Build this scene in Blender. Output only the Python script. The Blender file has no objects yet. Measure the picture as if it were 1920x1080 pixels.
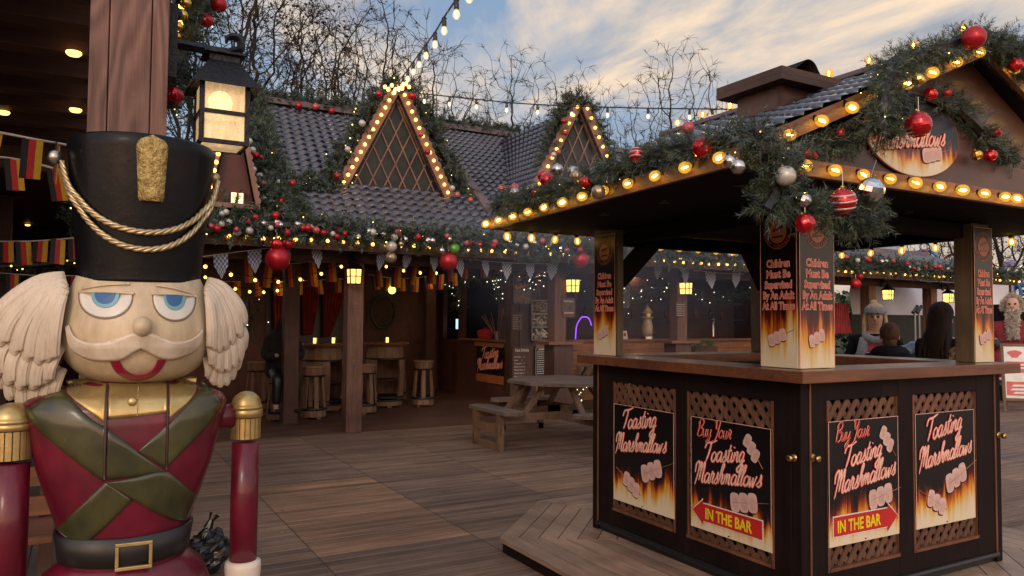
import bpy, math, random
from mathutils import Vector, Matrix, noise
from math import sin, cos, pi, radians, atan2, sqrt
random.seed(7)
S = bpy.context.scene
COL = S.collection
# ------------------------------------------------------------------ camera
FPX, YAW, PITCH, ROLL = 1425.0, radians(29.31), radians(2.37), radians(.435)
EYE = Vector((0, 0, 1.6))
_f = Vector((sin(YAW)*cos(PITCH), cos(YAW)*cos(PITCH), sin(PITCH)))
_r = Vector((cos(YAW), -sin(YAW), 0)); _u = _r.cross(_f)
_r2 = _r*cos(ROLL)+_u*sin(ROLL); _u2 = _u*cos(ROLL)-_r*sin(ROLL)
cd = bpy.data.cameras.new('camera'); cam = bpy.data.objects.new('camera', cd); COL.objects.link(cam)
cd.sensor_width = 36; cd.lens = 36*FPX/1920; cd.clip_start = .05; cd.clip_end = 600
cam.matrix_world = Matrix(((_r2.x, _u2.x, -_f.x, 0), (_r2.y, _u2.y, -_f.y, 0), (_r2.z, _u2.z, -_f.z, 1.6), (0, 0, 0, 1)))
S.camera = cam
S.view_settings.view_transform = 'Standard'; S.view_settings.look = 'None'; S.view_settings.exposure = .5; S.view_settings.gamma = 1
S.cycles.use_denoising = True; S.cycles.max_bounces = 6; S.cycles.transparent_max_bounces = 12
S.cycles.sample_clamp_indirect = 3; S.cycles.caustics_reflective = False; S.cycles.caustics_refractive = False
# ------------------------------------------------------------------ node helpers
def N(nt, t, **k):
    n = nt.nodes.new(t)
    for a, v in k.items():
        if a.startswith('i_'): n.inputs[int(a[2:])].default_value = v
        else: setattr(n, a, v)
    return n
def L(nt, a, b): nt.links.new(a, b)
def mth(nt, op, a, b=None, c=None):
    n = nt.nodes.new('ShaderNodeMath'); n.operation = op
    for i, v in enumerate((a, b, c)):
        if v is None: continue
        if isinstance(v, (int, float)): n.inputs[i].default_value = v
        else: nt.links.new(v, n.inputs[i])
    return n.outputs[0]
def mixc(nt, f, a, b, mode='MIX'):
    n = nt.nodes.new('ShaderNodeMix'); n.data_type = 'RGBA'; n.blend_type = mode
    for i, v in ((0, f), (6, a), (7, b)):
        if isinstance(v, (int, float)): n.inputs[i].default_value = v
        elif isinstance(v, tuple): n.inputs[i].default_value = (*v, 1)[:4]
        else: nt.links.new(v, n.inputs[i])
    return n.outputs[2]
def ramp(nt, fac, stops):
    n = nt.nodes.new('ShaderNodeValToRGB'); e = n.color_ramp.elements
    while len(e) < len(stops): e.new(.5)
    for q, (p, c) in zip(e, stops): q.position = p; q.color = (*c, 1) if len(c) == 3 else c
    nt.links.new(fac, n.inputs[0]); return n.outputs[0]
def noi(nt, vec, scale, detail=3, rough=.55, dist=0):
    n = nt.nodes.new('ShaderNodeTexNoise'); n.inputs['Scale'].default_value = scale; n.inputs['Detail'].default_value = detail
    n.inputs['Roughness'].default_value = rough; n.inputs['Distortion'].default_value = dist
    if vec is not None: nt.links.new(vec, n.inputs['Vector'])
    return n.outputs['Fac']
def mapping(nt, vec, scale=(1, 1, 1), rot=(0, 0, 0), loc=(0, 0, 0)):
    n = nt.nodes.new('ShaderNodeMapping'); n.inputs['Scale'].default_value = scale; n.inputs['Rotation'].default_value = rot
    n.inputs['Location'].default_value = loc; nt.links.new(vec, n.inputs['Vector']); return n.outputs[0]
# ------------------------------------------------------------------ world
W = bpy.data.worlds.new('World'); S.world = W; W.use_nodes = True; nt = W.node_tree; nt.nodes.clear()
SUN_EL, SUN_AZ = radians(9), radians(215)      # low warm sun behind the viewer's left shoulder
tc = N(nt, 'ShaderNodeTexCoord'); gen = tc.outputs['Generated']
sep = N(nt, 'ShaderNodeSeparateXYZ'); L(nt, gen, sep.inputs[0])
zc = mth(nt, 'MAXIMUM', sep.outputs[2], 0.0)
den = mth(nt, 'ADD', zc, .16)
cx = mth(nt, 'DIVIDE', sep.outputs[0], den); cy = mth(nt, 'DIVIDE', sep.outputs[1], den)
cmb = N(nt, 'ShaderNodeCombineXYZ'); L(nt, cx, cmb.inputs[0]); L(nt, cy, cmb.inputs[1])
v1 = mapping(nt, cmb.outputs[0], scale=(1, .55, 1), rot=(0, 0, radians(38)), loc=(3.1, 1.7, 0))
n1 = noi(nt, v1, 1.25, 8, .62, .6); n2 = noi(nt, v1, .55, 3, .5, .2); n3 = noi(nt, v1, 2.7, 7, .58, .45)
cl = mth(nt, 'ADD', mth(nt, 'MULTIPLY', n1, .62), mth(nt, 'MULTIPLY', n2, .38))
mask = ramp(nt, cl, [(.46, (0, 0, 0)), (.55, (1, 1, 1))])
sky = N(nt, 'ShaderNodeTexSky'); sky.sky_type = 'NISHITA'; sky.sun_disc = False
sky.sun_elevation = SUN_EL; sky.sun_rotation = SUN_AZ; sky.air_density = 1.2; sky.dust_density = 1.5
nish = mixc(nt, 1.0, sky.outputs[0], (.09, .09, .09), 'MULTIPLY')
grad = ramp(nt, zc, [(0, (.62, .47, .36)), (.10, (.47, .40, .35)), (.22, (.24, .32, .44)), (.5, (.16, .25, .40)), (1, (.22, .30, .42))])
base = mixc(nt, .15, grad, nish)
shade = ramp(nt, n3, [(.36, (.23, .25, .31)), (.47, (.40, .38, .37)), (.60, (.76, .58, .40))])
col = mixc(nt, mth(nt, 'MULTIPLY', mask, .9), base, shade)
# the unseen sky behind the viewer is brightened to light the foreground
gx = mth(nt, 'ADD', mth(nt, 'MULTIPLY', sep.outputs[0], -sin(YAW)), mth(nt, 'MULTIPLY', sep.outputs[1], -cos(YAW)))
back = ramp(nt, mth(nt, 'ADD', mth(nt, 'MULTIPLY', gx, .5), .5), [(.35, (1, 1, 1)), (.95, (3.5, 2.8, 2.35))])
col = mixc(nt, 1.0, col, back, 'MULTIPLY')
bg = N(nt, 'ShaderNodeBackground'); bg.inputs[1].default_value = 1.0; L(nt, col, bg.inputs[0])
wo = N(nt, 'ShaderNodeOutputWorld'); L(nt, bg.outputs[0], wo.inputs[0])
sd = bpy.data.lights.new('sun', 'SUN'); sd.energy = .55; sd.angle = radians(14); sd.color = (1, .84, .68)
so = bpy.data.objects.new('sun', sd); COL.objects.link(so)
so.rotation_euler = Vector((-sin(SUN_AZ)*cos(SUN_EL+.25), -cos(SUN_AZ)*cos(SUN_EL+.25), -sin(SUN_EL+.25))).to_track_quat('-Z', 'Y').to_euler()
# ------------------------------------------------------------------ materials
def newmat(name):
    m = bpy.data.materials.new(name); m.use_nodes = True; t = m.node_tree; b = t.nodes['Principled BSDF']
    return m, t, b
def mat(name, c, c2=None, scale=6, rough=.6, metal=0, bump=0, bscale=None, stretch=(1, 1, 1), coat=0, spec=.5, island=0, det=4, chips=None):
    m, t, b = newmat(name); tcn = N(t, 'ShaderNodeTexCoord'); v = mapping(t, tcn.outputs['Object'], scale=stretch)
    b.inputs['Roughness'].default_value = rough; b.inputs['Metallic'].default_value = metal
    b.inputs['Specular IOR Level'].default_value = spec; b.inputs['Coat Weight'].default_value = coat; b.inputs['Coat Roughness'].default_value = .12
    c2 = c2 or tuple(x*.78 for x in c)
    f = noi(t, v, scale, det, .6)
    cc = ramp(t, f, [(.32, c2), (.68, c)])
    if island:
        g = N(t, 'ShaderNodeNewGeometry')
        k = mth(t, 'ADD', mth(t, 'MULTIPLY', g.outputs['Random Per Island'], island), 1-island*.5)
        km = N(t, 'ShaderNodeCombineXYZ')
        for i in range(3): L(t, k, km.inputs[i])
        cc = mixc(t, 1.0, cc, km.outputs[0], 'MULTIPLY')
    if chips:   # scuffs and chipped paint
        ch = ramp(t, noi(t, tcn.outputs['Object'], 26, 8, .75), [(.655, (0,0,0)), (.675, (1,1,1))]); gr_ = ramp(t, noi(t, mapping(t, tcn.outputs['Object'], scale=(1,1,.35)), 11, 7, .7), [(.35, (.66,.62,.58)), (.62, (1,1,1))])
        cc = mixc(t, 1.0, cc, gr_, 'MULTIPLY'); cc = mixc(t, ch, cc, chips)
    L(t, cc, b.inputs['Base Color'])
    rr = mth(t, 'ADD', mth(t, 'MULTIPLY', noi(t, v, scale*2.3, 3), .25), rough-.12)
    L(t, rr, b.inputs['Roughness'])
    if bump:
        bn = N(t, 'ShaderNodeBump'); bn.inputs['Strength'].default_value = bump; bn.inputs['Distance'].default_value = .01
        L(t, noi(t, v, bscale or scale*4, 4, .65), bn.inputs['Height']); L(t, bn.outputs[0], b.inputs['Normal'])
    return m
def wood(name, c, c2, axis='z', rough=.6, grain=1.0, bump=.5, island=.25, coat=0, spec=.35):
    m, t, b = newmat(name); b.inputs['Specular IOR Level'].default_value = spec; tcn = N(t, 'ShaderNodeTexCoord')
    st = {'x': (.07, 1, 1), 'y': (1, .07, 1), 'z': (1, 1, .07)}[axis]
    v = mapping(t, tcn.outputs['Object'], scale=st)
    n0 = noi(t, v, 26*grain, 5, .7, .6); n1 = noi(t, v, 95*grain, 3, .6); n2 = noi(t, tcn.outputs['Object'], 2.2, 4, .6)
    h = mth(t, 'ADD', mth(t, 'MULTIPLY', n0, .65), mth(t, 'MULTIPLY', n1, .35))
    cc = ramp(t, h, [(.34, c2), (.5, tuple((a+b_)/2 for a, b_ in zip(c, c2))), (.66, c)])
    cc = mixc(t, 1.0, cc, ramp(t, n2, [(.3, (.62, .62, .64)), (.7, (1.15, 1.1, 1.05))]), 'MULTIPLY')
    if island:
        g = N(t, 'ShaderNodeNewGeometry'); k = mth(t, 'ADD', mth(t, 'MULTIPLY', g.outputs['Random Per Island'], island), 1-island*.5)
        km = N(t, 'ShaderNodeCombineXYZ')
        for i in range(3): L(t, k, km.inputs[i])
        cc = mixc(t, 1.0, cc, km.outputs[0], 'MULTIPLY')
    L(t, cc, b.inputs['Base Color']); b.inputs['Coat Weight'].default_value = coat; b.inputs['Coat Roughness'].default_value = .25
    L(t, mth(t, 'ADD', mth(t, 'MULTIPLY', n0, .3), rough-.15), b.inputs['Roughness'])
    bn = N(t, 'ShaderNodeBump'); bn.inputs['Strength'].default_value = bump; bn.inputs['Distance'].default_value = .006
    L(t, h, bn.inputs['Height']); L(t, bn.outputs[0], b.inputs['Normal'])
    return m
def emit(name, c, s, base=None, alpha=None):
    m, t, b = newmat(name)
    b.inputs['Base Color'].default_value = (*(base or c), 1); b.inputs['Emission Color'].default_value = (*c, 1); b.inputs['Emission Strength'].default_value = s
    b.inputs['Roughness'].default_value = .2
    if alpha is not None: b.inputs['Alpha'].default_value = alpha
    return m
M = {}
def nearwood():
    m, t, b = newmat('near_post_wood'); tcn = N(t, 'ShaderNodeTexCoord'); o = tcn.outputs['Object']
    v = mapping(t, o, scale=(1, 1, .10)); v = mapping(t, o, scale=(1, 1, .13), loc=(.2,.1,.6)); wf = mth(t, 'ADD', mth(t, 'MULTIPLY', mth(t, 'SINE', mth(t, 'MULTIPLY', noi(t, v, 5.5, 2, .45, .4), 95)), .5), .5)
    n1 = noi(t, mapping(t, o, scale=(1,1,.05)), 160, 4, .65); n2 = noi(t, o, 3, 4, .6)
    vo = N(t, 'ShaderNodeTexVoronoi'); vo.inputs['Scale'].default_value = 1.0; L(t, mapping(t, o, scale=(9,9,3.2), loc=(.3,0,.45)), vo.inputs['Vector'])
    knot = ramp(t, vo.outputs['Distance'], [(.04, (1,1,1)), (.16, (0,0,0))])
    h = mth(t, 'ADD', mth(t, 'MULTIPLY', wf, .30), mth(t, 'MULTIPLY', n1, .62))
    cc = ramp(t, h, [(.25, (.10,.052,.042)), (.5, (.17,.092,.072)), (.8, (.25,.145,.115))])
    cc = mixc(t, 1.0, cc, ramp(t, n2, [(.3,(.72,.70,.70)),(.7,(1.15,1.12,1.1))]), 'MULTIPLY'); cc = mixc(t, mth(t,'MULTIPLY',knot,.75), cc, (.03,.014,.012))
    L(t, cc, b.inputs['Base Color']); b.inputs['Roughness'].default_value = .6; b.inputs['Specular IOR Level'].default_value = .35
    bn = N(t, 'ShaderNodeBump'); bn.inputs['Strength'].default_value = .35; bn.inputs['Distance'].default_value = .003; L(t, h, bn.inputs['Height']); L(t, bn.outputs[0], b.inputs['Normal']); return m
M['mattblack'] = mat('matt_black', (.011,.008,.008), (.006,.005,.005), 4, .8, spec=.1)  # even near-black for the soffit, header beams, braces and inner wall
M['post_wood'] = wood('post_wood', (.20, .105, .075), (.07, .035, .028), 'z', .6, .8, .9, 0)
M['brown'] = wood('brown_wood', (.105, .052, .038), (.05, .026, .02), 'z', .6, 1, .4, .2)
M['brown_x'] = wood('brown_wood_x', (.105, .052, .038), (.05, .026, .02), 'x', .6, 1, .4, .2)
M['brown_y'] = wood('brown_wood_y', (.105, .052, .038), (.05, .026, .02), 'y', .6, 1, .4, .2)
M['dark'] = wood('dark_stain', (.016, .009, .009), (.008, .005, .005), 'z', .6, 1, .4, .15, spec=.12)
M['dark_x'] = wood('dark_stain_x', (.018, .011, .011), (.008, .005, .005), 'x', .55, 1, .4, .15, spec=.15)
M['trim'] = wood('trim_wood', (.20, .085, .045), (.10, .045, .028), 'z', .5, 1, .4, .1)
M['counter'] = wood('counter_wood', (.20, .082, .042), (.10, .042, .025), 'x', .32, 1, .35, .1, .3)
M['lattice'] = wood('lattice_wood', (.17, .085, .05), (.09, .045, .03), 'z', .6, 1, .4, .4)
M['fascia'] = wood('fascia_wood', (.26, .12, .06), (.13, .06, .035), 'x', .5, 1, .4, .1)
M['gable'] = wood('gable_board', (.12, .058, .042), (.07, .034, .027), 'x', .4, .6, .25, .1, .2)
M['barrel'] = wood('barrel_oak', (.28, .16, .09), (.14, .08, .05), 'z', .6, 1, .5, .3)
M['table'] = wood('weathered_table', (.19, .14, .11), (.09, .066, .052), 'x', .7, 1, .6, .3)
M['table_leg'] = wood('weathered_leg', (.20, .12, .075), (.10, .062, .04), 'z', .7, 1, .6, .3)
M['platform'] = wood('platform_board', (.30, .20, .14), (.17, .11, .08), 'y', .45, 1, .4, .35, .1)
M['barwood'] = wood('bar_pine', (.34, .16, .07), (.18, .085, .04), 'x', .5, 1, .4, .4)
M['iron'] = mat('black_iron', (.018, .019, .023), rough=.42, metal=.6, bump=.6, bscale=60)
M['ironflat'] = mat('black_hoop', (.02, .02, .02), rough=.5, metal=.5)
M['rubber'] = mat('black_rubber', (.012, .012, .014), rough=.4)
M['brass'] = mat('brass', (.55, .38, .14), rough=.3, metal=1)
M['gold'] = mat('gold_paint', (.60, .46, .20), (.34, .23, .08), 9, .36, .7, bump=.1, bscale=30, det=8)
M['goldrough'] = mat('gold_crinkle', (.66, .50, .20), (.28, .18, .05), 70, .4, .7, bump=1.0, bscale=90)
M['silverball'] = mat('pewter_knob', (.45, .42, .36), rough=.3, metal=.9)
M['hat'] = mat('hat_black', (.006, .006, .008), (.004, .004, .005), 5, .40, coat=.06, bump=.15, bscale=25, spec=.2, chips=(.03,.028,.028))
M['skin_nut'] = mat('painted_face', (.66, .55, .38), (.54, .43, .28), 7, .42, coat=.12, bump=.10, bscale=30, det=9, chips=(.34,.24,.15))
M['moust'] = mat('painted_cream', (.72, .63, .50), (.62, .52, .40), 6, .45, chips=(.42,.30,.2))
M['crimson'] = mat('crimson_gloss', (.17, .008, .028), (.085, .005, .016), 9, .36, coat=.3, spec=.35, bump=.06, bscale=22, det=9, chips=(.10,.03,.035))
M['green'] = mat('olive_gloss', (.075, .072, .022), (.028, .032, .012), 9, .32, coat=.35, bump=.06, bscale=22, det=9, chips=(.13,.12,.06))
M['lipred'] = mat('lip_red', (.30, .008, .04), rough=.35)
M['eyewhite'] = mat('eye_white', (.72, .69, .62), rough=.4)
M['blue'] = mat('iris_blue', (.035, .13, .32), rough=.35)
M['blue2'] = mat('iris_ring', (.18, .40, .50), rough=.35)
M['black'] = mat('black_paint', (.010, .010, .012), rough=.4)
M['belt'] = mat('belt_black', (.012, .011, .012), rough=.45)
M['white'] = mat('white_paint', (.72, .70, .66), rough=.5)
M['cuff'] = mat('cuff_cream', (.68, .60, .50), rough=.45)
M['tile'] = mat('roof_tile', (.046, .044, .064), (.016, .016, .024), 2.2, .22, metal=.0, coat=1.0, island=0, bump=.12, bscale=60)
M['tileedge'] = mat('ridge_cap', (.13, .10, .12), rough=.5)
M['metalgrey'] = mat('grey_metal', (.30, .30, .31), rough=.35, metal=.8)
M['cream'] = mat('cream_ceramic', (.55, .47, .33), rough=.3, coat=.4)
M['canvas'] = mat('white_canvas', (.62, .63, .68), (.52, .53, .6), 2, .7, bump=.4, bscale=3)
M['curtain'] = mat('red_curtain', (.30, .03, .03), (.16, .015, .02), 5, .85)
M['bag'] = mat('black_bag', (.01, .01, .011), rough=.25, bump=1, bscale=14)
M['steel'] = mat('steel', (.6, .6, .6), rough=.2, metal=1)
M['purple'] = emit('neon_purple', (.25, .05, 1), 2.2)
M['screen'] = emit('till_screen', (.35, .6, .7), 1.2)
M['redball'] = mat('red_bauble', (.42, .008, .018), (.34, .005, .015), 5, .42, metal=.45, coat=.2)
M['redgloss'] = mat('red_gloss_bauble', (.5, .006, .015), rough=.16, metal=.55, coat=.5)
M['silver'] = mat('silver_bauble', (.62, .60, .58), rough=.16, metal=.95)
M['disco'] = mat('mirror_bauble', (.72, .70, .68), rough=.1, metal=1)
M['pearl'] = mat('pearl_bauble', (.52, .50, .45), rough=.35, metal=.2, coat=.4)
M['goldball'] = mat('gold_bauble', (.72, .48, .12), rough=.2, metal=.95)
M['champ'] = mat('champagne_bauble', (.42, .32, .22), rough=.3, metal=.7)
M['greenball'] = mat('green_bauble', (.10, .35, .03), rough=.4, metal=.2)
M['pinkball'] = mat('pink_bauble', (.50, .09, .10), rough=.35, metal=.3)
M['fairy'] = emit('fairy_warm', (1, .66, .16), 3.2)
M['fairyw'] = emit('fairy_white', (1, .88, .60), 2.6)
M['bulbfar'] = emit('bulb_amber', (1, .50, .09), 4.2)
M['filament'] = emit('bulb_filament', (1, .70, .25), 30)
M['lampcore'] = emit('lamp_core', (1, .70, .30), 3.2)
M['pane'] = emit('lamp_pane', (1, .62, .24), .75, base=(.55, .40, .22))
M['panefar'] = emit('lantern_pane', (1, .55, .13), 1.7)
M['hutlamp'] = emit('hut_lamp', (1, .55, .12), 2.6)
M['porchfill'] = emit('porch_fill', (1, .58, .30), 110)  # glow of the added discs that brighten the porch
M['downlight'] = emit('downlight', (1, .60, .16), 7)
M['candle'] = emit('candle_glow', (1, .62, .16), 1.6)
M['litwin'] = emit('lit_window', (1, .72, .36), 1.3)
def bulbglass():
    m, t, b = newmat('amber_bulb_glass'); out = t.nodes['Material Output']; t.nodes.remove(b)
    em = N(t, 'ShaderNodeEmission'); em.inputs[0].default_value = (1, .50, .045, 1); em.inputs[1].default_value = .95
    tr = N(t, 'ShaderNodeBsdfTransparent'); tr.inputs[0].default_value = (1, .85, .5, 1)
    gl = N(t, 'ShaderNodeBsdfGlossy'); gl.inputs['Roughness'].default_value = .1
    a = N(t, 'ShaderNodeMixShader'); a.inputs[0].default_value = .45; L(t, tr.outputs[0], a.inputs[1]); L(t, em.outputs[0], a.inputs[2])
    c = N(t, 'ShaderNodeMixShader'); c.inputs[0].default_value = .06; L(t, a.outputs[0], c.inputs[1]); L(t, gl.outputs[0], c.inputs[2])
    L(t, c.outputs[0], out.inputs[0]); return m
M['bulbglass'] = bulbglass()
def needle_mat(name, c1, c2, c3):
    m, t, b = newmat(name); g = N(t, 'ShaderNodeNewGeometry'); tcn = N(t, 'ShaderNodeTexCoord')
    n = noi(t, tcn.outputs['Object'], 5.5, 3)
    f = mth(t, 'ADD', mth(t, 'MULTIPLY', g.outputs['Random Per Island'], .5), mth(t, 'SUBTRACT', mth(t, 'MULTIPLY', n, 1.2), .35))
    L(t, ramp(t, f, [(.1, c1), (.5, c2), (.95, c3)]), b.inputs['Base Color']); b.inputs['Roughness'].default_value = .55
    return m
M['needle'] = needle_mat('needle_green', (.008, .018, .012), (.034, .056, .030), (.13, .15, .085))
M['needleblue'] = needle_mat('needle_frosted', (.012, .028, .026), (.050, .082, .070), (.20, .245, .215))
M['postnear'] = nearwood()
M['hutceil'] = wood('hut_ceiling', (.085,.035,.028), (.04,.018,.015), 'x', .6, 1, .4, 0)
M['rope'] = mat('gold_rope', (.62,.50,.30), (.40,.30,.14), 30, .35, .7)
M['rim'] = mat('eye_line', (.20,.14,.09), rough=.5)
M['seam'] = mat('seam_dark', (.05,.02,.018), rough=.5)
M['bark'] = mat('bark', (.034, .030, .025), (.018, .016, .014), 4, .95, spec=.1)
M['leafdry'] = mat('dry_leaf', (.09, .06, .03), rough=.8, island=.6)
# deck
def deckmat():
    m, t, b = newmat('deck_boards'); g = N(t, 'ShaderNodeNewGeometry'); sp = N(t, 'ShaderNodeSeparateXYZ'); L(t, g.outputs['Position'], sp.inputs[0])
    X, Y = sp.outputs[0], sp.outputs[1]
    px = mth(t, 'DIVIDE', mth(t, 'SUBTRACT', X, .25), 1.15); pc = mth(t, 'FLOOR', px)
    py = mth(t, 'ADD', mth(t, 'DIVIDE', mth(t, 'ADD', Y, 1.85), 2.33), mth(t, 'MULTIPLY', mth(t, 'FLOORED_MODULO', pc, 2), .0)); pr = mth(t, 'FLOOR', py)
    bd = mth(t, 'FLOOR', mth(t, 'DIVIDE', Y, .122)); fy = mth(t, 'FRACT', mth(t, 'DIVIDE', Y, .122))
    def wn(a, b_, c_=0.0):
        cb = N(t, 'ShaderNodeCombineXYZ')
        for i, q in enumerate((a, b_, c_)):
            if isinstance(q, float): cb.inputs[i].default_value = q
            else: L(t, q, cb.inputs[i])
        w = N(t, 'ShaderNodeTexWhiteNoise'); L(t, cb.outputs[0], w.inputs[0]); return w.outputs[0]
    rp = wn(pc, pr, 3.0); rb = wn(bd, pc, 8.0)
    v = mapping(t, g.outputs['Position'], scale=(.5, 7, 1)); n0 = noi(t, v, 5, 5, .65, .3); n1 = noi(t, g.outputs['Position'], .9, 4, .6); n2 = noi(t, mapping(t, g.outputs['Position'], scale=(.35, 5, 1)), 1.6, 3)
    c = ramp(t, n0, [(.3, (.15, .100, .069)), (.7, (.32, .220, .152))])
    c = mixc(t, .85, c, ramp(t, rb, [(0, (.68, .66, .66)), (.5, (.95, .93, .92)), (1, (1.22, 1.17, 1.1))]), 'MULTIPLY')
    c = mixc(t, .9, c, ramp(t, rp, [(0, (.78, .78, .84)), (.4, (.92, .90, .92)), (.75, (1.06, 1.0, .95)), (1, (1.2, 1.1, 1.0))]), 'MULTIPLY')
    c = mixc(t, 1.0, c, ramp(t, n1, [(.3, (.72, .72, .76)), (.7, (1.2, 1.16, 1.12))]), 'MULTIPLY')
    c = mixc(t, .8, c, ramp(t, n2, [(.35, (.6, .58, .58)), (.6, (1.05, 1.05, 1.05))]), 'MULTIPLY')
    # one paler replaced panel
    a = mth(t, 'MULTIPLY', mth(t, 'COMPARE', pc, 1.0, .1), mth(t, 'COMPARE', pr, 3.0, .1))
    c = mixc(t, a, c, mixc(t, 1.0, c, (1.35, 1.2, 1.02), 'MULTIPLY'))
    gap = mth(t, 'LESS_THAN', fy, .045); seam = mth(t, 'LESS_THAN', mth(t, 'FRACT', px), .009)
    dk = mth(t, 'MAXIMUM', gap, seam)
    lip = mth(t, 'COMPARE', fy, .075, .028)
    c = mixc(t, mth(t, 'MULTIPLY', lip, .65), c, (.48, .38, .30)); c = mixc(t, mth(t, 'MULTIPLY', dk, .75), c, (.03, .024, .02))
    L(t, c, b.inputs['Base Color'])
    wv = mth(t, 'SINE', mth(t, 'MULTIPLY', Y, 2*pi/.0152))
    hh = mth(t, 'SUBTRACT', mth(t, 'ADD', mth(t, 'MULTIPLY', wv, .18), mth(t, 'MULTIPLY', n0, .3)), mth(t, 'MULTIPLY', dk, 1.5))
    bn = N(t, 'ShaderNodeBump'); bn.inputs['Strength'].default_value = .55; bn.inputs['Distance'].default_value = .006; L(t, hh, bn.inputs['Height']); L(t, bn.outputs[0], b.inputs['Normal'])
    L(t, mth(t, 'ADD', mth(t, 'MULTIPLY', n1, .35), .42), b.inputs['Roughness']); b.inputs['Specular IOR Level'].default_value = .3
    return m
M['deck'] = deckmat()
def flame_mat(name, w, h, z0, top=.0):
    """printed poster: flames over black; local x 0..w, z z0..z0+h"""
    m, t, b = newmat(name); tcn = N(t, 'ShaderNodeTexCoord'); sp = N(t, 'ShaderNodeSeparateXYZ'); L(t, tcn.outputs['Object'], sp.inputs[0])
    u = mth(t, 'DIVIDE', sp.outputs[0], w); v = mth(t, 'DIVIDE', mth(t, 'SUBTRACT', sp.outputs[2], z0), h)
    cb = N(t, 'ShaderNodeCombineXYZ'); L(t, mth(t, 'MULTIPLY', u, 9.0*w/.6), cb.inputs[0]); L(t, mth(t, 'MULTIPLY', v, 1.1), cb.inputs[1]); cb.inputs[2].default_value = random.random()*9
    f1 = noi(t, cb.outputs[0], 1.6, 4, .6, .35); f2 = noi(t, cb.outputs[0], .55, 2, .5, .1)
    e = mth(t, 'SUBTRACT', mth(t, 'ADD', mth(t, 'MULTIPLY', f1, .95), mth(t, 'MULTIPLY', f2, .75)), mth(t, 'MULTIPLY', v, 1.35+top))
    L(t, ramp(t, e, [(.14, (.006, .005, .006)), (.28, (.10, .012, .008)), (.38, (.40, .09, .01)), (.48, (.62, .30, .03)), (.60, (.62, .48, .24)), (.75, (.66, .58, .42))]), b.inputs['Base Color'])
    b.inputs['Roughness'].default_value = .28; return m
M['cream_text'] = mat('print_cream', (.80, .50, .40), rough=.65, spec=.12)
M['red_text'] = mat('print_red', (.45, .03, .04), rough=.65, spec=.12)
M['salmon'] = mat('print_salmon', (.90, .45, .36), rough=.65, spec=.12)
M['yellow_text'] = mat('print_yellow', (.75, .60, .03), rough=.65, spec=.12)
M['marsh'] = mat('print_marshmallow', (.66, .45, .41), rough=.65, spec=.12)
M['marsh2'] = mat('print_marshmallow_side', (.59, .39, .35), rough=.65, spec=.12)
M['stick'] = mat('print_stick', (.34, .17, .07), rough=.5)
M['orange'] = mat('print_orange', (.45, .14, .045), rough=.4)
M['board'] = mat('sign_black', (.012, .013, .016), rough=.25)
M['slate'] = mat('sign_slate', (.02, .035, .045), rough=.3)
M['signwood'] = mat('sign_brown', (.10, .045, .03), (.05, .025, .018), 20, .5)
M['flag_red'] = mat('flag_red', (.48, .02, .02), rough=.7); M['flag_gold'] = mat('flag_gold', (.60, .36, .02), rough=.7)
M['flag_black'] = mat('flag_black', (.012, .012, .014), rough=.7)
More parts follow.
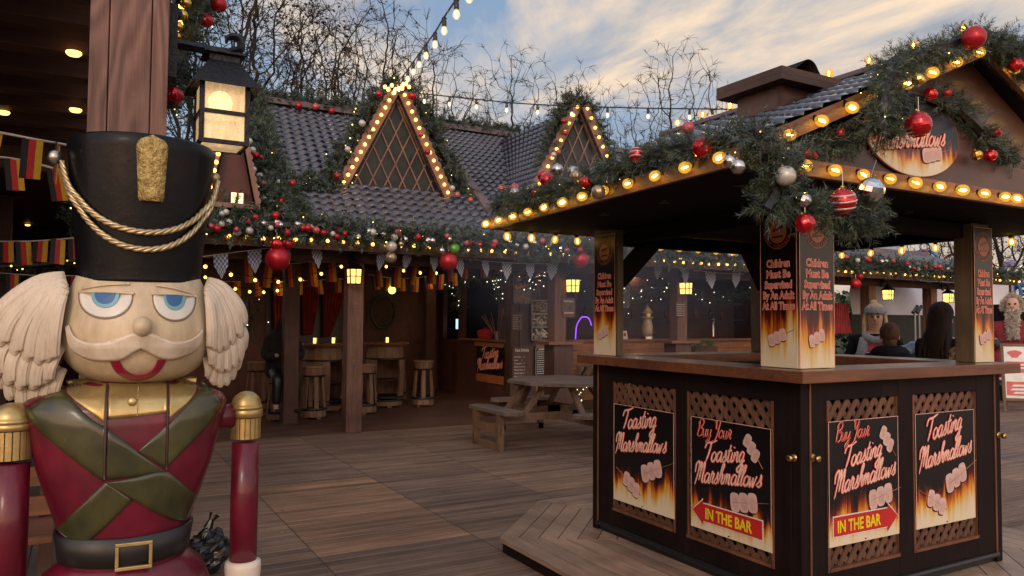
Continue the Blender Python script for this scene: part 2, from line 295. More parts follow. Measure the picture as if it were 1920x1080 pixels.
# ------------------------------------------------------------------ geometry
class MB:
    def __init__(s): s.v = []; s.f = []; s.mi = []; s.cur = 0
    def add(s, vs, fs):
        o = len(s.v); s.v += [tuple(v) for v in vs]; s.f += [tuple(i+o for i in f) for f in fs]; s.mi += [s.cur]*len(fs); return s
    def box(s, a, b, rot=None, piv=None):
        x0, y0, z0 = a; x1, y1, z1 = b
        vs = [Vector(p) for p in ((x0,y0,z0),(x1,y0,z0),(x1,y1,z0),(x0,y1,z0),(x0,y0,z1),(x1,y0,z1),(x1,y1,z1),(x0,y1,z1))]
        if rot is not None:
            c = Vector(piv) if piv is not None else (vs[0]+vs[6])/2
            vs = [rot @ (v-c)+c for v in vs]
        return s.add(vs, [(0,3,2,1),(4,5,6,7),(0,1,5,4),(1,2,6,5),(2,3,7,6),(3,0,4,7)])
    def beam(s, p, q, w, h, up=(0,0,1)):
        p = Vector(p); q = Vector(q); d = (q-p).normalized(); up = Vector(up); sd_ = d.cross(up)
        if sd_.length < 1e-4: sd_ = d.cross(Vector((0,1,0)))
        sd_.normalize(); u = sd_.cross(d); a = sd_*w/2; c = u*h/2
        vs = [p-a-c, p+a-c, p+a+c, p-a+c, q-a-c, q+a-c, q+a+c, q-a+c]
        return s.add(vs, [(0,1,2,3),(7,6,5,4),(0,4,5,1),(1,5,6,2),(2,6,7,3),(3,7,4,0)])
    def tube(s, pts, rad, n=8, caps=True, flat=1.0, up=(0,0,1), closed=False):
        pts = [Vector(p) for p in pts]; k = len(pts)
        if isinstance(rad, (int, float)): rad = [rad]*k
        vs = []; prev = None
        for i, p in enumerate(pts):
            if closed: d = pts[(i+1) % k]-pts[i-1]
            else: d = pts[min(i+1, k-1)]-pts[max(i-1, 0)]
            if d.length < 1e-9: d = Vector((0,0,1))
            d.normalize()
            if prev is None:
                a = Vector(up) if abs(d.dot(Vector(up))) < .95 else Vector((1,0,0))
                a = (a-d*a.dot(d)).normalized()
            else: 
                a = prev-d*prev.dot(d)
                a = a.normalized() if a.length > 1e-6 else prev
            prev = a; b = d.cross(a)
            for j in range(n):
                t = 2*pi*j/n; vs.append(p+(a*cos(t)*flat+b*sin(t))*rad[i])
        fs = []
        for i in range(k if closed else k-1):
            for j in range(n):
                i2 = (i+1) % k
                fs.append((i*n+j, i*n+(j+1) % n, i2*n+(j+1) % n, i2*n+j))
        if caps and not closed: fs += [tuple(range(n-1,-1,-1)), tuple((k-1)*n+j for j in range(n))]
        return s.add(vs, fs)
    def lathe(s, prof, n=16, c=(0,0,0), sx=1, sy=1):
        vs = [(c[0]+r*cos(2*pi*j/n)*sx, c[1]+r*sin(2*pi*j/n)*sy, c[2]+z) for r, z in prof for j in range(n)]
        fs = [(i*n+j, i*n+(j+1) % n, (i+1)*n+(j+1) % n, (i+1)*n+j) for i in range(len(prof)-1) for j in range(n)]
        if prof[0][0] > 1e-5: fs.append(tuple(range(n-1,-1,-1)))
        if prof[-1][0] > 1e-5: fs.append(tuple((len(prof)-1)*n+j for j in range(n)))
        return s.add(vs, fs)
    def ball(s, c, r, n=12, m=8, sc=(1,1,1), f=None):
        prof = [(r*sin(pi*i/m)+1e-6, -r*cos(pi*i/m)) for i in range(m+1)]
        o = len(s.v); s.lathe([(a, z) for a, z in prof], n)
        for i in range(o, len(s.v)):
            v = Vector(s.v[i])
            if f: v = f(v)
            s.v[i] = (v.x*sc[0]+c[0], v.y*sc[1]+c[1], v.z*sc[2]+c[2])
        return s
    def prism(s, poly, d0, d1, plane='xz'):
        """poly 2-D outline extruded between d0,d1 on the remaining axis"""
        def P(a, b, d): return {'xz': (a, d, b), 'xy': (a, b, d), 'yz': (d, a, b)}[plane]
        n = len(poly); vs = [P(a, b, d0) for a, b in poly]+[P(a, b, d1) for a, b in poly]
        fs = [tuple(range(n)), tuple(range(2*n-1, n-1, -1))]+[(i, i+n, (i+1) % n+n, (i+1) % n) for i in range(n)]
        return s.add(vs, fs)
    def quad(s, *p): return s.add(p, [tuple(range(len(p)))])
    def build(s, name, mats, parent=None, smooth=False, loc=None, bevel=0):
        me = bpy.data.meshes.new(name); me.from_pydata(s.v, [], s.f)
        if not isinstance(mats, (list, tuple)): mats = [mats]
        for q in mats: me.materials.append(q)
        if len(mats) > 1: me.polygons.foreach_set('material_index', s.mi)
        if smooth: me.polygons.foreach_set('use_smooth', [True]*len(me.polygons))
        me.update()
        o = bpy.data.objects.new(name, me); COL.objects.link(o)
        if parent is not None:
            o.parent = parent
            if loc is None and not parent.get('_loc'): 
                w = parent_world(parent); o.location = -w
        if loc is not None: o.location = loc
        if bevel:
            bm_ = o.modifiers.new('bevel', 'BEVEL'); bm_.width = bevel; bm_.segments = 2; bm_.limit_method = 'ANGLE'
        return o
def parent_world(o):
    w = Vector((0,0,0))
    while o is not None: w += Vector(o.location); o = o.parent
    return w
def tag(o, label, cat, group=None, kind=None):
    if label: o['label'] = label
    if cat: o['category'] = cat
    if group: o['group'] = group
    if kind: o['kind'] = kind
    return o
def thing(name, loc, label, cat, group=None, rz=0):
    o = bpy.data.objects.new(name, None); COL.objects.link(o); o.location = loc; o.rotation_euler = (0,0,rz); o.empty_display_size = .1
    return tag(o, label, cat, group)
def struct(o): o['kind'] = 'structure'; return o
KIDS = {}
def copy_tree(o, parent=None):
    c = o.copy(); COL.objects.link(c)
    if parent is not None: c.parent = parent
    for ch in [x for x in bpy.data.objects if x.parent == o]: copy_tree(ch, c)
    return c
def dup(o, loc=None, rz=None, label=None, group=None, scale=None):
    c = copy_tree(o)
    if loc is not None: c.location = loc
    if rz is not None: c.rotation_euler[2] = rz
    if label: c['label'] = label
    if group: c['group'] = group
    if scale: c.scale = (scale,)*3 if isinstance(scale, (int, float)) else scale
    return c
def inst(name, mesh_obj, loc, parent=None, rot=None, scale=None):
    o = mesh_obj.copy(); o.name = name; COL.objects.link(o)
    if parent is not None: o.parent = parent; loc = Vector(loc)-parent_world(parent)
    o.location = loc
    if rot is not None: o.rotation_euler = rot
    if scale is not None: o.scale = (scale,)*3 if isinstance(scale, (int, float)) else scale
    return o
def lerp(a, b, t): return tuple(x+(y-x)*t for x, y in zip(a, b))
def spline(pts, k=6):
    pts = [Vector(p) for p in pts]; out = []
    for i in range(len(pts)-1):
        p0 = pts[max(i-1,0)]; p1 = pts[i]; p2 = pts[i+1]; p3 = pts[min(i+2, len(pts)-1)]
        for j in range(k):
            t = j/k; out.append(.5*((2*p1)+(p2-p0)*t+(2*p0-5*p1+4*p2-p3)*t*t+(3*p1-p0-3*p2+p3)*t**3))
    out.append(pts[-1]); return out
# ------------------------------------------------------------------ lettering
G = {
'a': (.95, [[(.75,.85),(.45,1),(.12,.7),(.1,.25),(.35,0),(.65,.3),(.78,.95)],[(.78,.95),(.72,.2),(.9,0),(1.1,.2)]]),
's': (.72, [[(0,.1),(.35,.6),(.45,1.1),(.5,.6),(.65,.25),(.4,-.02),(.12,.1)]]),
't': (.6, [[(.35,1.7),(.2,.3),(.4,0),(.65,.25)],[(0,1.05),(.65,1.15)]]),
'i': (.45, [[(.2,.95),(.12,.2),(.3,0),(.5,.2)],[(.28,1.4),(.34,1.48)]]),
'n': (.85, [[(.1,.95),(.05,0)],[(.05,.3),(.3,.9),(.55,.9),(.55,.3),(.7,0),(.9,.2)]]),
'g': (.9, [[(.7,.85),(.4,1),(.1,.6),(.15,.1),(.5,.1),(.72,.9)],[(.72,.9),(.6,-.6),(.3,-1.0),(.05,-.7),(.4,-.3),(.95,.2)]]),
'o': (.85, [[(.45,1),(.14,.75),(.1,.25),(.38,0),(.7,.25),(.72,.7),(.45,1)]]),
'r': (.68, [[(.05,.1),(.2,1.15),(.3,.9),(.5,.95),(.42,.3),(.55,0),(.75,.2)]]),
'h': (.82, [[(.0,.1),(.45,1.6),(.4,2.0),(.2,1.6),(.05,0)],[(.08,.4),(.35,.95),(.55,.85),(.5,.3),(.65,0),(.85,.2)]]),
'm': (1.1, [[(.1,.95),(.05,0)],[(.05,.3),(.28,.95),(.42,.8),(.4,0)],[(.4,.3),(.65,.95),(.8,.8),(.78,.2),(.92,0),(1.1,.2)]]),
'l': (.48, [[(0,.2),(.4,1.4),(.4,1.95),(.2,1.6),(.15,.3),(.3,0),(.5,.2)]]),
'w': (1.1, [[(.02,.95),(.12,.08),(.22,.05),(.5,.85)],[(.5,.85),(.56,.08),(.66,.05),(.98,1.0)]]),
'u': (.85, [[(.05,.95),(.05,.3),(.25,0),(.5,.3),(.58,.95)],[(.58,.95),(.55,.2),(.7,0),(.9,.2)]]),
'y': (.85, [[(.05,.95),(.1,.3),(.35,.1),(.6,.4),(.68,.95)],[(.68,.95),(.6,-.5),(.3,-.9),(.1,-.6),(.5,-.2),(.9,.2)]]),
'T': (1.0, [[(-.35,1.35),(-.15,1.9),(.6,1.95),(1.4,2.15)],[(.6,1.95),(.45,.8),(.2,0)]]),
'M': (1.4, [[(-.3,1.0),(-.35,1.8),(.1,2.1),(.2,1.2),(0,-.3)],[(.15,1.0),(.5,2.1),(.6,1.0),(.55,.2)],[(.6,1.0),(1.0,2.1),(1.1,1.5),(1.05,.3),(1.25,0),(1.4,.2)]]),
'B': (1.05, [[(.1,1.9),(.05,0)],[(-.2,1.6),(.2,2.1),(.8,2.0),(.75,1.4),(.3,1.1),(.9,.9),(.85,.2),(.4,-.05),(0,.2)]]),
'Y': (.95, [[(-.2,1.9),(.1,2.1),(.2,1.3),(.5,1.1),(.85,2.0)],[(.85,2.0),(.7,.6),(.4,-.4),(0,-.5)]]),
' ': (.5, [])}
def script_mb(text, x, z, size, y, wt, slope=0.0, narrow=.72, shear=.28):
    """brush lettering as thin raised strokes on a board whose face is at local y; x,z baseline start"""
    mb = MB(); cxx = 0; k = 0
    for ch in text:
        adv, strokes = G[ch]
        for st in strokes:
            pts = [Vector((p[0], 0, p[1])) for p in st]; pts = spline(pts, 5); k += 1
            n = len(pts); out = []
            for p in pts:
                X = (cxx+p.x)*narrow+p.z*shear; out.append((x+X*size, y-.0004*(k % 5), z+p.z*size+X*size*slope))
            rad = [wt*size*(.6+.5*sin(pi*min(1, (i+1)/n))) for i in range(n)]
            mb.tube(out, rad, 6, flat=.16 if wt*size > .004 else .3, up=(0,1,0))
        cxx += adv
    return mb, cxx*narrow*size
def script(text, x, z, size, parent, m1, m2, slope=0., narrow=.72, shear=.28, wt=.13, face=-.006):
    a, w = script_mb(text, x, z, size, face, wt*1.55, slope, narrow, shear); o = a.build('lettering_outline', m2, parent, True, (0,0,0))
    b, w = script_mb(text, x, z, size, face-.0025, wt*.95, slope, narrow, shear); p = b.build('lettering', m1, parent, True, (0,0,0))
    return w
def text(body, x, z, size, parent, m, y=-.006, align='LEFT', sx=1.0, off=0, ext=.0006, name='lettering', rot=0):
    cu = bpy.data.curves.new('text', 'FONT'); cu.body = body; cu.size = size; cu.align_x = align; cu.extrude = ext; cu.offset = off; cu.resolution_u = 2
    t = bpy.data.objects.new('text', cu); COL.objects.link(t)
    dg = bpy.context.evaluated_depsgraph_get(); dg.update()
    me = bpy.data.meshes.new_from_object(t.evaluated_get(dg)); bpy.data.objects.remove(t); bpy.data.curves.remove(cu)
    me.transform(Matrix.Translation((x, y, z)) @ Matrix.Rotation(rot, 4, 'Y') @ Matrix.Rotation(pi/2, 4, 'X') @ Matrix.Diagonal((sx, 1, 1, 1)))
    me.materials.clear(); me.materials.append(m); me.name = name
    o = bpy.data.objects.new(name, me); COL.objects.link(o); o.parent = parent; return o
# ------------------------------------------------------------------ greenery
def sprigs(mb, path, R, per_m, L0, nl, nw, k, bias=(0,0,0), seed=1, R2=None, droop=0):
    rd = random.Random(seed); path = [Vector(p) for p in path]
    for a, b in zip(path, path[1:]):
        d = b-a; ln = d.length
        if ln < 1e-6: continue
        dn = d/ln
        for _ in range(max(1, int(ln*per_m))):
            t = rd.random(); c = a+d*t; o = Vector((rd.gauss(0,1), rd.gauss(0,1), rd.gauss(0,1)))
            o = o-dn*o.dot(dn); o.normalize(); q = rd.random()**.6
            r = R*(1+.35*noise.noise(c*2.7+Vector((seed, 0, 0))))
            st = c+o*r*q*.55
            dr = (o*rd.uniform(.4,1)+dn*rd.uniform(-.8,.8)+Vector(bias)+Vector((0,0,-droop*rd.random()))).normalized()
            lg = L0*rd.uniform(.6,1.25)
            sd_ = dr.cross(Vector((rd.gauss(0,1), rd.gauss(0,1), rd.gauss(0,1)))).normalized(); u = sd_.cross(dr)
            for i in range(k):
                f = (i+rd.random())/k; pb = st+dr*lg*f; an = rd.uniform(0, 2*pi)
                out = (sd_*cos(an)+u*sin(an)); nd = (out*.8+dr*.75).normalized(); l_ = nl*(1.15-.55*f)*rd.uniform(.75,1.2)
                w = nd.cross(Vector((rd.gauss(0,1), rd.gauss(0,1), rd.gauss(0,1)))).normalized()*nw/2
                mb.add([pb-w, pb+w, pb+nd*l_], [(0,1,2)])
    return mb
# shared bauble meshes --------------------------------------------------------
_hide = []
def proto(mb, name, mats, smooth=True):
    o = mb.build(name, mats, smooth=smooth); COL.objects.unlink(o); return o
def ballmesh(kind):
    mb = MB()
    if kind == 'plain': mb.ball((0,0,0), 1, 14, 10)
    elif kind == 'ribbed': mb.ball((0,0,0), 1, 32, 12, f=lambda v: v*(1+.07*cos(8*atan2(v.y, v.x))*(1-abs(v.z))))
    elif kind == 'facet': mb.ball((0,0,0), 1, 12, 8)
    elif kind == 'ringed': mb.ball((0,0,0), 1, 20, 30, f=lambda v: v*(1+.025*sin(v.z*26)))
    mb.cur = 1; mb.lathe([(.14,.97),(.16,1.12),(.05,1.14),(.03,1.22)], 8)
    return mb
BALL = {}
for nm, kind, mt in (('red','plain','redball'),('redribbed','ribbed','redgloss'),('redringed','ringed','redgloss'),('silver','plain','silver'),('disco','facet','disco'),('pearl','plain','pearl'),('gold','plain','goldball'),('goldfacet','facet','goldball'),('champ','ribbed','champ'),('green','ribbed','greenball'),('pink','ribbed','pinkball')):
    BALL[nm] = proto(ballmesh(kind), 'bauble', [M[mt], M['gold']], smooth=(kind != 'facet'))
mbs = MB(); mbs.cur = 0; mbs.ball((0,0,0), 1, 20, 16); 
for z0 in (-.45, .05, .5):
    r = sqrt(1-z0*z0)*1.0; mbs.cur = 1; mbs.lathe([(r*1.0,z0-.07),(r*1.03+.005,z0),(sqrt(max(0,1-(z0+.07)**2)),z0+.07)], 20)
mbs.cur = 2; mbs.lathe([(.14,.97),(.16,1.12),(.03,1.2)], 8)
BALL['candy'] = proto(mbs, 'bauble', [M['redgloss'], M['pearl'], M['gold']])
mbf = MB(); mbf.ball((0,0,0), 1, 6, 4); FAIRY = {k: proto(mbf, 'fairy_light', M[k], False) for k in ('fairy', 'fairyw')}
# bulbs
def edison():
    m, t, b = newmat('clear_bulb_glass'); out = t.nodes['Material Output']; t.nodes.remove(b)
    em = N(t, 'ShaderNodeEmission'); em.inputs[0].default_value = (1, .72, .32, 1); em.inputs[1].default_value = 1.0
    tr = N(t, 'ShaderNodeBsdfTransparent'); a = N(t, 'ShaderNodeMixShader'); a.inputs[0].default_value = .5; L(t, tr.outputs[0], a.inputs[1]); L(t, em.outputs[0], a.inputs[2]); L(t, a.outputs[0], out.inputs[0]); return m
M['bulbglass2'] = edison()
mbb = MB(); mbb.ball((0,0,0), 1, 8, 6); BULB_FAR = proto(mbb, 'light_bulb', M['bulbfar'])
mg = MB(); mg.lathe([(1e-4,-.030),(.014,-.025),(.024,-.013),(.027,.0),(.025,.012),(.018,.026),(.012,.034)], 14)
BULB_NEAR = proto(mg, 'light_bulb', M['bulbglass'])
mf = MB()
for s_ in (-1, 0, 1): mf.tube([(s_*.005,-.0,-.014),(s_*.010,0,.0),(s_*.006,0,.016)], .0024, 5)
FIL = proto(mf, 'filament', M['filament'], False)
ms = MB(); ms.lathe([(.013,.030),(.0145,.036),(.0145,.058),(.008,.062)], 10); SOCK = proto(ms, 'socket', M['iron'])
def near_bulb(p, parent, direction=(0,0,-1)):
    """globe, filament and socket; direction is where the globe points"""
    q = Vector(direction).to_track_quat('-Z', 'Y').to_euler()
    q = (q.to_matrix() @ Matrix.Rotation(random.uniform(-.22,.22), 3, 'X') @ Matrix.Rotation(random.uniform(-.22,.22), 3, 'Y') @ Matrix.Rotation(random.uniform(0,3), 3, 'Z')).to_euler()
    b = inst('light_bulb', BULB_NEAR, p, parent, q, random.uniform(.93,1.07))
    for pr, nme in ((FIL, 'filament'), (SOCK, 'socket')):
        c = pr.copy(); c.name = nme; COL.objects.link(c); c.parent = b
    return b
def at(px, py, axis, val):
    """the point of a real plane (x, y or z = val) seen at a photo pixel"""
    d = _f+_r2*((px-960)/FPX)+_u2*((540-py)/FPX); t = (val-EYE[axis])/d[axis]; return EYE+d*t
# ------------------------------------------------------------------ ground
g = MB(); g.quad((-150,-60,0),(200,-60,0),(200,200,0),(-150,200,0))
struct(g.build('ground', mat('ground', (.07,.065,.055), (.04,.045,.03), 1.5, .9), loc=(0,0,-.03)))
g = MB(); g.quad((-12,-6,0),(26,-6,0),(26,16,0),(-12,16,0)); struct(g.build('deck_floor', M['deck']))
g = MB(); 
for i in range(44):
    y = 10.42+i*.127
    if y > 15.9: break
    g.box((-3,y,.004),(20,y+.121,.016))
struct(g.build('porch_floor', wood('porch_board', (.13,.065,.045),(.07,.038,.03),'x',.5,1,.4,.5)))
# fallen leaves and crumbs scattered on the deck
rl = random.Random(77); mb = MB()
for i in range(150):
    x, y = rl.uniform(-1,7), rl.uniform(2.5,10); a = rl.uniform(0,6); r = rl.uniform(.006,.016); c_, s_ = cos(a)*r, sin(a)*r; z = .003
    mb.add([(x-c_,y-s_,z),(x+s_*.6,y-c_*.6,z+r*.25),(x+c_,y+s_,z+.002),(x-s_*.6,y+c_*.6,z+r*.2)],[(0,1,2,3)])
o = mb.build('leaf_litter', mat('litter',(.34,.28,.2),(.10,.06,.03),30,.8,island=.8)); tag(o, 'tiny dry leaves and crumbs scattered over the deck', 'leaf litter', None, 'stuff')
# ------------------------------------------------------------------ kiosk
KX0, KX1, KY0, KY1, KZ = 3.25, 5.10, 2.72, 4.57, .10
# octagonal platform
pl = thing('platform', (4.2, 3.6, 0), 'low octagonal timber platform under the marshmallow toasting kiosk', 'platform')
X0, X1, Y0, Y1, ch = 2.53, 5.95, 1.75, 5.45, .80
octo = [(X0,Y0+ch),(X0+ch,Y0),(X1-ch,Y0),(X1,Y0+ch),(X1,Y1-ch),(X1-ch,Y1),(X0+ch,Y1),(X0,Y1-ch)]
C8 = (4.24, 3.6)
def boards(mb, a, b, c, z0, z1, w=.118, gap=.007):
    """boards parallel to edge a-b of the wedge a,b,centre"""
    a = Vector(a); b = Vector(b); c = Vector(c); e = (b-a).normalized(); nrm = Vector((-e.y, e.x)); 
    if nrm.dot(c-a) < 0: nrm = -nrm
    H = nrm.dot(c-a); k = 0
    while k*w < H-.02 and k < 12:
        t0 = k*w/H; t1 = min(1, (k*w+w-gap)/H)
        p = [a+(c-a)*t0, b+(c-b)*t0, b+(c-b)*t1, a+(c-a)*t1]
        s_ = e*.003; q = [p[0]+s_, p[1]-s_, p[2]-s_, p[3]+s_]
        mb.add([(v.x, v.y, z) for z in (z0, z1) for v in q], [(3,2,1,0),(4,5,6,7),(0,1,5,4),(1,2,6,5),(2,3,7,6),(3,0,4,7)]); k += 1
pm = [wood('platform_board_a', (.42,.30,.225),(.22,.15,.11),'y',.4,1,.4,.45,.15), wood('platform_board_b', (.44,.31,.235),(.23,.16,.12),'x',.4,1,.4,.45,.15)]
for k in range(8):
    b = MB(); boards(b, octo[k], octo[(k+1) % 8], C8, .072, .1, .13); b.build('deck_board', pm[1 if k in (1,5) else 0], pl)
b = MB(); b.prism([(C8[0]+(x-C8[0])*.99, C8[1]+(y-C8[1])*.99) for x, y in octo], .002, .071, 'xy'); b.build('skirt', M['dark_x'], pl)

K = thing('kiosk', (4.175, 3.645, KZ), 'dark timber marshmallow toasting kiosk with posters on its sides and a bulb-lit gable roof', 'kiosk')
def clipline(c, d, x0, x1, z0, z1):
    t0, t1 = -9, 9
    for p, q, lo, hi in ((c[0], d[0], x0, x1), (c[1], d[1], z0, z1)):
        a, b = (lo-p)/q, (hi-p)/q
        if a > b: a, b = b, a
        t0 = max(t0, a); t1 = min(t1, b)
    return (t0, t1) if t1-t0 > .02 else None
def face(P, openings, u0, u1):
    """one side of the kiosk body; P(u,d,z) maps face coordinates (d inwards)"""
    def bx(mb, a, b):
        p, q = P(*a), P(*b); mb.box(tuple(min(i,j) for i,j in zip(p,q)), tuple(max(i,j) for i,j in zip(p,q)))
    fr = MB(); tr = MB(); z0, z1 = .17, 1.284
    us = [u0]+[v for o in openings for v in o[:2]]+[u1]
    for i in range(0, len(us), 2): bx(fr, (us[i], .0, z0), (us[i+1], .05, z1))
    for a, b, c, d in openings:
        bx(fr, (a, .002, z0), (b, .05, c)); bx(fr, (a, .002, d), (b, .05, z1))
        bx(tr, (a+.001, -.004, c-.012), (b-.001, .03, c+.006)); bx(tr, (a-.012, -.004, c-.012), (a+.006, .03, d)); bx(tr, (b-.004, .006, c), (b+.002, .03, d))
    fr.build('panel_frame', M['dark'], K, bevel=.003); tr.build('panel_trim', M['trim'], K)
    for a, b, c, d in openings:
        la = MB(); sp = .078; k = 0
        for sgn, dep in ((1, .020), (-1, .028)):
            for i in range(-16, 17):
                cc = ((a+b)/2+i*sp, (c+d)/2); dd = (.7071, .7071*sgn*1.25); r = clipline(cc, dd, a, b, c, d)
                if r: la.beam(P(cc[0]+dd[0]*r[0], dep, cc[1]+dd[1]*r[0]), P(cc[0]+dd[0]*r[1], dep, cc[1]+dd[1]*r[1]), .007, .032, up=tuple(Vector(P(0,0,1))-Vector(P(0,0,0))) if False else (Vector(P(-dd[1],0,dd[0]))-Vector(P(0,0,0))))
        la.build('lattice', M['lattice'], K)
    sk = MB(); sk.tube([P(u0-.01, .005, .15), P(u1+.01, .005, .15)], .018, 8); bx(sk, (u0, .02, .10), (u1, .05, .168)); sk.build('base_seal', M['rubber'], K)
face(lambda u, d, z: (KX0+d, u, z), [(2.91,3.58,.29,1.17),(3.69,4.33,.29,1.17)], KY0+.062, KY1-.062)
face(lambda u, d, z: (u, KY0+d, z), [(3.46,4.06,.29,1.18),(4.20,4.84,.29,1.18)], KX0+.062, KX1-.062)
face(lambda u, d, z: (KX1-d, u, z), [(2.91,3.58,.29,1.17),(3.69,4.33,.29,1.17)], KY0+.062, KY1-.062)
face(lambda u, d, z: (u, KY1-d, z), [(3.46,4.06,.29,1.18),(4.20,4.84,.29,1.18)], KX0+.062, KX1-.062)
for x, y in ((KX0,KY0),(KX1-.06,KY0),(KX0,KY1-.06),(KX1-.06,KY1-.06)):
    b = MB(); b.box((x,y,.101),(x+.06,y+.06,1.284)); b.build('corner_stile', M['dark'], K, bevel=.004)
b = MB(); b.box((KX0+.0605,KY0-.006,.14),(KX0+.072,KY0-.001,1.28)); b.box((KX0-.006,KY1-.074,.14),(KX0-.001,KY1-.062,1.28)); b.box((KX1-.075,KY0-.006,.14),(KX1-.062,KY0-.001,1.28)); b.build('edge_trim', M['trim'], K)
for px, py, pz, ax in ((KX0, 2.765, .89, 0), (3.335, KY0, .89, 1), (5.075, KY0, .89, 1)):
    b = MB(); dx = Vector((-1,0,0)) if ax == 0 else Vector((0,-1,0)); p = Vector((px,py,pz))
    b.tube([p, p+dx*.006], .021, 14, up=(0,0,1)); b.tube([p+dx*.006, p+dx*.022, p+dx*.026, p+dx*.042, p+dx*.046], [.008,.008,.018,.018,.01], 14, up=(0,0,1))
    b.build('knob', M['brass'], K, True)
# counter ring
def ring(mb, o, i, z0, z1):
    (a,b,c,d), (e,f,g_,h) = o, i
    for q in ([(a,b),(c,b),(g_,f),(e,f)], [(c,b),(c,d),(g_,h),(g_,f)], [(c,d),(a,d),(e,h),(g_,h)], [(a,d),(a,b),(e,f),(e,h)]): mb.prism(q, z0, z1, 'xy')
OH = .085
b = MB(); ring(b, (KX0-OH,KY0-OH,KX1+OH,KY1+OH), (KX0+.22,KY0+.22,KX1-.22,KY1-.22), 1.285, 1.348); b.build('counter', M['counter'], K, bevel=.004)
b = MB(); ring(b, (KX0+.20,KY0+.20,KX1-.20,KY1-.20), (KX0+.225,KY0+.225,KX1-.225,KY1-.225), .9, 1.284); b.build('inner_wall', M['mattblack'], K)
gr = MB(); gr.box((3.72,3.2,.95),(4.62,4.08,1.27)); gr.box((3.70,3.18,1.271),(4.64,4.1,1.29)); 
for i in range(12): gr.beam((3.76+i*.072,3.24,1.303),(3.76+i*.072,4.04,1.303),.012,.012)
t = thing('toasting_grill', (4.17,3.6,.1), 'black toasting grill standing in the middle of the kiosk behind its counter', 'grill'); gr.build('grill_body', M['iron'], t)
b = MB(); b.tube([(3.9,3.16,1.31),(4.1,3.16,1.31)], .007, 6); b.build('handle', M['steel'], t)
b = MB(); b.box((3.85,3.35,.102),(4.5,3.95,.95)); b.build('pedestal', M['iron'], t)
# posts
PW = .25
posts = [(3.30,2.77,.25,.25),(4.91,2.77,.19,.12),(3.25,4.275,.05,.25),(4.87,4.33,.085,.25)]
pm2 = wood('kiosk_post', (.13,.10,.065),(.08,.06,.04),'z',.5,1,.3,0)
for x, y, pw_, pd_ in posts:
    b = MB(); b.box((x,y,1.349),(x+pw_,y+pd_,2.238)); b.build('roof_post', pm2, K, bevel=.005)
for (x0,y0),(x1,y1) in (((3.35,3.03),(3.35,4.27)),((3.34,4.46),(4.86,4.46)),((5.0,2.90),(5.0,4.32)),((3.56,2.86),(4.90,2.86))):
    b = MB(); b.beam((x0,y0,2.19),(x1,y1,2.19),.08,.09); b.build('header_beam', M['mattblack'], K)
for x, y, dx, dy in ((3.34,4.40,1,0),(4.86,4.40,-.6,0)):
    b = MB(); b.beam((x,y,1.88),(x+dx*.32,y+dy*.3,2.18),.10,.11); b.build('brace', M['mattblack'], K)
# roof
EX0n, EX0f, EX1, RY0, RY1, RX, RZ, EZ = 2.34, 2.53, 6.02, 2.26, 4.86, 4.175, 3.13, 2.345
b = MB(); b.prism([(EX0n+.03,RY0+.03),(EX1-.03,RY0+.03),(EX1-.03,RY1-.03),(EX0f+.03,RY1-.03)], 2.250, 2.262, 'xy'); b.build('soffit', M['mattblack'], K)
for px, py in ((1133,401),(1245,378),(1390,346),(1540,392),(1640,395),(1280,436),(1700,398)):
    p = at(px, py, 2, 2.247); b = MB(); b.tube([(p.x,p.y,2.249),(p.x,p.y,2.241)], .022, 12); b.build('downlight', M['downlight'], K)
    b = MB(); b.lathe([(.024,.002),(.034,.002),(.034,-.006),(.024,-.008)], 14, (p.x,p.y,2.247)); b.build('downlight_rim', M['iron'], K)
def roofsheet(A, B, C_, D, wave=.15, row=.125, amp=.012, step=.013, name='roof_tiles', parent=None, m=None, cap=None, sub=5):
    """pantile sheet on quad A(eave left) B(eave right) C(ridge right) D(ridge left)"""
    A, B, C_, D = map(Vector, (A, B, C_, D)); nrm = (B-A).cross(D-A).normalized()
    if nrm.z < 0: nrm = -nrm
    LU = max((B-A).length, (C_-D).length); LV = max((D-A).length, (C_-B).length); nu = max(2, int(LU/wave)*sub); rows = max(1, int(LV/row)); vs = []; fs = []
    rws = []
    for r in range(rows):
        for e in (0.0, .12, .97, .9999): rws.append((r+e, r, e))
    for (vv, r, e) in rws:
        t = vv/rows; a = A+(D-A)*t; b_ = B+(C_-B)*t
        lift = {0.0: -.3, .12: 1.0, .97: .12, .9999: -.3}[e]
        for i in range(nu+1):
            s_ = i/nu; w = sin(2*pi*(s_*LU/wave)); w2 = (abs(w)**.7)*(1 if w > 0 else -.55)
            off = w2*amp + lift*step
            dn = -.028*max(0, w2) if e < .2 else 0    # rounded noses give the scalloped lower edge
            vs.append(a+(b_-a)*s_+nrm*off+((a-A)*0)+((A-D).normalized()*(-dn)))
    m_ = nu+1
    for k in range(len(rws)-1):
        for i in range(nu): fs.append((k*m_+i, k*m_+i+1, (k+1)*m_+i+1, (k+1)*m_+i))
    mb = MB(); mb.add(vs, fs)
    mb.add([A-nrm*.03, B-nrm*.03, C_-nrm*.03, D-nrm*.03], [(0,1,2,3)])
    return mb.build(name, m or M['tile'], parent, True)
roofsheet((EX0n,RY0-.02,EZ),(EX0f,RY1,EZ),(RX,RY1,RZ),(RX,RY0-.02,RZ), .15,.13, parent=K)
roofsheet((EX1,RY1,EZ),(EX1,RY0-.02,EZ),(RX,RY0-.02,RZ),(RX,RY1,RZ), .15,.13, parent=K)
b = MB(); b.beam((RX,RY0-.03,RZ+.012),(RX,RY1,RZ+.012),.13,.035); b.build('ridge_cap', M['tileedge'], K, bevel=.008)
b = MB(); fz0, fz1 = 2.248, 2.325
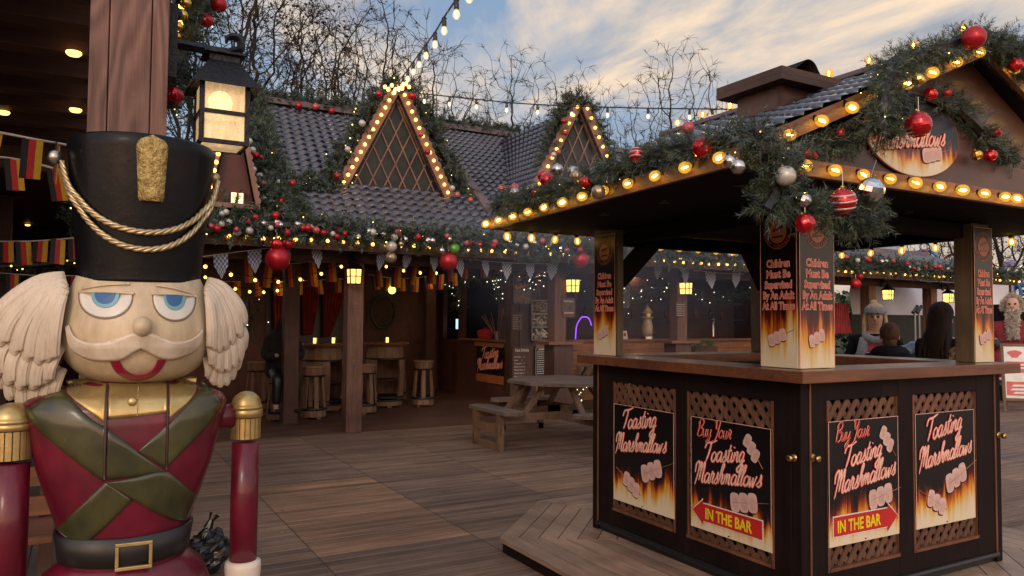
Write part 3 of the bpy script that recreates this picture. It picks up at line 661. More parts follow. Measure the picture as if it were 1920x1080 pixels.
b.prism([(EX0n,RY0),(EX0n+.028,RY0),(EX0f+.028,RY1),(EX0f,RY1)], fz0, fz1, 'xy'); b.build('fascia', M['fascia'], K)
b = MB(); b.box((EX1-.028,RY0,fz0),(EX1,RY1,fz1)); b.build('fascia', M['fascia'], K)
b = MB(); b.box((EX0f+.03,RY1-.028,fz0),(EX1-.03,RY1,fz1)); b.build('fascia', M['fascia'], K)
b = MB(); b.box((EX0n+.03,RY0-.002,2.240),(EX1-.03,RY0+.03,2.315)); b.build('tie_beam', M['fascia'], K, bevel=.003)
for sx, ex in ((-1, EX0n), (1, EX1)):
    b = MB(); b.prism([(ex, EZ-.088),(RX, RZ-.095),(RX, RZ-.012),(ex, EZ-.012)], RY0-.004, RY0+.024, 'xz'); b.build('rake_board', M['fascia'], K)
for yy, nm in ((RY0+.12, 'gable_board'), (RY1-.1, 'gable_board')):
    b = MB(); b.prism([(EX0n+.22, 2.254),(EX1-.22, 2.254),(RX, RZ-.06)], yy, yy+.012, 'xz'); b.build(nm, M['gable'], K)
# chimney
b = MB(); b.box((3.55,3.10,2.72),(3.90,3.44,3.0)); b.build('chimney', M['gable'], K)
b = MB(); b.box((3.885,3.094,2.8),(3.906,3.446,2.998)); b.box((3.544,3.094,2.75),(3.565,3.115,2.998)); b.build('chimney_corner', M['brown'], K)
b = MB(); b.box((3.46,3.01,3.0),(3.99,3.53,3.035)); b.box((3.46,3.01,3.036),(3.49,3.53,3.075)); b.box((3.96,3.01,3.036),(3.99,3.53,3.075)); b.box((3.491,3.01,3.036),(3.959,3.04,3.075)); b.box((3.491,3.50,3.036),(3.959,3.53,3.075)); b.build('chimney_cap', wood('cap_wood', (.09,.055,.045),(.05,.03,.026),'x',.6), K)
b = MB(); pr = [(3.50,3.06),(3.58,3.075),(3.66,3.13),(3.72,3.165),(3.78,3.15),(3.83,3.09),(3.90,3.05),(4.02,3.04)]; pr = [(p.x, p.z) for p in spline([(x,0,z) for x, z in pr], 4)]
n = len(pr); vs = [(x, y, z) for y in (3.04, 3.45) for x, z in pr]+[(x, y, z-.006) for y in (3.04, 3.45) for x, z in pr]
b.add(vs, [(i, i+1, n+i+1, n+i) for i in range(n-1)]+[(2*n+i, 3*n+i, 3*n+i+1, 2*n+i+1) for i in range(n-1)]+[(i, 2*n+i, 2*n+i+1, i+1) for i in range(n-1)]); b.build('flue_cowl', M['dark_x'], K, True)
# bulb strings on the kiosk
def bulbline(name, label, pts, group='amber bulb strings on the kiosk roof', direction=(0,0,-1), cable=True):
    base = Vector(pts[0]); t = thing(name, tuple(base), label, 'light string', group)
    if cable:
        up = Vector(direction)*-.055; c = MB(); c.tube([Vector(p)+up for p in pts], .004, 5); c.build('cable', M['rubber'], t)
    for p in pts: near_bulb(p, t, direction)
    return t
bulbline('light_string', 'amber bulb string along the left eave of the kiosk, under the garland', [lerp((EX0n-.035,2.34,2.285),(EX0f-.035,4.84,2.285), i/11) for i in range(12)], direction=(-.92,0,-.38))
bulbline('light_string', 'amber bulb string up the left slope of the kiosk front gable', [(2.60+i*.205, RY0-.04, EZ-.062+(2.60+i*.205-EX0n)*.43) for i in range(8)], direction=(0,-.9,-.44))
bulbline('light_string', 'amber bulb string down the right slope of the kiosk front gable', [(4.37+i*.2, RY0-.04, RZ-.065-(4.37+i*.2-RX)*.43) for i in range(8)], direction=(0,-.9,-.44))
bulbline('light_string', 'amber bulb string on the beam across the kiosk gable below the oval sign', [(2.50+i*.195, RY0-.04, 2.272) for i in range(10)]+[(4.37+i*.125, RY0-.04, 2.272) for i in range(13)], direction=(0,-.95,-.3))
bulbline('light_string', 'amber bulb string standing upright along the kiosk ridge', [(RX, RY0+.12+i*.29, RZ+.085) for i in range(9)], direction=(0,0,1))
bulbline('light_string', 'amber bulb string hanging under the rear eave of the kiosk', [(2.66+i*.205, RY1-.045, 2.20) for i in range(16)])
bulbline('light_string', 'amber bulb string hanging under the right eave of the kiosk', [(EX1-.05, 2.5+i*.29, 2.20) for i in range(8)])
# posters -----------------------------------------------------------------------
def marsh(parent, x, z, s, ang, n=3, y=-.004, stick=(.6,.6), wide=1.0):
    """three printed marshmallows on a stick, ang in degrees"""
    a = radians(ang); c, sn = cos(a), sin(a)
    b = MB(); L0_, L1_ = stick; b.beam((x-c*s*L0_*2, y, z-sn*s*L0_*2), (x+c*s*(n-1)*.95+c*s*L1_*2, y, z+sn*s*(n-1)*.95+sn*s*L1_*2), .002, s*.13, up=(0,1,0)); b.build('printed_stick', M['stick'], parent, loc=(0,0,0))
    for i in range(n):
        px_, pz_ = x+c*s*i*.95, z+sn*s*i*.95
        pol = []
        for k in range(20):
            th = 2*pi*k/20; ex = (abs(cos(th))**.6)*(1 if cos(th) > 0 else -1)*s*.50*wide; ez = (abs(sin(th))**.6)*(1 if sin(th) > 0 else -1)*s*.78
            ta = a*.55; pol.append((px_+ex*cos(ta)-ez*sin(ta), pz_+ex*sin(ta)+ez*cos(ta)))
        b = MB(); b.prism([(p-s*.07, q-s*.1) for p, q in pol], y-.0012-i*.0004, y-.0008-i*.0004, 'xz'); o_ = b.build('printed_shadow', M['black'], parent, loc=(0,0,0))
        b = MB(); b.prism(pol, y-.0028-i*.0005, y-.0018-i*.0005, 'xz'); b.build('printed_marshmallow', M['marsh'], parent, loc=(0,0,0))
        b = MB(); b.prism([(px_+(p-px_)*.62+s*.06, pz_+(q-pz_)*.62-s*.08) for p, q in pol], y-.0036-i*.0005, y-.0032-i*.0005, 'xz'); b.build('printed_marshmallow_end', M['marsh2'], parent, loc=(0,0,0))
def poster(kind, w, h, loc, rz, label):
    t = thing('poster', loc, label, 'poster', 'marshmallow posters on the kiosk sides', rz)
    b = MB(); b.box((0,-.003,0),(w,.003,h)); b.build('poster_board', flame_mat('poster_print', w, h, 0, .55), t, loc=(0,0,0))
    b = MB(); e = .003
    b.box((0,-.0042,0),(e,-.0031,h)); b.box((w-e,-.0042,0),(w,-.0031,h)); b.box((e,-.0042,h-e),(w-e,-.0031,h)); b.build('poster_edge', M['cream_text'], t, loc=(0,0,0))
    if kind == 'toast':
        script('Toasting', .10*w/.6, .495, .064, t, M['cream_text'], M['red_text'], .16, .86, wt=.115)
        script('Marshmallows', .03*w/.6, .335, .060, t, M['cream_text'], M['red_text'], .13, .84, wt=.115)
        marsh(t, .33*w/.6, .235, .074, 22, stick=(.1, 1.1)); marsh(t, .14*w/.6, .165, .064, -28, stick=(1.0,.4))
    else:
        script('Buy Your', .055, .55, .046, t, M['flagred2'], M['salmon'], .06, .90, wt=.085)
        marsh(t, .455, .575, .050, -52, stick=(.2, .8))
        script('Toasting', .12, .405, .057, t, M['cream_text'], M['red_text'], .15, .86, wt=.115)
        script('Marshmallows', .04, .27, .058, t, M['cream_text'], M['red_text'], .13, .86, wt=.115)
        marsh(t, .36, .215, .070, 10, stick=(.1, .8))
        fl = -1 if kind == 'left' else 1
        xa, xb = (.02, .56); pts = [(xa+.09,.055),(xa+.09,.03),(xa,.105),(xa+.09,.18),(xa+.09,.155),(xb,.155),(xb,.055)]
        if kind == 'right': pts = [(w-p, q) for p, q in pts][::-1]
        for gr_, yy, mm, nm in ((.006, -.0068, 'white', 'arrow_edge'), (0, -.0095, 'flagred2', 'arrow')):
            cxm = sum(p for p, q in pts)/len(pts); 
            pp = [(p+(gr_ if p > cxm else -gr_), q+(gr_ if q > .105 else -gr_)*(0 if abs(q-.105) < .01 else 1)) for p, q in pts]
            b = MB(); b.prism(pp, yy, yy+.001, 'xz'); b.build(nm, M[mm], t, loc=(0,0,0))
        text('IN THE BAR', .125 if kind == 'left' else .055, .073, .088, t, M['yellow_text'], -.0102, sx=.78, off=.0022)
    for x, z in ((w/2, .012), (w/2, h-.012)):
        b = MB(); b.tube([(x,-.003,z),(x,-.007,z)], .004, 8); b.build('screw', M['iron'], t, loc=(0,0,0))
    return t
M['flagred2'] = mat('arrow_red', (.50,.02,.02), rough=.35)
poster('toast', .62, .66, (KX0-.006, 4.305, .36), -pi/2, 'toasting marshmallows poster on the far left panel of the kiosk, beside the picnic table')
poster('left', .62, .66, (KX0-.006, 3.53, .36), -pi/2, 'poster with a red arrow pointing left reading IN THE BAR')
poster('right', .59, .66, (3.45, KY0-.006, .41), 0, 'poster with a red arrow pointing right reading IN THE BAR')
poster('toast', .59, .66, (4.20, KY0-.006, .41), 0, 'toasting marshmallows poster on the rightmost kiosk panel, above the bottom lattice')
def warning(loc, rz, label, w=.25):
    h = .86; t = thing('warning_sign', loc, label, 'warning sign', 'hot surface signs on the kiosk posts', rz)
    b = MB(); b.box((0,-.004,0),(w,.003,h)); b.build('sign_board', flame_mat('warning_print', w, h, 0, .35), t, loc=(0,0,0))
    b = MB(); e = .003; b.box((0,-.005,0),(e,-.0041,h)); b.box((w-e,-.005,0),(w,-.0041,h)); b.box((e,-.005,h-e),(w-e,-.0041,h)); b.build('sign_edge', M['salmon'], t, loc=(0,0,0))
    c = w/2
    b = MB(); r = .092; n = 40; vs = [(c+rr*cos(2*pi*i/n), -.006, .735+rr*sin(2*pi*i/n)) for rr in (r, r-.004) for i in range(n)]
    b.add(vs, [(i, (i+1) % n, n+(i+1) % n, n+i) for i in range(n)]); b.build('hot_surface_ring', M['orange'], t, loc=(0,0,0))
    b = MB(); b.prism([(c+.060*cos(2*pi*i/n), .735+.060*sin(2*pi*i/n)) for i in range(n)], -.0065, -.0055, 'xz'); b.build('hot_surface_disc', M['orange'], t, loc=(0,0,0))
    b = MB(); b.prism([(c-.032,.752),(c+.038,.772),(c+.034,.757),(c-.03,.738)], -.009, -.0075, 'xz'); b.prism([(c-.036,.712),(c+.036,.716),(c+.036,.708),(c-.036,.704)], -.009, -.0075, 'xz'); b.build('hot_surface_symbol', M['board'], t, loc=(0,0,0))
    for s_, up in (('WARNING', 1), ('HOT SURFACE', 0)):
        for i, chh in enumerate(s_):
            k = len(s_); a = (pi/2-(i-(k-1)/2)*.30) if up else (-pi/2+(i-(k-1)/2)*.235)
            if chh == ' ': continue
            rr = .066 if up else .085
            text(chh, c+rr*cos(a), .735+rr*sin(a), .021, t, M['orange'], -.0065, 'CENTER', rot=-(a-pi/2) if up else -(a+pi/2), name='hot_surface_letter', off=.0004)
    for i, ln in enumerate(('Children', 'Must Be', 'Supervised', 'By An Adult', 'At All Times')):
        z = .545-.058*i; sx_ = {0:.78,1:.86,2:.74,3:.74,4:.74}[i]
        text(ln, c, z, .058, t, M['salmon'], -.0055, 'CENTER', sx=sx_*w/.25, off=.0032, name='lettering_outline'); text(ln, c, z, .058, t, M['flagred2'], -.0075, 'CENTER', sx=sx_*w/.25, off=-.0012, name='lettering')
    marsh(t, c-.045*w/.25, .145, .044, 22, stick=(.3, .9), y=-.006)
    return t
warning((3.294, 3.022, 1.352), -pi/2, 'hot surface warning sign on the left face of the nearest kiosk post')
warning((3.296, 2.764, 1.352), 0, 'hot surface warning sign on the right face of the nearest kiosk post', .275)
warning((3.244, 4.545, 1.352), -pi/2, 'hot surface warning sign on the far left kiosk post, by the picnic table')
warning((4.91, 2.764, 1.352), 0, 'hot surface warning sign on the right kiosk post, near the santa figure', .205)
# oval sign on the gable
t = thing('oval_sign', (3.68, RY0+.105, 2.565), 'round black toasting marshmallows sign with flames hanging in the kiosk gable', 'sign')
n = 48; A_, B_ = .39, .215
b = MB(); b.prism([(A_*cos(2*pi*i/n), B_*sin(2*pi*i/n)) for i in range(n)], -.006, .006, 'xz'); b.build('sign_board', flame_mat('oval_print', 1.0, .43, -.215, .3), t, loc=(0,0,0))
b = MB(); b.tube([(A_*cos(2*pi*i/n), 0, B_*sin(2*pi*i/n)) for i in range(n)], .006, 6, closed=True); b.build('sign_rim', M['orange'], t, loc=(0,0,0))
script('Toasting', -.17, -.005, .043, t, M['cream_text'], M['red_text'], .22, 1.05, face=-.01); script('Marshmallows', -.31, -.115, .054, t, M['cream_text'], M['red_text'], .15, 1.02, face=-.01)
marsh(t, .10, -.10, .05, 14, stick=(.2,1.2), y=-.008, wide=1.5)
# ------------------------------------------------------------------ garlands on the kiosk
def garland(label, paths, R, per_m, L0, nl, nw, k, mats=('needle',), group=None, seed=1, baubles=(), fairy=0, cat='garland', droop=.3, fmat='fairy', core=.03):
    p0 = Vector(paths[0][0]); t = thing('garland', tuple(p0), label, cat, group)
    for i, m_ in enumerate(mats):
        mb = MB()
        for j, p in enumerate(paths): sprigs(mb, spline(p, 4), R, per_m/len(mats), L0, nl, nw, k, seed=seed+i*17+j*5, droop=droop)
        mb.build('needles' if i == 0 else 'frosted_needles', M[m_], t)
    if core:
        mb = MB()
        for p in paths: mb.tube(spline(p, 4), core, 6)
        mb.build('wire_core', M['black'], t)
    rd = random.Random(seed+99); allp = [q for p in paths for q in spline(p, 8)]
    for (px_, py_, ax, vl, kind, r) in baubles:
        q = at(px_, py_, ax, vl); inst('bauble', BALL[kind], q, t, (rd.uniform(-.5,.5), rd.uniform(-.5,.5), rd.uniform(0,6)), r)
    for i in range(fairy):
        q = Vector(rd.choice(allp))+Vector((rd.gauss(0,1), rd.gauss(0,1), rd.gauss(0,.8)))*R*.75
        inst('fairy_light', FAIRY[fmat], q, t, None, rd.uniform(.6,1)*(.0105 if R > .11 else .0035))
    return t
def P(*a): return at(*a)
NB = dict(L0=.09, nl=.042, nw=.0034, k=26, mats=('needle','needleblue'))
garland('green garland with red and silver baubles along the left eave of the kiosk', [[P(928,385,0,2.44),P(1000,368,0,2.43),P(1080,345,0,2.42),P(1150,318,0,2.40),P(1230,290,0,2.38),P(1300,275,0,2.37),P(1370,262,0,2.36),P(1425,250,0,2.36)]], .062, 330, seed=3, fairy=14,
    baubles=[(1026,338,0,2.40,'redringed',.045),(1045,318,0,2.40,'silver',.035),(1082,331,0,2.38,'champ',.04),(1097,342,0,2.34,'redribbed',.032),(1122,360,0,2.34,'champ',.038),(965,362,0,2.42,'silver',.036),(965,352,0,2.5,'pink',.03),(995,355,0,2.42,'disco',.03),(941,354,0,2.46,'candy',.030),(1005,362,0,2.42,'redribbed',.03),(1018,330,0,2.5,'redringed',.035),(1195,290,0,2.34,'candy',.042),(1318,277,0,2.33,'redribbed',.048),(1384,312,1,2.2,'silver',.032),(1368,302,1,2.2,'silver',.026),(1075,322,0,2.5,'disco',.035),(1290,240,0,2.5,'pink',.03),(1140,335,0,2.4,'silver',.024)], **NB)
garland('bushy garland gathered at the front left corner of the kiosk roof', [[P(1405,245,1,2.22),P(1440,290,1,2.18),P(1460,325,1,2.16),P(1455,360,1,2.16),P(1435,395,1,2.16)],[P(1450,320,1,2.16),P(1490,370,1,2.14),P(1530,395,1,2.14),P(1590,400,1,2.13),P(1650,395,1,2.13)],[P(1440,300,1,2.16),P(1480,290,1,2.16),P(1500,300,1,2.16)],[P(1600,400,1,2.12),P(1612,425,1,2.12),P(1610,440,1,2.12)]], .066, 420, seed=11, fairy=8,
    baubles=[(1473,330,1,2.10,'pearl',.042),(1384,312,1,2.16,'silver',.03),(1507,375,1,2.08,'disco',.03)], **NB)
garland('hanging garland drop with a tapering tail in front of the kiosk gable sign', [[P(1680,115,1,2.18),P(1665,150,1,2.16),P(1658,190,1,2.15),P(1655,225,1,2.15),P(1672,255,1,2.15)],[P(1655,210,1,2.15),P(1648,245,1,2.15)],[P(1690,190,1,2.15),P(1702,215,1,2.15)]], .075, 430, seed=21, fairy=8,
    baubles=[(1722,150,1,2.12,'goldfacet',.03),(1700,245,1,2.1,'gold',.018)], **NB)
garland('garland over the peak of the kiosk gable', [[P(1675,118,1,2.22),P(1715,105,1,2.22),P(1765,92,1,2.22),P(1815,72,1,2.22),P(1860,78,1,2.22),P(1900,85,1,2.22),P(1935,100,1,2.22)],[P(1870,80,1,2.2),P(1905,110,1,2.2),P(1935,140,1,2.2)]], .042, 300, seed=31, fairy=6,
    baubles=[(1905,122,1,2.16,'redribbed',.036)], **NB)
garland('dim garland pinned inside the kiosk gable left of the oval sign', [[P(1480,285,1,2.34),P(1530,275,1,2.34),P(1580,262,1,2.34),P(1620,245,1,2.34)]], .06, 260, seed=41, baubles=[(1575,250,1,2.3,'red',.022),(1513,288,1,2.3,'red',.022),(1527,292,1,2.3,'red',.016)], **NB)
garland('dim garland pinned inside the kiosk gable right of the oval sign', [[P(1740,180,1,2.34),P(1790,200,1,2.34),P(1830,235,1,2.34),P(1860,270,1,2.34),P(1905,300,1,2.34)]], .06, 230, seed=51, baubles=[(1745,177,1,2.3,'redringed',.034),(1775,175,1,2.3,'red',.024),(1831,291,1,2.3,'goldfacet',.03),(1857,292,1,2.3,'redribbed',.034),(1868,248,1,2.3,'redribbed',.028)], **NB)
def bauble(label, pos, kind, r, group=None, ribbon=None):
    t = thing('bauble', tuple(pos), label, 'bauble', group); o = inst('ornament', BALL[kind], pos, t, (random.uniform(-.3,.3),random.uniform(-.3,.3),random.uniform(0,6)), r)
    b = MB(); top = Vector(ribbon) if ribbon is not None else Vector(pos)+Vector((0,.0,r*1.15+.06)); b.tube([Vector(pos)+Vector((0,0,r*1.1)), top], .002 if r < .1 else .004, 5); b.build('hanger', M['silver'], t)
    return t
bauble('ringed red bauble at the foot of the corner garland of the kiosk', P(1580,378,1,2.06), 'candy', .056)
bauble('mirrored silver bauble on a silver ribbon in front of the kiosk beam bulbs', P(1633,357,1,2.06), 'disco', .056, ribbon=P(1643,300,1,2.1))
bauble('small glossy red bauble hanging beside the hot surface disc of the nearest post', P(1509,419,1,2.08), 'redribbed', .040)
bauble('large wavy red bauble hanging in front of the oval sign', P(1722,234,1,2.06), 'redringed', .058)
bauble('large red bauble at the peak of the kiosk gable', P(1826,71,1,2.14), 'redgl', .058) if 'redgl' in BALL else bauble('large red bauble at the peak of the kiosk gable', P(1826,71,1,2.14), 'red', .058)
# ------------------------------------------------------------------ main bar building
def onplane(px, py, P0, n):
    d = _f+_r2*((px-960)/FPX)+_u2*((540-py)/FPX); n = Vector(n); t = (Vector(P0)-EYE).dot(n)/d.dot(n); return EYE+d*t
EY, EZ2, RYm, RZm = 9.72, 2.64, 13.0, 5.18
SL = (RZm-EZ2)/(RYm-EY)
RN = Vector((0, -SL, 1)).normalized()
def roofpt(px, py, lift=.1): return onplane(px, py, (0, EY, EZ2), RN)+RN*lift
B = thing('bar_building', (7.0, 12.0, 0), 'long brown timber Christmas bar with tiled roof, steep gabled dormers and an open porch', 'building')
def bpart(mb, name, m, **k): return mb.build(name, m, B, **k)
roofsheet((1.45,EY,EZ2),(5.45,EY,EZ2),(5.45,RYm,RZm),(1.9,RYm,RZm), .17,.175, .019,.036, name='roof_tiles', parent=B, sub=4)
roofsheet((5.5,EY,EZ2),(15.15,EY,EZ2),(12.3,RYm,RZm),(5.5,RYm,RZm), .17,.175, .019,.036, name='roof_tiles', parent=B, sub=4)
mb = MB(); mb.add([(15.15,EY,EZ2-.01),(15.15,16.3,EZ2-.01),(12.3,RYm,RZm-.01)],[(0,1,2)]); mb.add([(1.5,16.3,EZ2),(15.15,16.3,EZ2),(12.3,RYm+.01,RZm-.02),(1.9,RYm+.01,RZm-.02)],[(3,2,1,0)]); bpart(mb, 'rear_roof', M['tileedge'])
mb = MB(); mb.beam((1.9,RYm,RZm+.05),(12.3,RYm,RZm+.05),.2,.09); mb.beam((12.3,RYm,RZm+.04),(15.15,EY,EZ2+.05),.14,.09); bpart(mb, 'ridge_cap', M['tileedge'])
mb = MB(); mb.beam((5.47,EY-.02,EZ2+.07),(5.47,RYm-.3,RZm-.2),.16,.06,up=RN); bpart(mb, 'roof_strip', wood('strip_wood',(.17,.125,.13),(.10,.075,.08),'y',.6))
mb = MB(); mb.box((.9,EY-.03,EZ2-.16),(15.15,EY,EZ2-.02)); bpart(mb, 'fascia', M['brown_x'])
mb = MB(); mb.box((.9,EY+.001,EZ2-.10),(15.1,10.7,EZ2-.08)); bpart(mb, 'soffit', M['brown_x'])
mb = MB(); mb.box((.9,10.7,2.68),(18.8,16.2,2.70)); bpart(mb, 'porch_ceiling', M['brown_x'])
mb = MB(); mb.box((.9,10.42,EZ2-.26),(18.8,10.6,EZ2-.101)); bpart(mb, 'porch_beam', M['brown_x'])
mb = MB(); mb.box((.9,15.9,0),(7.0,16.0,2.68)); bpart(mb, 'back_wall', wood('porch_wall',(.17,.075,.05),(.09,.042,.032),'z',.6,1,.4,.2))
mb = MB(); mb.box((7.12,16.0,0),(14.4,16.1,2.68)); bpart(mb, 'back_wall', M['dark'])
# side wall at X = 7 with a serving window, then the front wall of the bar at Y = 12.4
mb = MB(); mb.box((7.0,12.62,0),(7.1,16.0,1.16)); mb.box((7.0,12.62,2.5),(7.1,15.9,2.68)); mb.box((7.0,14.62,1.16),(7.1,14.82,2.5)); mb.box((7.0,15.6,1.16),(7.1,15.9,2.5)); bpart(mb, 'side_wall', wood('wall_red', (.12,.045,.035),(.06,.026,.022),'z',.5,1,.3,.2))
mb = MB(); mb.box((6.94,12.4,0),(7.12,12.6,2.68)); bpart(mb, 'corner_post', M['brown'], bevel=.01)
mb = MB(); mb.box((7.13,12.4,0),(7.5,12.46,2.68)); bpart(mb, 'menu_wall', wood('wall_plum',(.085,.05,.055),(.05,.03,.034),'z',.5,1,.3,.2))
mb = MB()
for i in range(7): mb.box((7.51,12.42,.02+i*.165),(14.3,12.47,.02+i*.165+.158))
bpart(mb, 'bar_front', M['barwood'])
mb = MB(); mb.box((7.4,12.3,1.175),(14.3,12.75,1.215)); bpart(mb, 'bar_top', M['barwood'])
mb = MB(); mb.box((6.93,12.62,1.165),(7.32,14.6,1.20)); bpart(mb, 'window_sill', M['barwood'])
mb = MB(); mb.box((6.975,12.75,1.06),(6.995,13.98,1.14)); bpart(mb, 'yellow_edge', mat('yellow_strip',(.42,.22,.05),rough=.4))
for x in (3.20, 6.62, 9.22, 12.0, 14.55, 16.75):
    mb = MB(); mb.box((x,10.38,.0),(x+.23,10.6,EZ2-.26)); p = bpart(mb, 'porch_post', M['post_wood'], bevel=.012)
    mb = MB()
    for i in range(26):
        z = .95+i*.042
        mb.beam((x+.075,10.379,z),(x+.115,10.379,z+.03),.012,.008,up=(0,1,0)); mb.beam((x+.155,10.379,z),(x+.115,10.379,z+.03),.012,.008,up=(0,1,0))
    mb.build('carving', M['table_leg'], p)
for x, y in ((2.62,11.62),(6.3,14.9),(4.9,15.4)):
    mb = MB(); mb.box((x,y,0),(x+.22,y+.2,2.68)); bpart(mb, 'inner_post', M['brown'], bevel=.01)
for x in (6.50, 9.05): 
    mb = MB(); mb.box((x-.05,10.28,1.20),(x+.62,10.72,1.25)); bpart(mb, 'post_shelf', M['counter'])
    mb = MB(); mb.box((x+.1,10.35,0.0),(x+.46,10.66,1.195)); bpart(mb, 'shelf_pedestal', M['brown'])
# lights added on the porch ceiling to brighten the dark interior
for x, y in ((1.2,12.2),(3.4,13.4),(5.6,12.4),(6.1,14.3),(9.6,11.6),(8.3,13.8),(11.0,13.8),(1.5,14.6)):
    mb = MB(); mb.tube([(x,y,2.679),(x,y,2.668)], .045, 10); bpart(mb, 'added_fill_light', M['porchfill'])
def dormer(apex, y, bz, hw, back, label_bulbs, win=True, bw=.15, wall=None):
    ax, az = apex; sl = (az-bz)/hw
    d = thing('dormer', (ax, y, bz), None, None); del_keys = [k for k in ('label','category') if k in d.keys()]
    d.parent = B; d.location = Vector((ax, y, bz))-Vector(B.location)
    for sgn in (-1, 1):
        e = ax+sgn*(hw+.10); ez = az-sl*(hw+.10)
        q = [(e,y-.12,ez),(e,y+.05,ez),(ax,back,az+.02),(ax,y-.12,az+.02)]
        if sgn > 0: q = [q[1],q[0],q[3],q[2]]
        o = roofsheet(*q, .17,.17,.016,.02, parent=d, sub=4)
        # scalloped barge board
        mb = MB(); n = 15; L_ = sqrt(hw*hw+(az-bz)**2); dx, dz = -sgn*hw/L_, (az-bz)/L_; ox, oz = sgn*dz, sgn*-dx
        b0 = Vector((ax+sgn*hw, 0, bz)); D = Vector((dx,0,dz)); O = Vector((sgn*abs(dz),0,abs(dx)))
        inner = []; outer = []
        for i in range(n*6+1):
            t = i/(n*6)*L_*1.0; inner.append(b0+D*t); outer.append(b0+D*t+O*(bw+.022*abs(sin(pi*i/6))))
        vs = [(p.x, y-.135, p.z) for p in inner+outer]+[(p.x, y-.10, p.z) for p in inner+outer]; m_ = len(inner); h = 2*m_
        fs = []
        for i in range(m_-1): fs += [(i,i+1,m_+i+1,m_+i),(h+i,h+m_+i,h+m_+i+1,h+i+1),(m_+i,m_+i+1,h+m_+i+1,h+m_+i),(i,h+i,h+i+1,i+1)]
        mb.add(vs, fs); mb.build('barge_board', M['bargewood'], d)
        if label_bulbs[0 if sgn < 0 else 1]:
            pts = [b0+D*(L_*(k+.6)/13)+O*(bw*.5)+Vector((0,y-.155,0)) for k in range(13)]
            t = thing('light_string', tuple(pts[0]), label_bulbs[0 if sgn < 0 else 1], 'light string', 'amber bulb rows on the dormer boards')
            for p in pts:
                s = inst('light_bulb', BULB_FAR, p, t, None, .026); 
            mb = MB()
            for p in pts: mb.lathe([(.045,-.004),(.05,.0),(.045,.006),(.03,.004)], 12)
    mb = MB(); mb.prism([(ax-hw,bz),(ax+hw,bz),(ax,az)], y-.02, y, 'xz'); mb.build('window_glass' if win else 'gable_wall', wall or M['dormerglass'], d)
    mb = MB(); mb.box((ax-hw-.05,y-.15,bz-.06),(ax+hw+.05,y+.0,bz-.0)); mb.build('sill', M['bargewood'], d)
    if win:
        fr = MB(); 
        for sgn in (-1,1): fr.beam((ax+sgn*hw*.97,y-.04,bz+.04),(ax+sgn*.01,y-.04,az-.06),.035,.06,up=(0,1,0))
        fr.beam((ax-hw,y-.04,bz+.035),(ax+hw,y-.04,bz+.035),.035,.06); fr.build('window_frame', M['bargewood'], d)
        la = MB(); st = .235
        for k in range(-5, 6):
            for sg in (-1, 1):
                x0 = ax+k*st+sg*.0; dxx = sg*1.0/2.05; t0 = None
                # clip the glazing bar to the triangle
                pts = []
                for i in range(61):
                    t = (az-bz)*i/60; xx = x0+dxx*t; zz = bz+t
                    if abs(xx-ax) < hw*(1-t/(az-bz))-.02: pts.append((xx, y-.03, zz))
                if len(pts) > 4: la.beam(pts[0], pts[-1], .02, .022 if sg > 0 else .018, up=(0,1,0))
        la.build('glazing_bars', M['bargewood'], d)
    return d
M['bargewood'] = wood('barge_wood', (.27,.15,.11),(.16,.09,.07),'z',.5,1,.3,0)
M['dormerglass'] = mat('dormer_glass', (.022,.026,.022), (.006,.008,.007), 3.5, .3, spec=.25)
dormer((4.07,5.02), 10.95, 3.47, .80, 12.9, ('amber bulb row up the left board of the diamond-paned dormer','amber bulb row down the right board of the diamond-paned dormer'))
dormer((6.92,5.05), 10.2, 3.15, 1.02, 12.9, ('amber bulb row on the left board of the far dormer behind the kiosk','amber bulb row on the right board of the far dormer behind the kiosk'))
dormer((1.52,4.3), 9.75, 2.98, .27, 12.0, ('amber bulb row up the left edge of the narrow brown gable behind the lantern',None), win=False, wall=wood('gable_red',(.11,.036,.026),(.07,.025,.02),'z',.5,1,.3,0), bw=.05)
D3 = [o for o in bpy.data.objects if o.name.startswith('dormer')][-1]
mb = MB(); p = at(445,375,1,9.7); mb.box((p.x-.07,9.715,p.z-.09),(p.x+.07,9.728,p.z+.09)); 
w3 = mb.build('small_window', M['litwin'], B)
mb = MB()
for dx in (-.08,0,.08): mb.box((p.x+dx-.008,9.70,p.z-.10),(p.x+dx+.008,9.713,p.z+.10))
mb.build('small_window_frame', M['brown'], B)
# far lower roof to the right
mb = MB(); mb.box((14.4,12.4,0),(14.5,16,2.68)); bpart(mb, 'end_wall', M['brown'])
roofsheet((15.2,EY,2.62),(19,EY,2.62),(19,11.9,3.35),(15.2,11.9,3.35), .17,.17,.016,.02, parent=B, sub=4)
mb = MB(); mb.box((15.2,EY-.03,2.48),(19,EY,2.62)); bpart(mb, 'lower_fascia', M['brown_x']); mb = MB(); mb.beam((15.2,11.9,3.38),(19,11.9,3.38),.16,.08); bpart(mb, 'lower_ridge_cap', M['tileedge'])
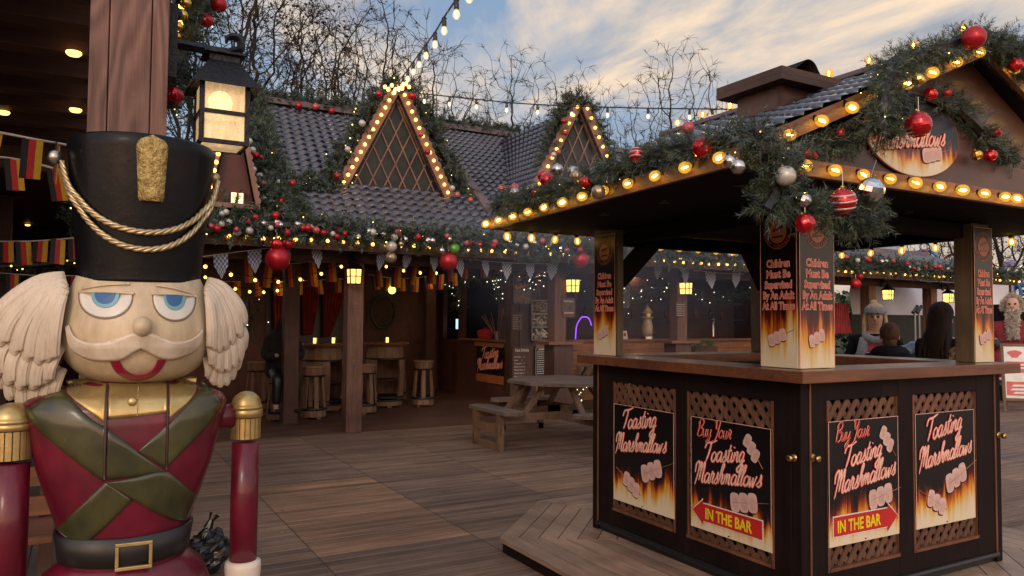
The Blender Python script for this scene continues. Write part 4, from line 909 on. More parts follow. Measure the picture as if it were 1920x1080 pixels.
# eave bulbs of the bar, one thing per stretch between posts
def farstring(label, pts, group=None, s=.026, cable=True, sock=False, m=None):
    t = thing('light_string', tuple(pts[0]), label, 'light string', group)
    if cable:
        c = MB(); c.tube([Vector(p)+Vector((0,0,s*1.6)) for p in pts], .006, 4); c.build('cable', M['rubber'], t)
    for p in pts: inst('light_bulb', m or BULB_FAR, p, t, None, s)
    return t
for a, b, lb in ((.9,3.1,'amber eave bulbs of the bar above the black hat, left of the lantern post'),(3.3,6.5,'amber eave bulbs of the bar below the diamond-paned dormer'),(6.75,9.1,'amber eave bulbs of the bar seen past the left kiosk post'),(9.3,14.4,'amber eave bulbs of the bar seen through the kiosk'),(14.7,19,'amber eave bulbs at the far right end of the bar')):
    n = int((b-a)/.19); farstring(lb, [(a+(b-a)*i/n+random.uniform(-.015,.015), EY-.06, 2.585+random.uniform(-.012,.012)) for i in range(n+1) if random.random() > .06], 'amber bulbs along the bar eave', .024)
# garlands of the bar
FB = dict(L0=.20, nl=.085, nw=.014, k=30, mats=('needle','needleblue'), core=.06)
rb = random.Random(5)
def rand_baubles(p0, p1, n, ax, vl, spread=12, kinds=('red','redribbed','silver','pearl','pearl','disco','pink','red','pink'), r=(.032,.05)):
    return [(p0[0]+(p1[0]-p0[0])*(i+rb.random())/n, p0[1]+(p1[1]-p0[1])*(i+.5)/n+rb.uniform(-spread,spread*.7), ax, vl, rb.choice(kinds), rb.uniform(*r)) for i in range(n)]
GG = 'fir garlands decorating the bar'
garland('garland with baubles along the bar eave from the black hat to the lantern post', [[(-.2,9.62,2.72),(1,9.62,2.72),(2.2,9.62,2.76),(3.2,9.62,2.72)]], .15, 150, seed=61, group=GG, fairy=26, baubles=rand_baubles((388,420),(655,440),20,1,9.46), **FB)
garland('garland with baubles along the bar eave below the diamond-paned dormer', [[(3.2,9.62,2.72),(5,9.62,2.70),(6.6,9.62,2.70)]], .13, 150, seed=62, group=GG, fairy=34, baubles=rand_baubles((660,440),(1090,465),26,1,9.46,9)+[(828,470,1,9.5,'silver',.05)], **FB)
garland('garland with baubles along the bar eave seen through the kiosk opening', [[(6.6,9.62,2.70),(10,9.62,2.72),(14.6,9.62,2.74)]], .14, 110, seed=63, group=GG, fairy=40, baubles=rand_baubles((1195,455),(1390,480),12,1,9.46,7)+rand_baubles((1575,480),(1680,495),8,1,9.46,6), **FB)
garland('garland with baubles along the eave of the far right end of the bar', [[(14.6,9.62,2.72),(16.6,9.62,2.70),(19,9.62,2.72)]], .13, 90, seed=64, group=GG, fairy=16, baubles=rand_baubles((1690,495),(1785,510),9,1,9.46,6), **FB)
garland('wide garland climbing the roof edge behind the black lantern to the ridge', [[roofpt(560,420,.1),roofpt(530,370,.1),roofpt(505,320,.1),roofpt(490,270,.1),roofpt(478,220,.1),roofpt(470,190,.1)],[roofpt(470,415,.2),roofpt(500,380,.2),roofpt(520,400,.15),roofpt(560,430,.1)],[roofpt(430,425,.2),roofpt(480,400,.2),roofpt(530,420,.2)]], .19, 170, seed=65, group=GG, fairy=34,
    baubles=[(x, y, 1, 9.55+max(0,(400-y))*.012, k, r) for x, y, k, r in ((460,245,'red',.04),(468,265,'pearl',.045),(474,281,'pearl',.045),(480,291,'red',.05),(490,295,'red',.035),(476,318,'pearl',.04),(487,330,'pearl',.045),(493,345,'pink',.045),(484,371,'disco',.05),(525,342,'pearl',.045),(549,344,'red',.05),(528,377,'red',.045),(517,404,'red',.05),(479,408,'red',.045),(462,415,'pearl',.05),(495,421,'candy',.055),(520,419,'disco',.055),(424,398,'pearl',.04),(416,401,'pearl',.035),(409,425,'red',.05),(445,435,'pearl',.05),(537,434,'red',.04),(584,428,'pearl',.05),(632,431,'red',.04))], **FB)
garland('garland draped across the tiles from the roof edge to the foot of the dormer', [[roofpt(535,352),roofpt(575,352),roofpt(610,352),roofpt(640,345)]], .10, 110, seed=66, group=GG, fairy=10, baubles=[(548,344,1,10.6,'red',.05),(631,331,1,10.7,'red',.045)], **FB)
A1 = lambda px, py: at(px, py, 1, 10.95)
garland('garland up the left side of the diamond-paned dormer, dotted with yellow lights', [[A1(624,335),A1(640,300),A1(660,262),A1(682,225),A1(702,188)]], .13, 170, seed=67, group=GG, fairy=36, baubles=[(632,330,1,10.6,'red',.05),(652,280,1,10.6,'pearl',.045),(679,231,1,10.6,'pearl',.05)], **FB)
garland('garland down the right side of the diamond-paned dormer to the eave strip', [[A1(785,190),A1(800,225),A1(818,265),A1(836,300),A1(852,330),A1(870,365),A1(888,395)]], .15, 170, seed=68, group=GG, fairy=14, baubles=[(789,252,1,10.6,'pink',.045),(802,285,1,10.6,'red',.045),(848,353,1,10.5,'pearl',.045),(857,365,1,10.5,'candy',.05),(882,375,1,10.5,'pink',.045)], **FB)
garland('garland bunched over the peak of the diamond-paned dormer', [[A1(705,195),A1(722,172),A1(742,160),A1(762,172),A1(778,198)]], .12, 190, seed=69, group=GG, fairy=10, baubles=[(710,176,1,10.6,'red',.05),(773,180,1,10.6,'red',.065),(730,165,1,10.6,'gold',.03)], **FB)
A2 = lambda px, py: at(px, py, 1, 10.2)
garland('garland around the boards of the far dormer beside the kiosk', [[A2(1022,305),A2(1036,270),A2(1048,230),A2(1064,200),A2(1078,186),A2(1096,196),A2(1112,235),A2(1128,270),A2(1146,310)]], .07, 200, seed=70, group=GG, fairy=12, baubles=[(1057,227,1,9.9,'red',.045),(1060,250,1,9.9,'red',.04),(1038,290,1,9.9,'pearl',.045),(1047,285,1,9.9,'pink',.04)], **FB)
garland('thin garland along the left stretch of the bar ridge', [[(1.9,13,5.34),(3,13,5.31),(4.3,13,5.30)]], .11, 95, seed=71, group=GG, baubles=[(560,198,1,12.8,'red',.06),(592,200,1,12.8,'pink',.06),(622,208,1,12.8,'red',.055)], **FB)
garland('thin garland along the right stretch of the bar ridge', [[(5.2,13,5.31),(6.5,13,5.31),(9,13,5.31)]], .10, 100, seed=72, group=GG, **FB)
# big hanging ornaments
bauble('huge matt red bauble hanging from the bar eave next to the nutcracker hair', at(521,485,1,9.55), 'red', .150)
bauble('red flower-like bauble on top of the huge matt red bauble at left', at(519,458,1,9.5), 'redribbed', .075)
bauble('plain dark red bauble beside the flower-like one at the bar eave', at(541,457,1,9.6), 'red', .065)
bauble('huge red bauble hanging below the green one at the bar eave', at(841,490,1,9.55), 'red', .128)
bauble('bright green ribbed bauble at the bar eave', at(852,466,1,9.5), 'green', .072)
bauble('large pearl bauble above the striped champagne one', at(734,462,1,9.5), 'pearl', .075)
bauble('striped champagne bauble hanging under the pearl one', at(733,483,1,9.55), 'champ', .075)
bauble('small grey pearl bauble right of the large pearl one', at(752,457,1,9.5), 'champ', .042)
bauble('huge red bauble half hidden by the left kiosk post', at(1088,487,1,9.55), 'red', .13)
bauble('bright red bauble hanging in the porch seen right of the nearest kiosk post', at(1604,532,1,9.6), 'red', .105)
bauble('smaller red bauble above the bright red one right of the nearest kiosk post', at(1612,518,1,9.6), 'red', .07)
# lanterns on the porch posts
def lantern_small():
    t = thing('wall_lantern', (0,0,0), 'x', 'lantern', 'lanterns on the porch posts')
    b = MB(); 
    for sx in (-1,1):
        for sy in (-1,1): b.beam((sx*.075,sy*.075,-.11),(sx*.085,sy*.085,.09),.014,.014)
    b.box((-.085,-.085,-.12),(.085,.085,-.108)); b.beam((-.08,-.082,-.01),(.08,-.082,-.01),.012,.012); b.beam((0,-.083,-.11),(0,-.085,.09),.012,.012); b.beam((-.082,-.08,-.01),(-.082,.08,-.01),.012,.012); b.build('cage', M['iron'], t, loc=(0,0,0))
    b = MB(); b.lathe([(.15,.088),(.14,.10),(.05,.17),(.045,.20),(.06,.205),(.0001,.23)], 4); b.build('lantern_roof', M['iron'], t, loc=(0,0,0)).rotation_euler[2] = pi/4
    b = MB(); b.lathe([(.098,-.105),(.11,.086)], 4); o = b.build('pane', M['panefar'], t, loc=(0,0,0)); o.rotation_euler[2] = pi/4
    b = MB(); b.tube(spline([(0,0,.22),(0,.02,.27),(0,.08,.28),(0,.12,.26)],4), .012, 6); b.box((-.04,.12,.16),(.04,.135,.34)); b.build('bracket', M['iron'], t, loc=(0,0,0))
    return t
ls = lantern_small()
spots = [((664,517),10.26,'black wall lantern on the porch post beneath the diamond-paned dormer'),((1074,535),10.26,'black wall lantern on the post behind the picnic table'),((1286,540),10.26,'black wall lantern on the porch post seen through the left kiosk opening'),((1665,552),10.26,'black wall lantern above the woman with the headband'),((1778,558),10.26,'black wall lantern above the long-haired woman')]
for i, (pp, yy, lb) in enumerate(spots):
    o = ls if i == 0 else dup(ls); o.location = at(pp[0], pp[1], 1, yy); o['label'] = lb
# bunting
def flag_mb(kind, w, h, sway):
    b = MB(); rd = random.Random(int(sway*1000))
    if kind == 'german':
        for i in range(3):
            b.cur = i; x0 = -w/2+w*i/3; n = 4
            vs = [(x0+w/3*j, .012*sin(k*1.3+sway*9)+.008*j, -h*k/n) for k in range(n+1) for j in (0,1)]
            b.add(vs, [(2*k,2*k+1,2*k+3,2*k+2) for k in range(n)])
        return b
    n = 7; rows = 9
    for r in range(rows):
        for c in range(n):
            z0, z1 = -h*r/rows, -h*(r+1)/rows; t0 = 1 if r < rows*.45 else 1-(r-rows*.45)/(rows*.55); t1 = 1 if r+1 < rows*.45 else max(0, 1-(r+1-rows*.45)/(rows*.55))
            b.cur = (r+c) % 2; xs = lambda q, t: -w/2*t+w*t*q/n
            b.add([(xs(c,t0),.01*sin(r+sway*5),z0),(xs(c+1,t0),.01*sin(r+sway*5),z0),(xs(c+1,t1),.01*sin(r+1+sway*5),z1),(xs(c,t1),.01*sin(r+1+sway*5),z1)],[(0,1,2,3)])
    return b
M['flag_white'] = mat('flag_white', (.50,.50,.48), rough=.7); M['flag_blue'] = mat('flag_blue', (.05,.13,.34), rough=.7)
FL = {('german',k): proto(flag_mb('german', 1, 1, k*.37), 'flag', [M['flag_black'],M['flag_red'],M['flag_gold']], False) for k in range(4)}
FL.update({('bavarian',k): proto(flag_mb('bavarian', 1, 1, k*.31), 'flag', [M['flag_white'],M['flag_blue']], False) for k in range(3)})
rf = random.Random(9)
def bunting(label, pts, kind, w, h, step, group='strings of little flags'):
    pts = [Vector(p) for p in pts]; t = thing('bunting', tuple(pts[0]), label, 'bunting', group); c = MB(); cp = spline(pts, 8); c.tube(cp, .005, 4); c.build('cord', M['white'], t)
    acc = step*.5; d = 0
    for a, b in zip(cp, cp[1:]):
        L_ = (b-a).length
        while acc < d+L_:
            p = a.lerp(b, (acc-d)/L_); o = inst('flag', FL[(kind, rf.randrange(4 if kind == 'german' else 3))], p, t, (rf.uniform(-.25,.25), rf.uniform(-.12,.12), atan2(b.y-a.y, b.x-a.x)+rf.uniform(-.5,.5)))
            o.scale = (w, .6*w, h*rf.uniform(.9,1.1)); acc += step*rf.uniform(.92,1.08)
        d += L_
    return t
Q = lambda px, py, Y: tuple(at(px, py, 1, Y))
bunting('blue and white pennants strung along the porch front at left', [Q(380,481,9.95),Q(480,468,9.95),Q(550,462,9.95),Q(640,463,9.95)], 'bavarian', .17, .30, .42)
bunting('blue and white pennants strung between the lantern post and the menu corner', [Q(690,475,9.95),Q(770,474,9.95),Q(830,481,9.95),Q(890,487,9.95),Q(960,493,9.95),Q(1038,495,9.95)], 'bavarian', .16, .27, .40)
bunting('blue and white pennants seen through the kiosk opening', [Q(1150,496,10.1),Q(1240,497,10.1),Q(1330,510,10.1),Q(1395,514,10.1)], 'bavarian', .19, .28, .62)
bunting('black red and gold flags hanging in the porch left of the lantern post', [Q(440,480,11.6),Q(520,494,11.6),Q(600,490,11.6),Q(640,488,11.6)], 'german', .17, .36, .33)
bunting('lower row of black red and gold flags left of the lantern post', [Q(420,528,13.5),Q(520,528,13.5),Q(600,525,13.5),Q(650,523,13.5)], 'german', .17, .24, .36)
bunting('black red and gold flags hanging in the porch right of the lantern post', [Q(690,495,11.3),Q(740,500,11.3),Q(800,495,11.3),Q(870,485,11.3),Q(930,478,11.3)], 'german', .16, .34, .30)
bunting('lower row of black red and gold flags right of the lantern post', [Q(690,515,13.0),Q(760,522,13.0),Q(850,512,13.0)], 'german', .15, .26, .26)
# loose warm bulbs inside the porch
def sag(p, q, n, s=.25): return [Vector(p).lerp(Vector(q), i/(n-1))-Vector((0,0,s*sin(pi*i/(n-1)))) for i in range(n)]
for a, b, n, sg, lb in ((Q(385,500,10.8),Q(640,500,11.6),7,.22,'loose warm bulbs across the porch left of the lantern post'),(Q(385,520,13),Q(545,540,13.5),7,.15,'loose warm bulbs deep in the porch above the dark seated figure'),(Q(690,490,11.5),Q(900,495,12.5),8,.18,'loose warm bulbs across the porch right of the lantern post'),(Q(1200,505,11.5),Q(1390,515,11.5),5,.1,'loose warm bulbs in the porch seen through the kiosk')):
    farstring(lb, sag(a, b, n, sg), 'loose bulb strings inside the porch', .024)
mb = MB(); mb.ball((0,0,0), 1, 12, 8); gb = mb.build('glow_ball', emit('green_glow', (.55,.85,.12), 2.2), loc=tuple(at(735,544,1,13))); gb.scale = (.07,)*3; tag(gb, 'yellow-green glowing ball lamp hanging in the dark porch right of the lantern post', 'lamp')
# greenery inside
IN = dict(L0=.16, nl=.06, nw=.008, k=14, mats=('needle',), core=.03)
garland('fir garland with white fairy lights over the serving window', [[(6.9,15.2,2.35),(6.9,14.4,2.42),(6.9,13.4,2.45),(6.9,12.75,2.3)],[(6.9,12.8,2.3),(6.9,12.75,1.95)],[(6.9,14.6,2.3),(6.9,14.65,1.8)]], .12, 120, seed=81, fairy=46, fmat='fairyw', baubles=[(905,490,0,6.8,'red',.06),(895,500,0,6.8,'goldfacet',.05),(915,505,0,6.8,'red',.05)], **IN)
garland('fir garland with white fairy lights above the popcorn shelves', [[(7.1,12.25,2.32),(7.6,12.25,2.38),(8.3,12.25,2.3)]], .14, 120, seed=82, fairy=34, fmat='fairyw', **IN)
garland('fir garland with white fairy lights above the bar seen through the kiosk', [[(8.6,12.3,2.3),(9.6,12.3,2.05),(10.6,12.3,2.3),(11.8,12.3,2.05),(13.2,12.3,2.3)]], .20, 120, seed=83, fairy=50, fmat='fairyw', **IN)
garland('small fir bush with white lights behind the picnic table', [[(8.0,11.9,.25),(8.3,11.9,.7)],[(8.5,11.9,.3),(8.5,11.9,.75)]], .2, 200, seed=84, fairy=22, fmat='fairyw', cat='shrub', **IN)
garland('dark leafy wreath on the back wall of the porch', [[at(718+22*cos(a),585+30*sin(a),1,15.6) for a in [i*pi/5 for i in range(11)]]], .2, 90, seed=85, cat='wreath', **IN)
garland('dark fir tree decoration beside the nutcracker hair', [[Q(465,560,14.5),Q(465,640,14.5)],[Q(455,600,14.5),Q(475,600,14.5)]], .25, 150, seed=86, fairy=12, fmat='fairyw', cat='tree', **IN)
# curtains
def curtain(label, pts_top, pts_bot, zt, zb_, y, pinch=0):
    b = MB(); n = 40; m_ = 16; vs = []
    for k in range(m_+1):
        t = k/m_; x0 = pts_top[0]+(pts_bot[0]-pts_top[0])*t**1.5; x1 = pts_top[1]+(pts_bot[1]-pts_top[1])*t**1.5
        for i in range(n+1): s_ = i/n; vs.append((x0+(x1-x0)*s_, y+.035*sin(s_*40), zt+(zb_-zt)*t))
    b.add(vs, [(k*(n+1)+i, k*(n+1)+i+1, (k+1)*(n+1)+i+1, (k+1)*(n+1)+i) for k in range(m_) for i in range(n)])
    o = b.build('curtain', M['curtain'], smooth=True); return tag(o, label, 'curtain', 'red curtains at the back of the porch')
X = lambda px, Y: at(px, 580, 1, Y).x
curtain('red curtain behind the dark seated figure', (X(512,15.6),X(552,15.6)), (X(520,15.6),X(545,15.6)), 2.45, .95, 15.7)
curtain('red curtain gathered to the right above the left barrel table', (X(567,15.6),X(604,15.6)), (X(572,15.6),X(590,15.6)), 2.45, 1.25, 15.7)
curtain('red curtain drawn to the left just before the lantern post', (X(608,15.6),X(655,15.6)), (X(610,15.6),X(622,15.6)), 2.45, 1.2, 15.7)
curtain('pink-red curtain hanging right of the nearest kiosk post', (at(1565,560,1,10.9).x, at(1590,560,1,10.9).x), (at(1560,560,1,10.9).x, at(1597,560,1,10.9).x), 2.0, 1.35, 10.9)
mb = MB(); mb.box((X(500,15.8),15.86,1.0),(X(660,15.8),15.89,2.4)); wq = mb.build('dark_window', M['black'], B)
# barrel furniture
def stool():
    t = thing('barrel_stool', (0,0,0), 'x', 'stool', 'barrel stools on the porch'); H = .84
    b = MB(); b.lathe([(.0001,H-.03),(.185,H-.03),(.19,H-.015),(.185,H),(.0001,H)], 20); b.build('seat', M['barrel'], t, loc=(0,0,0))
    b = MB(); 
    for i in range(12):
        a0, a1 = 2*pi*(i+.02)/12, 2*pi*(i+.98)/12
        vs = [(r*cos(a), r*sin(a), z) for r, z in ((.165,H-.15),(.175,H-.03),(.15,H-.03),(.14,H-.15)) for a in (a0, a1)]; b.add(vs, [(0,1,3,2),(2,3,5,4),(4,5,7,6),(6,7,1,0),(0,2,4,6),(1,7,5,3)])
    b.build('top_band', M['barrel'], t, loc=(0,0,0))
    b = MB(); b.lathe([(.168,H-.155),(.172,H-.165),(.178,H-.142),(.172,H-.14)], 20); b.build('hoop', M['ironflat'], t, loc=(0,0,0)); b = MB(); b.lathe([(.205,.15),(.21,.165),(.203,.19),(.195,.175)], 20); b.build('hoop', M['ironflat'], t, loc=(0,0,0))
    for i in range(6):
        a = 2*pi*(i+.5)/6; b = MB(); c = Vector((cos(a), sin(a), 0)); b.beam(c*.15+Vector((0,0,H-.15)), c*.19+Vector((0,0,.17)), .065, .022, up=tuple(c)); b.build('stave_leg', M['barrel'], t, loc=(0,0,0))
    b = MB()
    for i in range(12):
        a0, a1 = 2*pi*(i+.02)/12, 2*pi*(i+.98)/12
        vs = [(r*cos(a), r*sin(a), z) for r, z in ((.205,.05),(.20,.17),(.17,.17),(.175,.05)) for a in (a0, a1)]; b.add(vs, [(0,1,3,2),(2,3,5,4),(4,5,7,6),(6,7,1,0),(0,2,4,6),(1,7,5,3)])
    b.build('base_band', M['barrel'], t, loc=(0,0,0))
    for i in range(3):
        a = 2*pi*i/3+.9; b = MB(); b.box((.14*cos(a)-.03,.14*sin(a)-.03,.017),(.14*cos(a)+.03,.14*sin(a)+.03,.055)); b.build('foot', M['barrel'], t, loc=(0,0,0))
    return t
st = stool()
for i, (px, py, lb) in enumerate(((587,790,'barrel stool standing just left of the lantern post, nearest the viewer'),(630,770,'barrel stool half hidden behind the lantern post on its left'),(683,781,'barrel stool showing just right of the lantern post'),(742,757,'barrel stool right behind the open barrel table, second from the right'),(793,767,'barrel stool furthest right, with nothing beyond it but floor'),(482,775,'barrel stool below the nutcracker hair, left of the dark seated figure'))):
    o = st if i == 0 else dup(st); o.location = at(px, py-6, 2, .016)+Vector((0,0,0)); o.location.z = 0; o.rotation_euler[2] = i*.7; o['label'] = lb
def btable():
    t = thing('barrel_table', (0,0,0), 'x', 'table', 'barrel tables on the porch')
    b = MB(); b.lathe([(.0001,1.12),(.42,1.12),(.43,1.145),(.42,1.17),(.0001,1.17)], 24); b.build('tabletop', M['counter'], t, loc=(0,0,0))
    b = MB(); 
    for i in range(16):
        a0, a1 = 2*pi*(i+.02)/16, 2*pi*(i+.98)/16
        vs = [(r*cos(a), r*sin(a), z) for r, z in ((.345,.90),(.31,1.119),(.28,1.119),(.31,.90)) for a in (a0, a1)]; b.add(vs, [(0,1,3,2),(2,3,5,4),(4,5,7,6),(6,7,1,0),(0,2,4,6),(1,7,5,3)])
    b.build('top_band', M['barrel'], t, loc=(0,0,0))
    b = MB()
    for i in range(16):
        if i in (11, 12, 13): continue
        prev = None
        for k in range(5):
            z0, z1 = .16+k*.148, .16+(k+1)*.148; rr = lambda z: .31+.06*sin(pi*(z-.05)/1.1)
            a0, a1 = 2*pi*(i+.03)/16, 2*pi*(i+.97)/16
            vs = [(r*cos(a), r*sin(a), z) for r, z in ((rr(z0),z0),(rr(z1),z1),(rr(z1)-.03,z1),(rr(z0)-.03,z0)) for a in (a0, a1)]; b.add(vs, [(0,1,3,2),(2,3,5,4),(4,5,7,6),(6,7,1,0),(0,2,4,6),(1,7,5,3)])
    b.build('staves', M['barrel'], t, loc=(0,0,0))
    b = MB(); 
    for z, r in ((.885,.355),(.20,.335),(.145,.335)): b = MB(); b.lathe([(r,z-.018),(r+.006,z-.016),(r+.006,z+.016),(r,z+.018)], 24); b.build('hoop', M['ironflat'], t, loc=(0,0,0))
    b = MB(); b.lathe([(.32,.05),(.33,.14),(.0001,.14)], 24); b.build('base_band', M['barrel'], t, loc=(0,0,0)); b = MB(); b.lathe([(.29,.5),(.29,.51),(.0001,.51)], 20); b.build('inner_shelf', M['brown'], t, loc=(0,0,0))
    for i in range(3):
        a = 2*pi*i/3-1.2; b = MB(); b.box((.24*cos(a)-.04,.24*sin(a)-.04,.017),(.24*cos(a)+.04,.24*sin(a)+.04,.055)); b.build('foot', M['barrel'], t, loc=(0,0,0))
    return t
bt = btable(); bt.location = at(718,766,2,0)+Vector((.1,.2,0)); bt.location.z = 0; bt.rotation_euler[2] = -.35; bt['label'] = 'open-fronted barrel table right of the lantern post with one candle on it'
o = dup(bt); o.location = at(603,772,2,0); o.location.z = 0; o.rotation_euler[2] = .5; o['label'] = 'barrel table left of the lantern post with two candle jars on it'
def jar(px, py, Y, label):
    p = at(px, py, 1, Y); p.z = 1.17; t = thing('candle_jar', tuple(p), label, 'candle', 'candle jars on the barrel tables')
    b = MB(); b.lathe([(.032,.003),(.035,.09),(.0001,.09)], 12); b.build('candle', M['candle'], t, loc=(0,0,0)); b = MB()
    for i in range(4): a = pi/2*i+.4; b.beam((.042*cos(a),.042*sin(a),0),(.042*cos(a),.042*sin(a),.11),.008,.008)
    b.lathe([(.046,.10),(.05,.105),(.046,.11),(.04,.105)], 12); b.build('holder', M['ironflat'], t, loc=(0,0,0)); return t
t1 = bt.location; t2 = o.location
for (dx, dy), bb, lb in (((-.15,-.05),t2,'candle jar on the left barrel table, left one of the two'),((.2,.05),t2,'candle jar on the left barrel table, right one of the two'),((.0,-.1),t1,'candle jar alone on the barrel table right of the lantern post')):
    j = jar(600,640,12,lb); j.location = (bb[0]+dx, bb[1]+dy, 1.17)
# picnic table
pt = thing('picnic_table', (5.6,8.5,0), 'weathered octagonal wooden picnic table with attached benches beside the kiosk', 'picnic table')
def plankset(w, L_, n, z0, z1, cut=.0):
    b = MB(); pw = w/n
    for i in range(n):
        y0 = -w/2+i*pw; y1 = y0+pw-.008; f = lambda y: L_/2-max(0, abs(y)-w/2+cut)
        b.prism([(-f(y0),y0),(f(y0),y0),(f(y1),y1),(-f(y1),y1)], z0, z1, 'xy')
    return b
plankset(1.45,1.45,10,.77,.81,.42).build('tabletop', M['table'], pt, loc=(0,0,0))
for k in range(4):
    a = k*pi/2; R_ = Matrix.Rotation(a, 3, 'Z')
    bn = MB(); q = plankset(.30,1.15,2,.44,.48,.10); bn.add([R_ @ (Vector(v)+Vector((0,1.05,0))) for v in q.v], q.f); bn.build('bench_seat', M['table'], pt, loc=(0,0,0))
    lg = MB()
    def bb(p, q_, w_, h_): lg.beam(R_ @ Vector(p), R_ @ Vector(q_), w_, h_)
    bb((-.32,1.16,.0),(-.32,1.16,.44),.085,.05); bb((.32,1.16,.0),(.32,1.16,.44),.085,.05); bb((-.36,1.16,.04),(.36,1.16,.04),.05,.08); bb((-.36,1.14,.25),(.36,1.14,.25),.04,.1)
    lg.build('bench_leg', M['table_leg'], pt, loc=(0,0,0))
    for sx in (-.3,.3): ra = MB(); ra.beam(R_ @ Vector((sx,-.1 if k % 2 else 1.18,.39 if k % 2 else .385)), R_ @ Vector((sx,1.18 if k % 2 else .35,.39 if k % 2 else .385)),.045,.09); ra.build('bench_rail', M['table_leg'], pt, loc=(0,0,0))
    for sx in (-.24,.24): br = MB(); br.beam(R_ @ Vector((sx,.82,.36)), R_ @ Vector((sx,.48,.77)),.075,.04); br.build('table_brace', M['table_leg'], pt, loc=(0,0,0))
mb = MB(); mb.beam((-.6,.3,.75),(.6,.3,.75),.05,.045); mb.beam((-.6,-.3,.75),(.6,-.3,.75),.05,.045); mb.build('table_batten', M['table_leg'], pt, loc=(0,0,0))
# ------------------------------------------------------------------ hut at the left
H_ = thing('timber_hut', (-2, 6, 0), 'dark timber hut at the left edge with its big corner post and low beamed ceiling', 'hut')
def hp(mb, name, m, **k): return mb.build(name, m, H_, **k)
xa, xb, xc, xd = [at(px, 130, 1, 2.4).x for px in (165, 203, 283, 316)]
for i, (a, b) in enumerate(((xa,xb),(xb,xc),(xc,xd))):
    mb = MB(); mb.box((a+.0012,2.4,0),(b-.0012,2.62,3.4)); hp(mb, 'corner_post_board', M['postnear'] if 'postnear' in M else M['post_wood'], bevel=.003)
mb = MB(); mb.box((-5,2.45,3.0),(xa-.0,14.0,3.03)); hp(mb, 'ceiling', M['hutceil'] if 'hutceil' in M else M['brown_x'])
for i in range(9):
    y = 2.9+i*.42; mb = MB(); mb.box((-5,y,2.86),(xa-.01,y+.13,2.999)); hp(mb, 'ceiling_beam', M['brown_x'])
mb = MB(); mb.box((-5,6.75,2.70),(xa+.0,6.95,2.998)); hp(mb, 'header_beam', M['brown_x'])
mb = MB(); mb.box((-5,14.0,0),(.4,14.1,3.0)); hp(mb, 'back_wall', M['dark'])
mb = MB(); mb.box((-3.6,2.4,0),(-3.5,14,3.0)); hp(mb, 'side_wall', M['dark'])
for x, y in ((-1.9,7.0),(-.95,10.5),(-2.6,10.6)):
    mb = MB(); mb.box((x,y,0),(x+.18,y+.18,2.998)); hp(mb, 'inner_post', M['brown'])
mb = MB(); mb.box((-5,2.4,3.04),(xd,14,3.10)); hp(mb, 'roof_deck', M['tileedge'])
for px, py, z in ((140,47,2.99),(143,165,2.99),(15,372,2.99),(52,420,2.99),(185,405,2.99),(196,427,2.99),(95,452,2.99),(8,170,2.99),(40,300,2.99),(22,462,2.99),(120,340,2.99)):
    p = at(px, py, 2, z)
    if p.x < -3.4 or p.y > 13.9 : continue
    mb = MB(); mb.lathe([(.0001,-.012),(.026,-.008),(.034,.0),(.034,.01)], 12, tuple(p-Vector((0,0,.14 if p.y < 6.7 else .02)))); hp(mb, 'ceiling_lamp', M['hutlamp'])
mb = MB()
for i in range(20): mb.box((-3.5,2.0+i*0,0.0),(0,0,0)) if False else mb.box((-3.5+i*.19,.4,.004),(-3.5+i*.19+.183,10.3,.016)) if -3.5+i*.19+.183 < .06 else None
struct(mb.build('hut_floor', wood('hut_board',(.22,.16,.12),(.12,.085,.065),'y',.6,1,.4,.3)))
# slatted bench and shelf in the hut
t = thing('slatted_bench', (-1.2,5.2,0), 'dark slatted wooden bench in the hut behind the left nutcracker arm', 'bench')
for z in (.45,.62,.80,.98):
    mb = MB(); mb.box((-2.2,5.2,z),(-.12,5.24,z+.11)); mb.build('slat', M['counter'], t)
mb = MB(); mb.box((-2.2,4.75,.40),(-.12,5.19,.44)); mb.build('seat', M['counter'], t)
for x in (-2.1,-1.1,-.2): mb = MB(); mb.box((x,5.245,0.017),(x+.07,5.3,1.1)); mb.build('leg', M['brown'], t)
QZ = lambda px, py, Y: tuple(at(px, py, 1, Y))
bunting('large black red and gold flags under the hut ceiling, left of the black hat', [QZ(-60,238,4.0),QZ(20,252,4.0),QZ(60,260,4.0),QZ(128,272,4.2)], 'german', .10, .19, .16)
bunting('second row of black red and gold flags in the hut', [QZ(-40,452,7.4),QZ(60,452,7.4),QZ(150,445,7.4)], 'german', .11, .20, .125)
bunting('third, smallest row of black red and gold flags in the hut', [QZ(-40,508,10),QZ(60,516,10),QZ(150,517,10)], 'german', .12, .22, .2)
bunting('tilted flags crossing below the large ones in the hut', [QZ(-20,292,4.6),QZ(40,300,4.6),QZ(110,318,4.6)], 'german', .08, .16, .2)
garland('dark fir garland with sparse lights at the back of the hut', [[QZ(-40,500,10.2),QZ(60,497,10.2),QZ(140,488,10.2)]], .12, 100, seed=90, fairy=10, **IN)
garland('fir garland with gold and red balls down the far side of the hut post', [[at(350,-60,1,2.85),at(348,0,1,2.85),at(345,60,1,2.85),at(335,110,1,2.8),at(326,160,1,2.8),at(324,200,1,2.8)],[at(370,-40,1,3.0),at(385,0,1,3.0),at(380,30,1,3.0)]], .06, 380, seed=91, fairy=14, L0=.09, nl=.04, nw=.0035, k=24, mats=('needle',),
    baubles=[(347,5,1,2.72,'gold',.020),(341,28,1,2.72,'gold',.020),(334,50,1,2.72,'gold',.016),(386,38,1,2.9,'redribbed',.026),(327,178,1,2.72,'redribbed',.028),(410,8,1,2.9,'red',.03),(333,68,1,2.72,'goldfacet',.012)])
farstring('yellow bulb string behind the hut post garland', [at(343,-20,1,2.75),at(338,15,1,2.75),at(336,45,1,2.75),at(331,70,1,2.75)], None, .012)
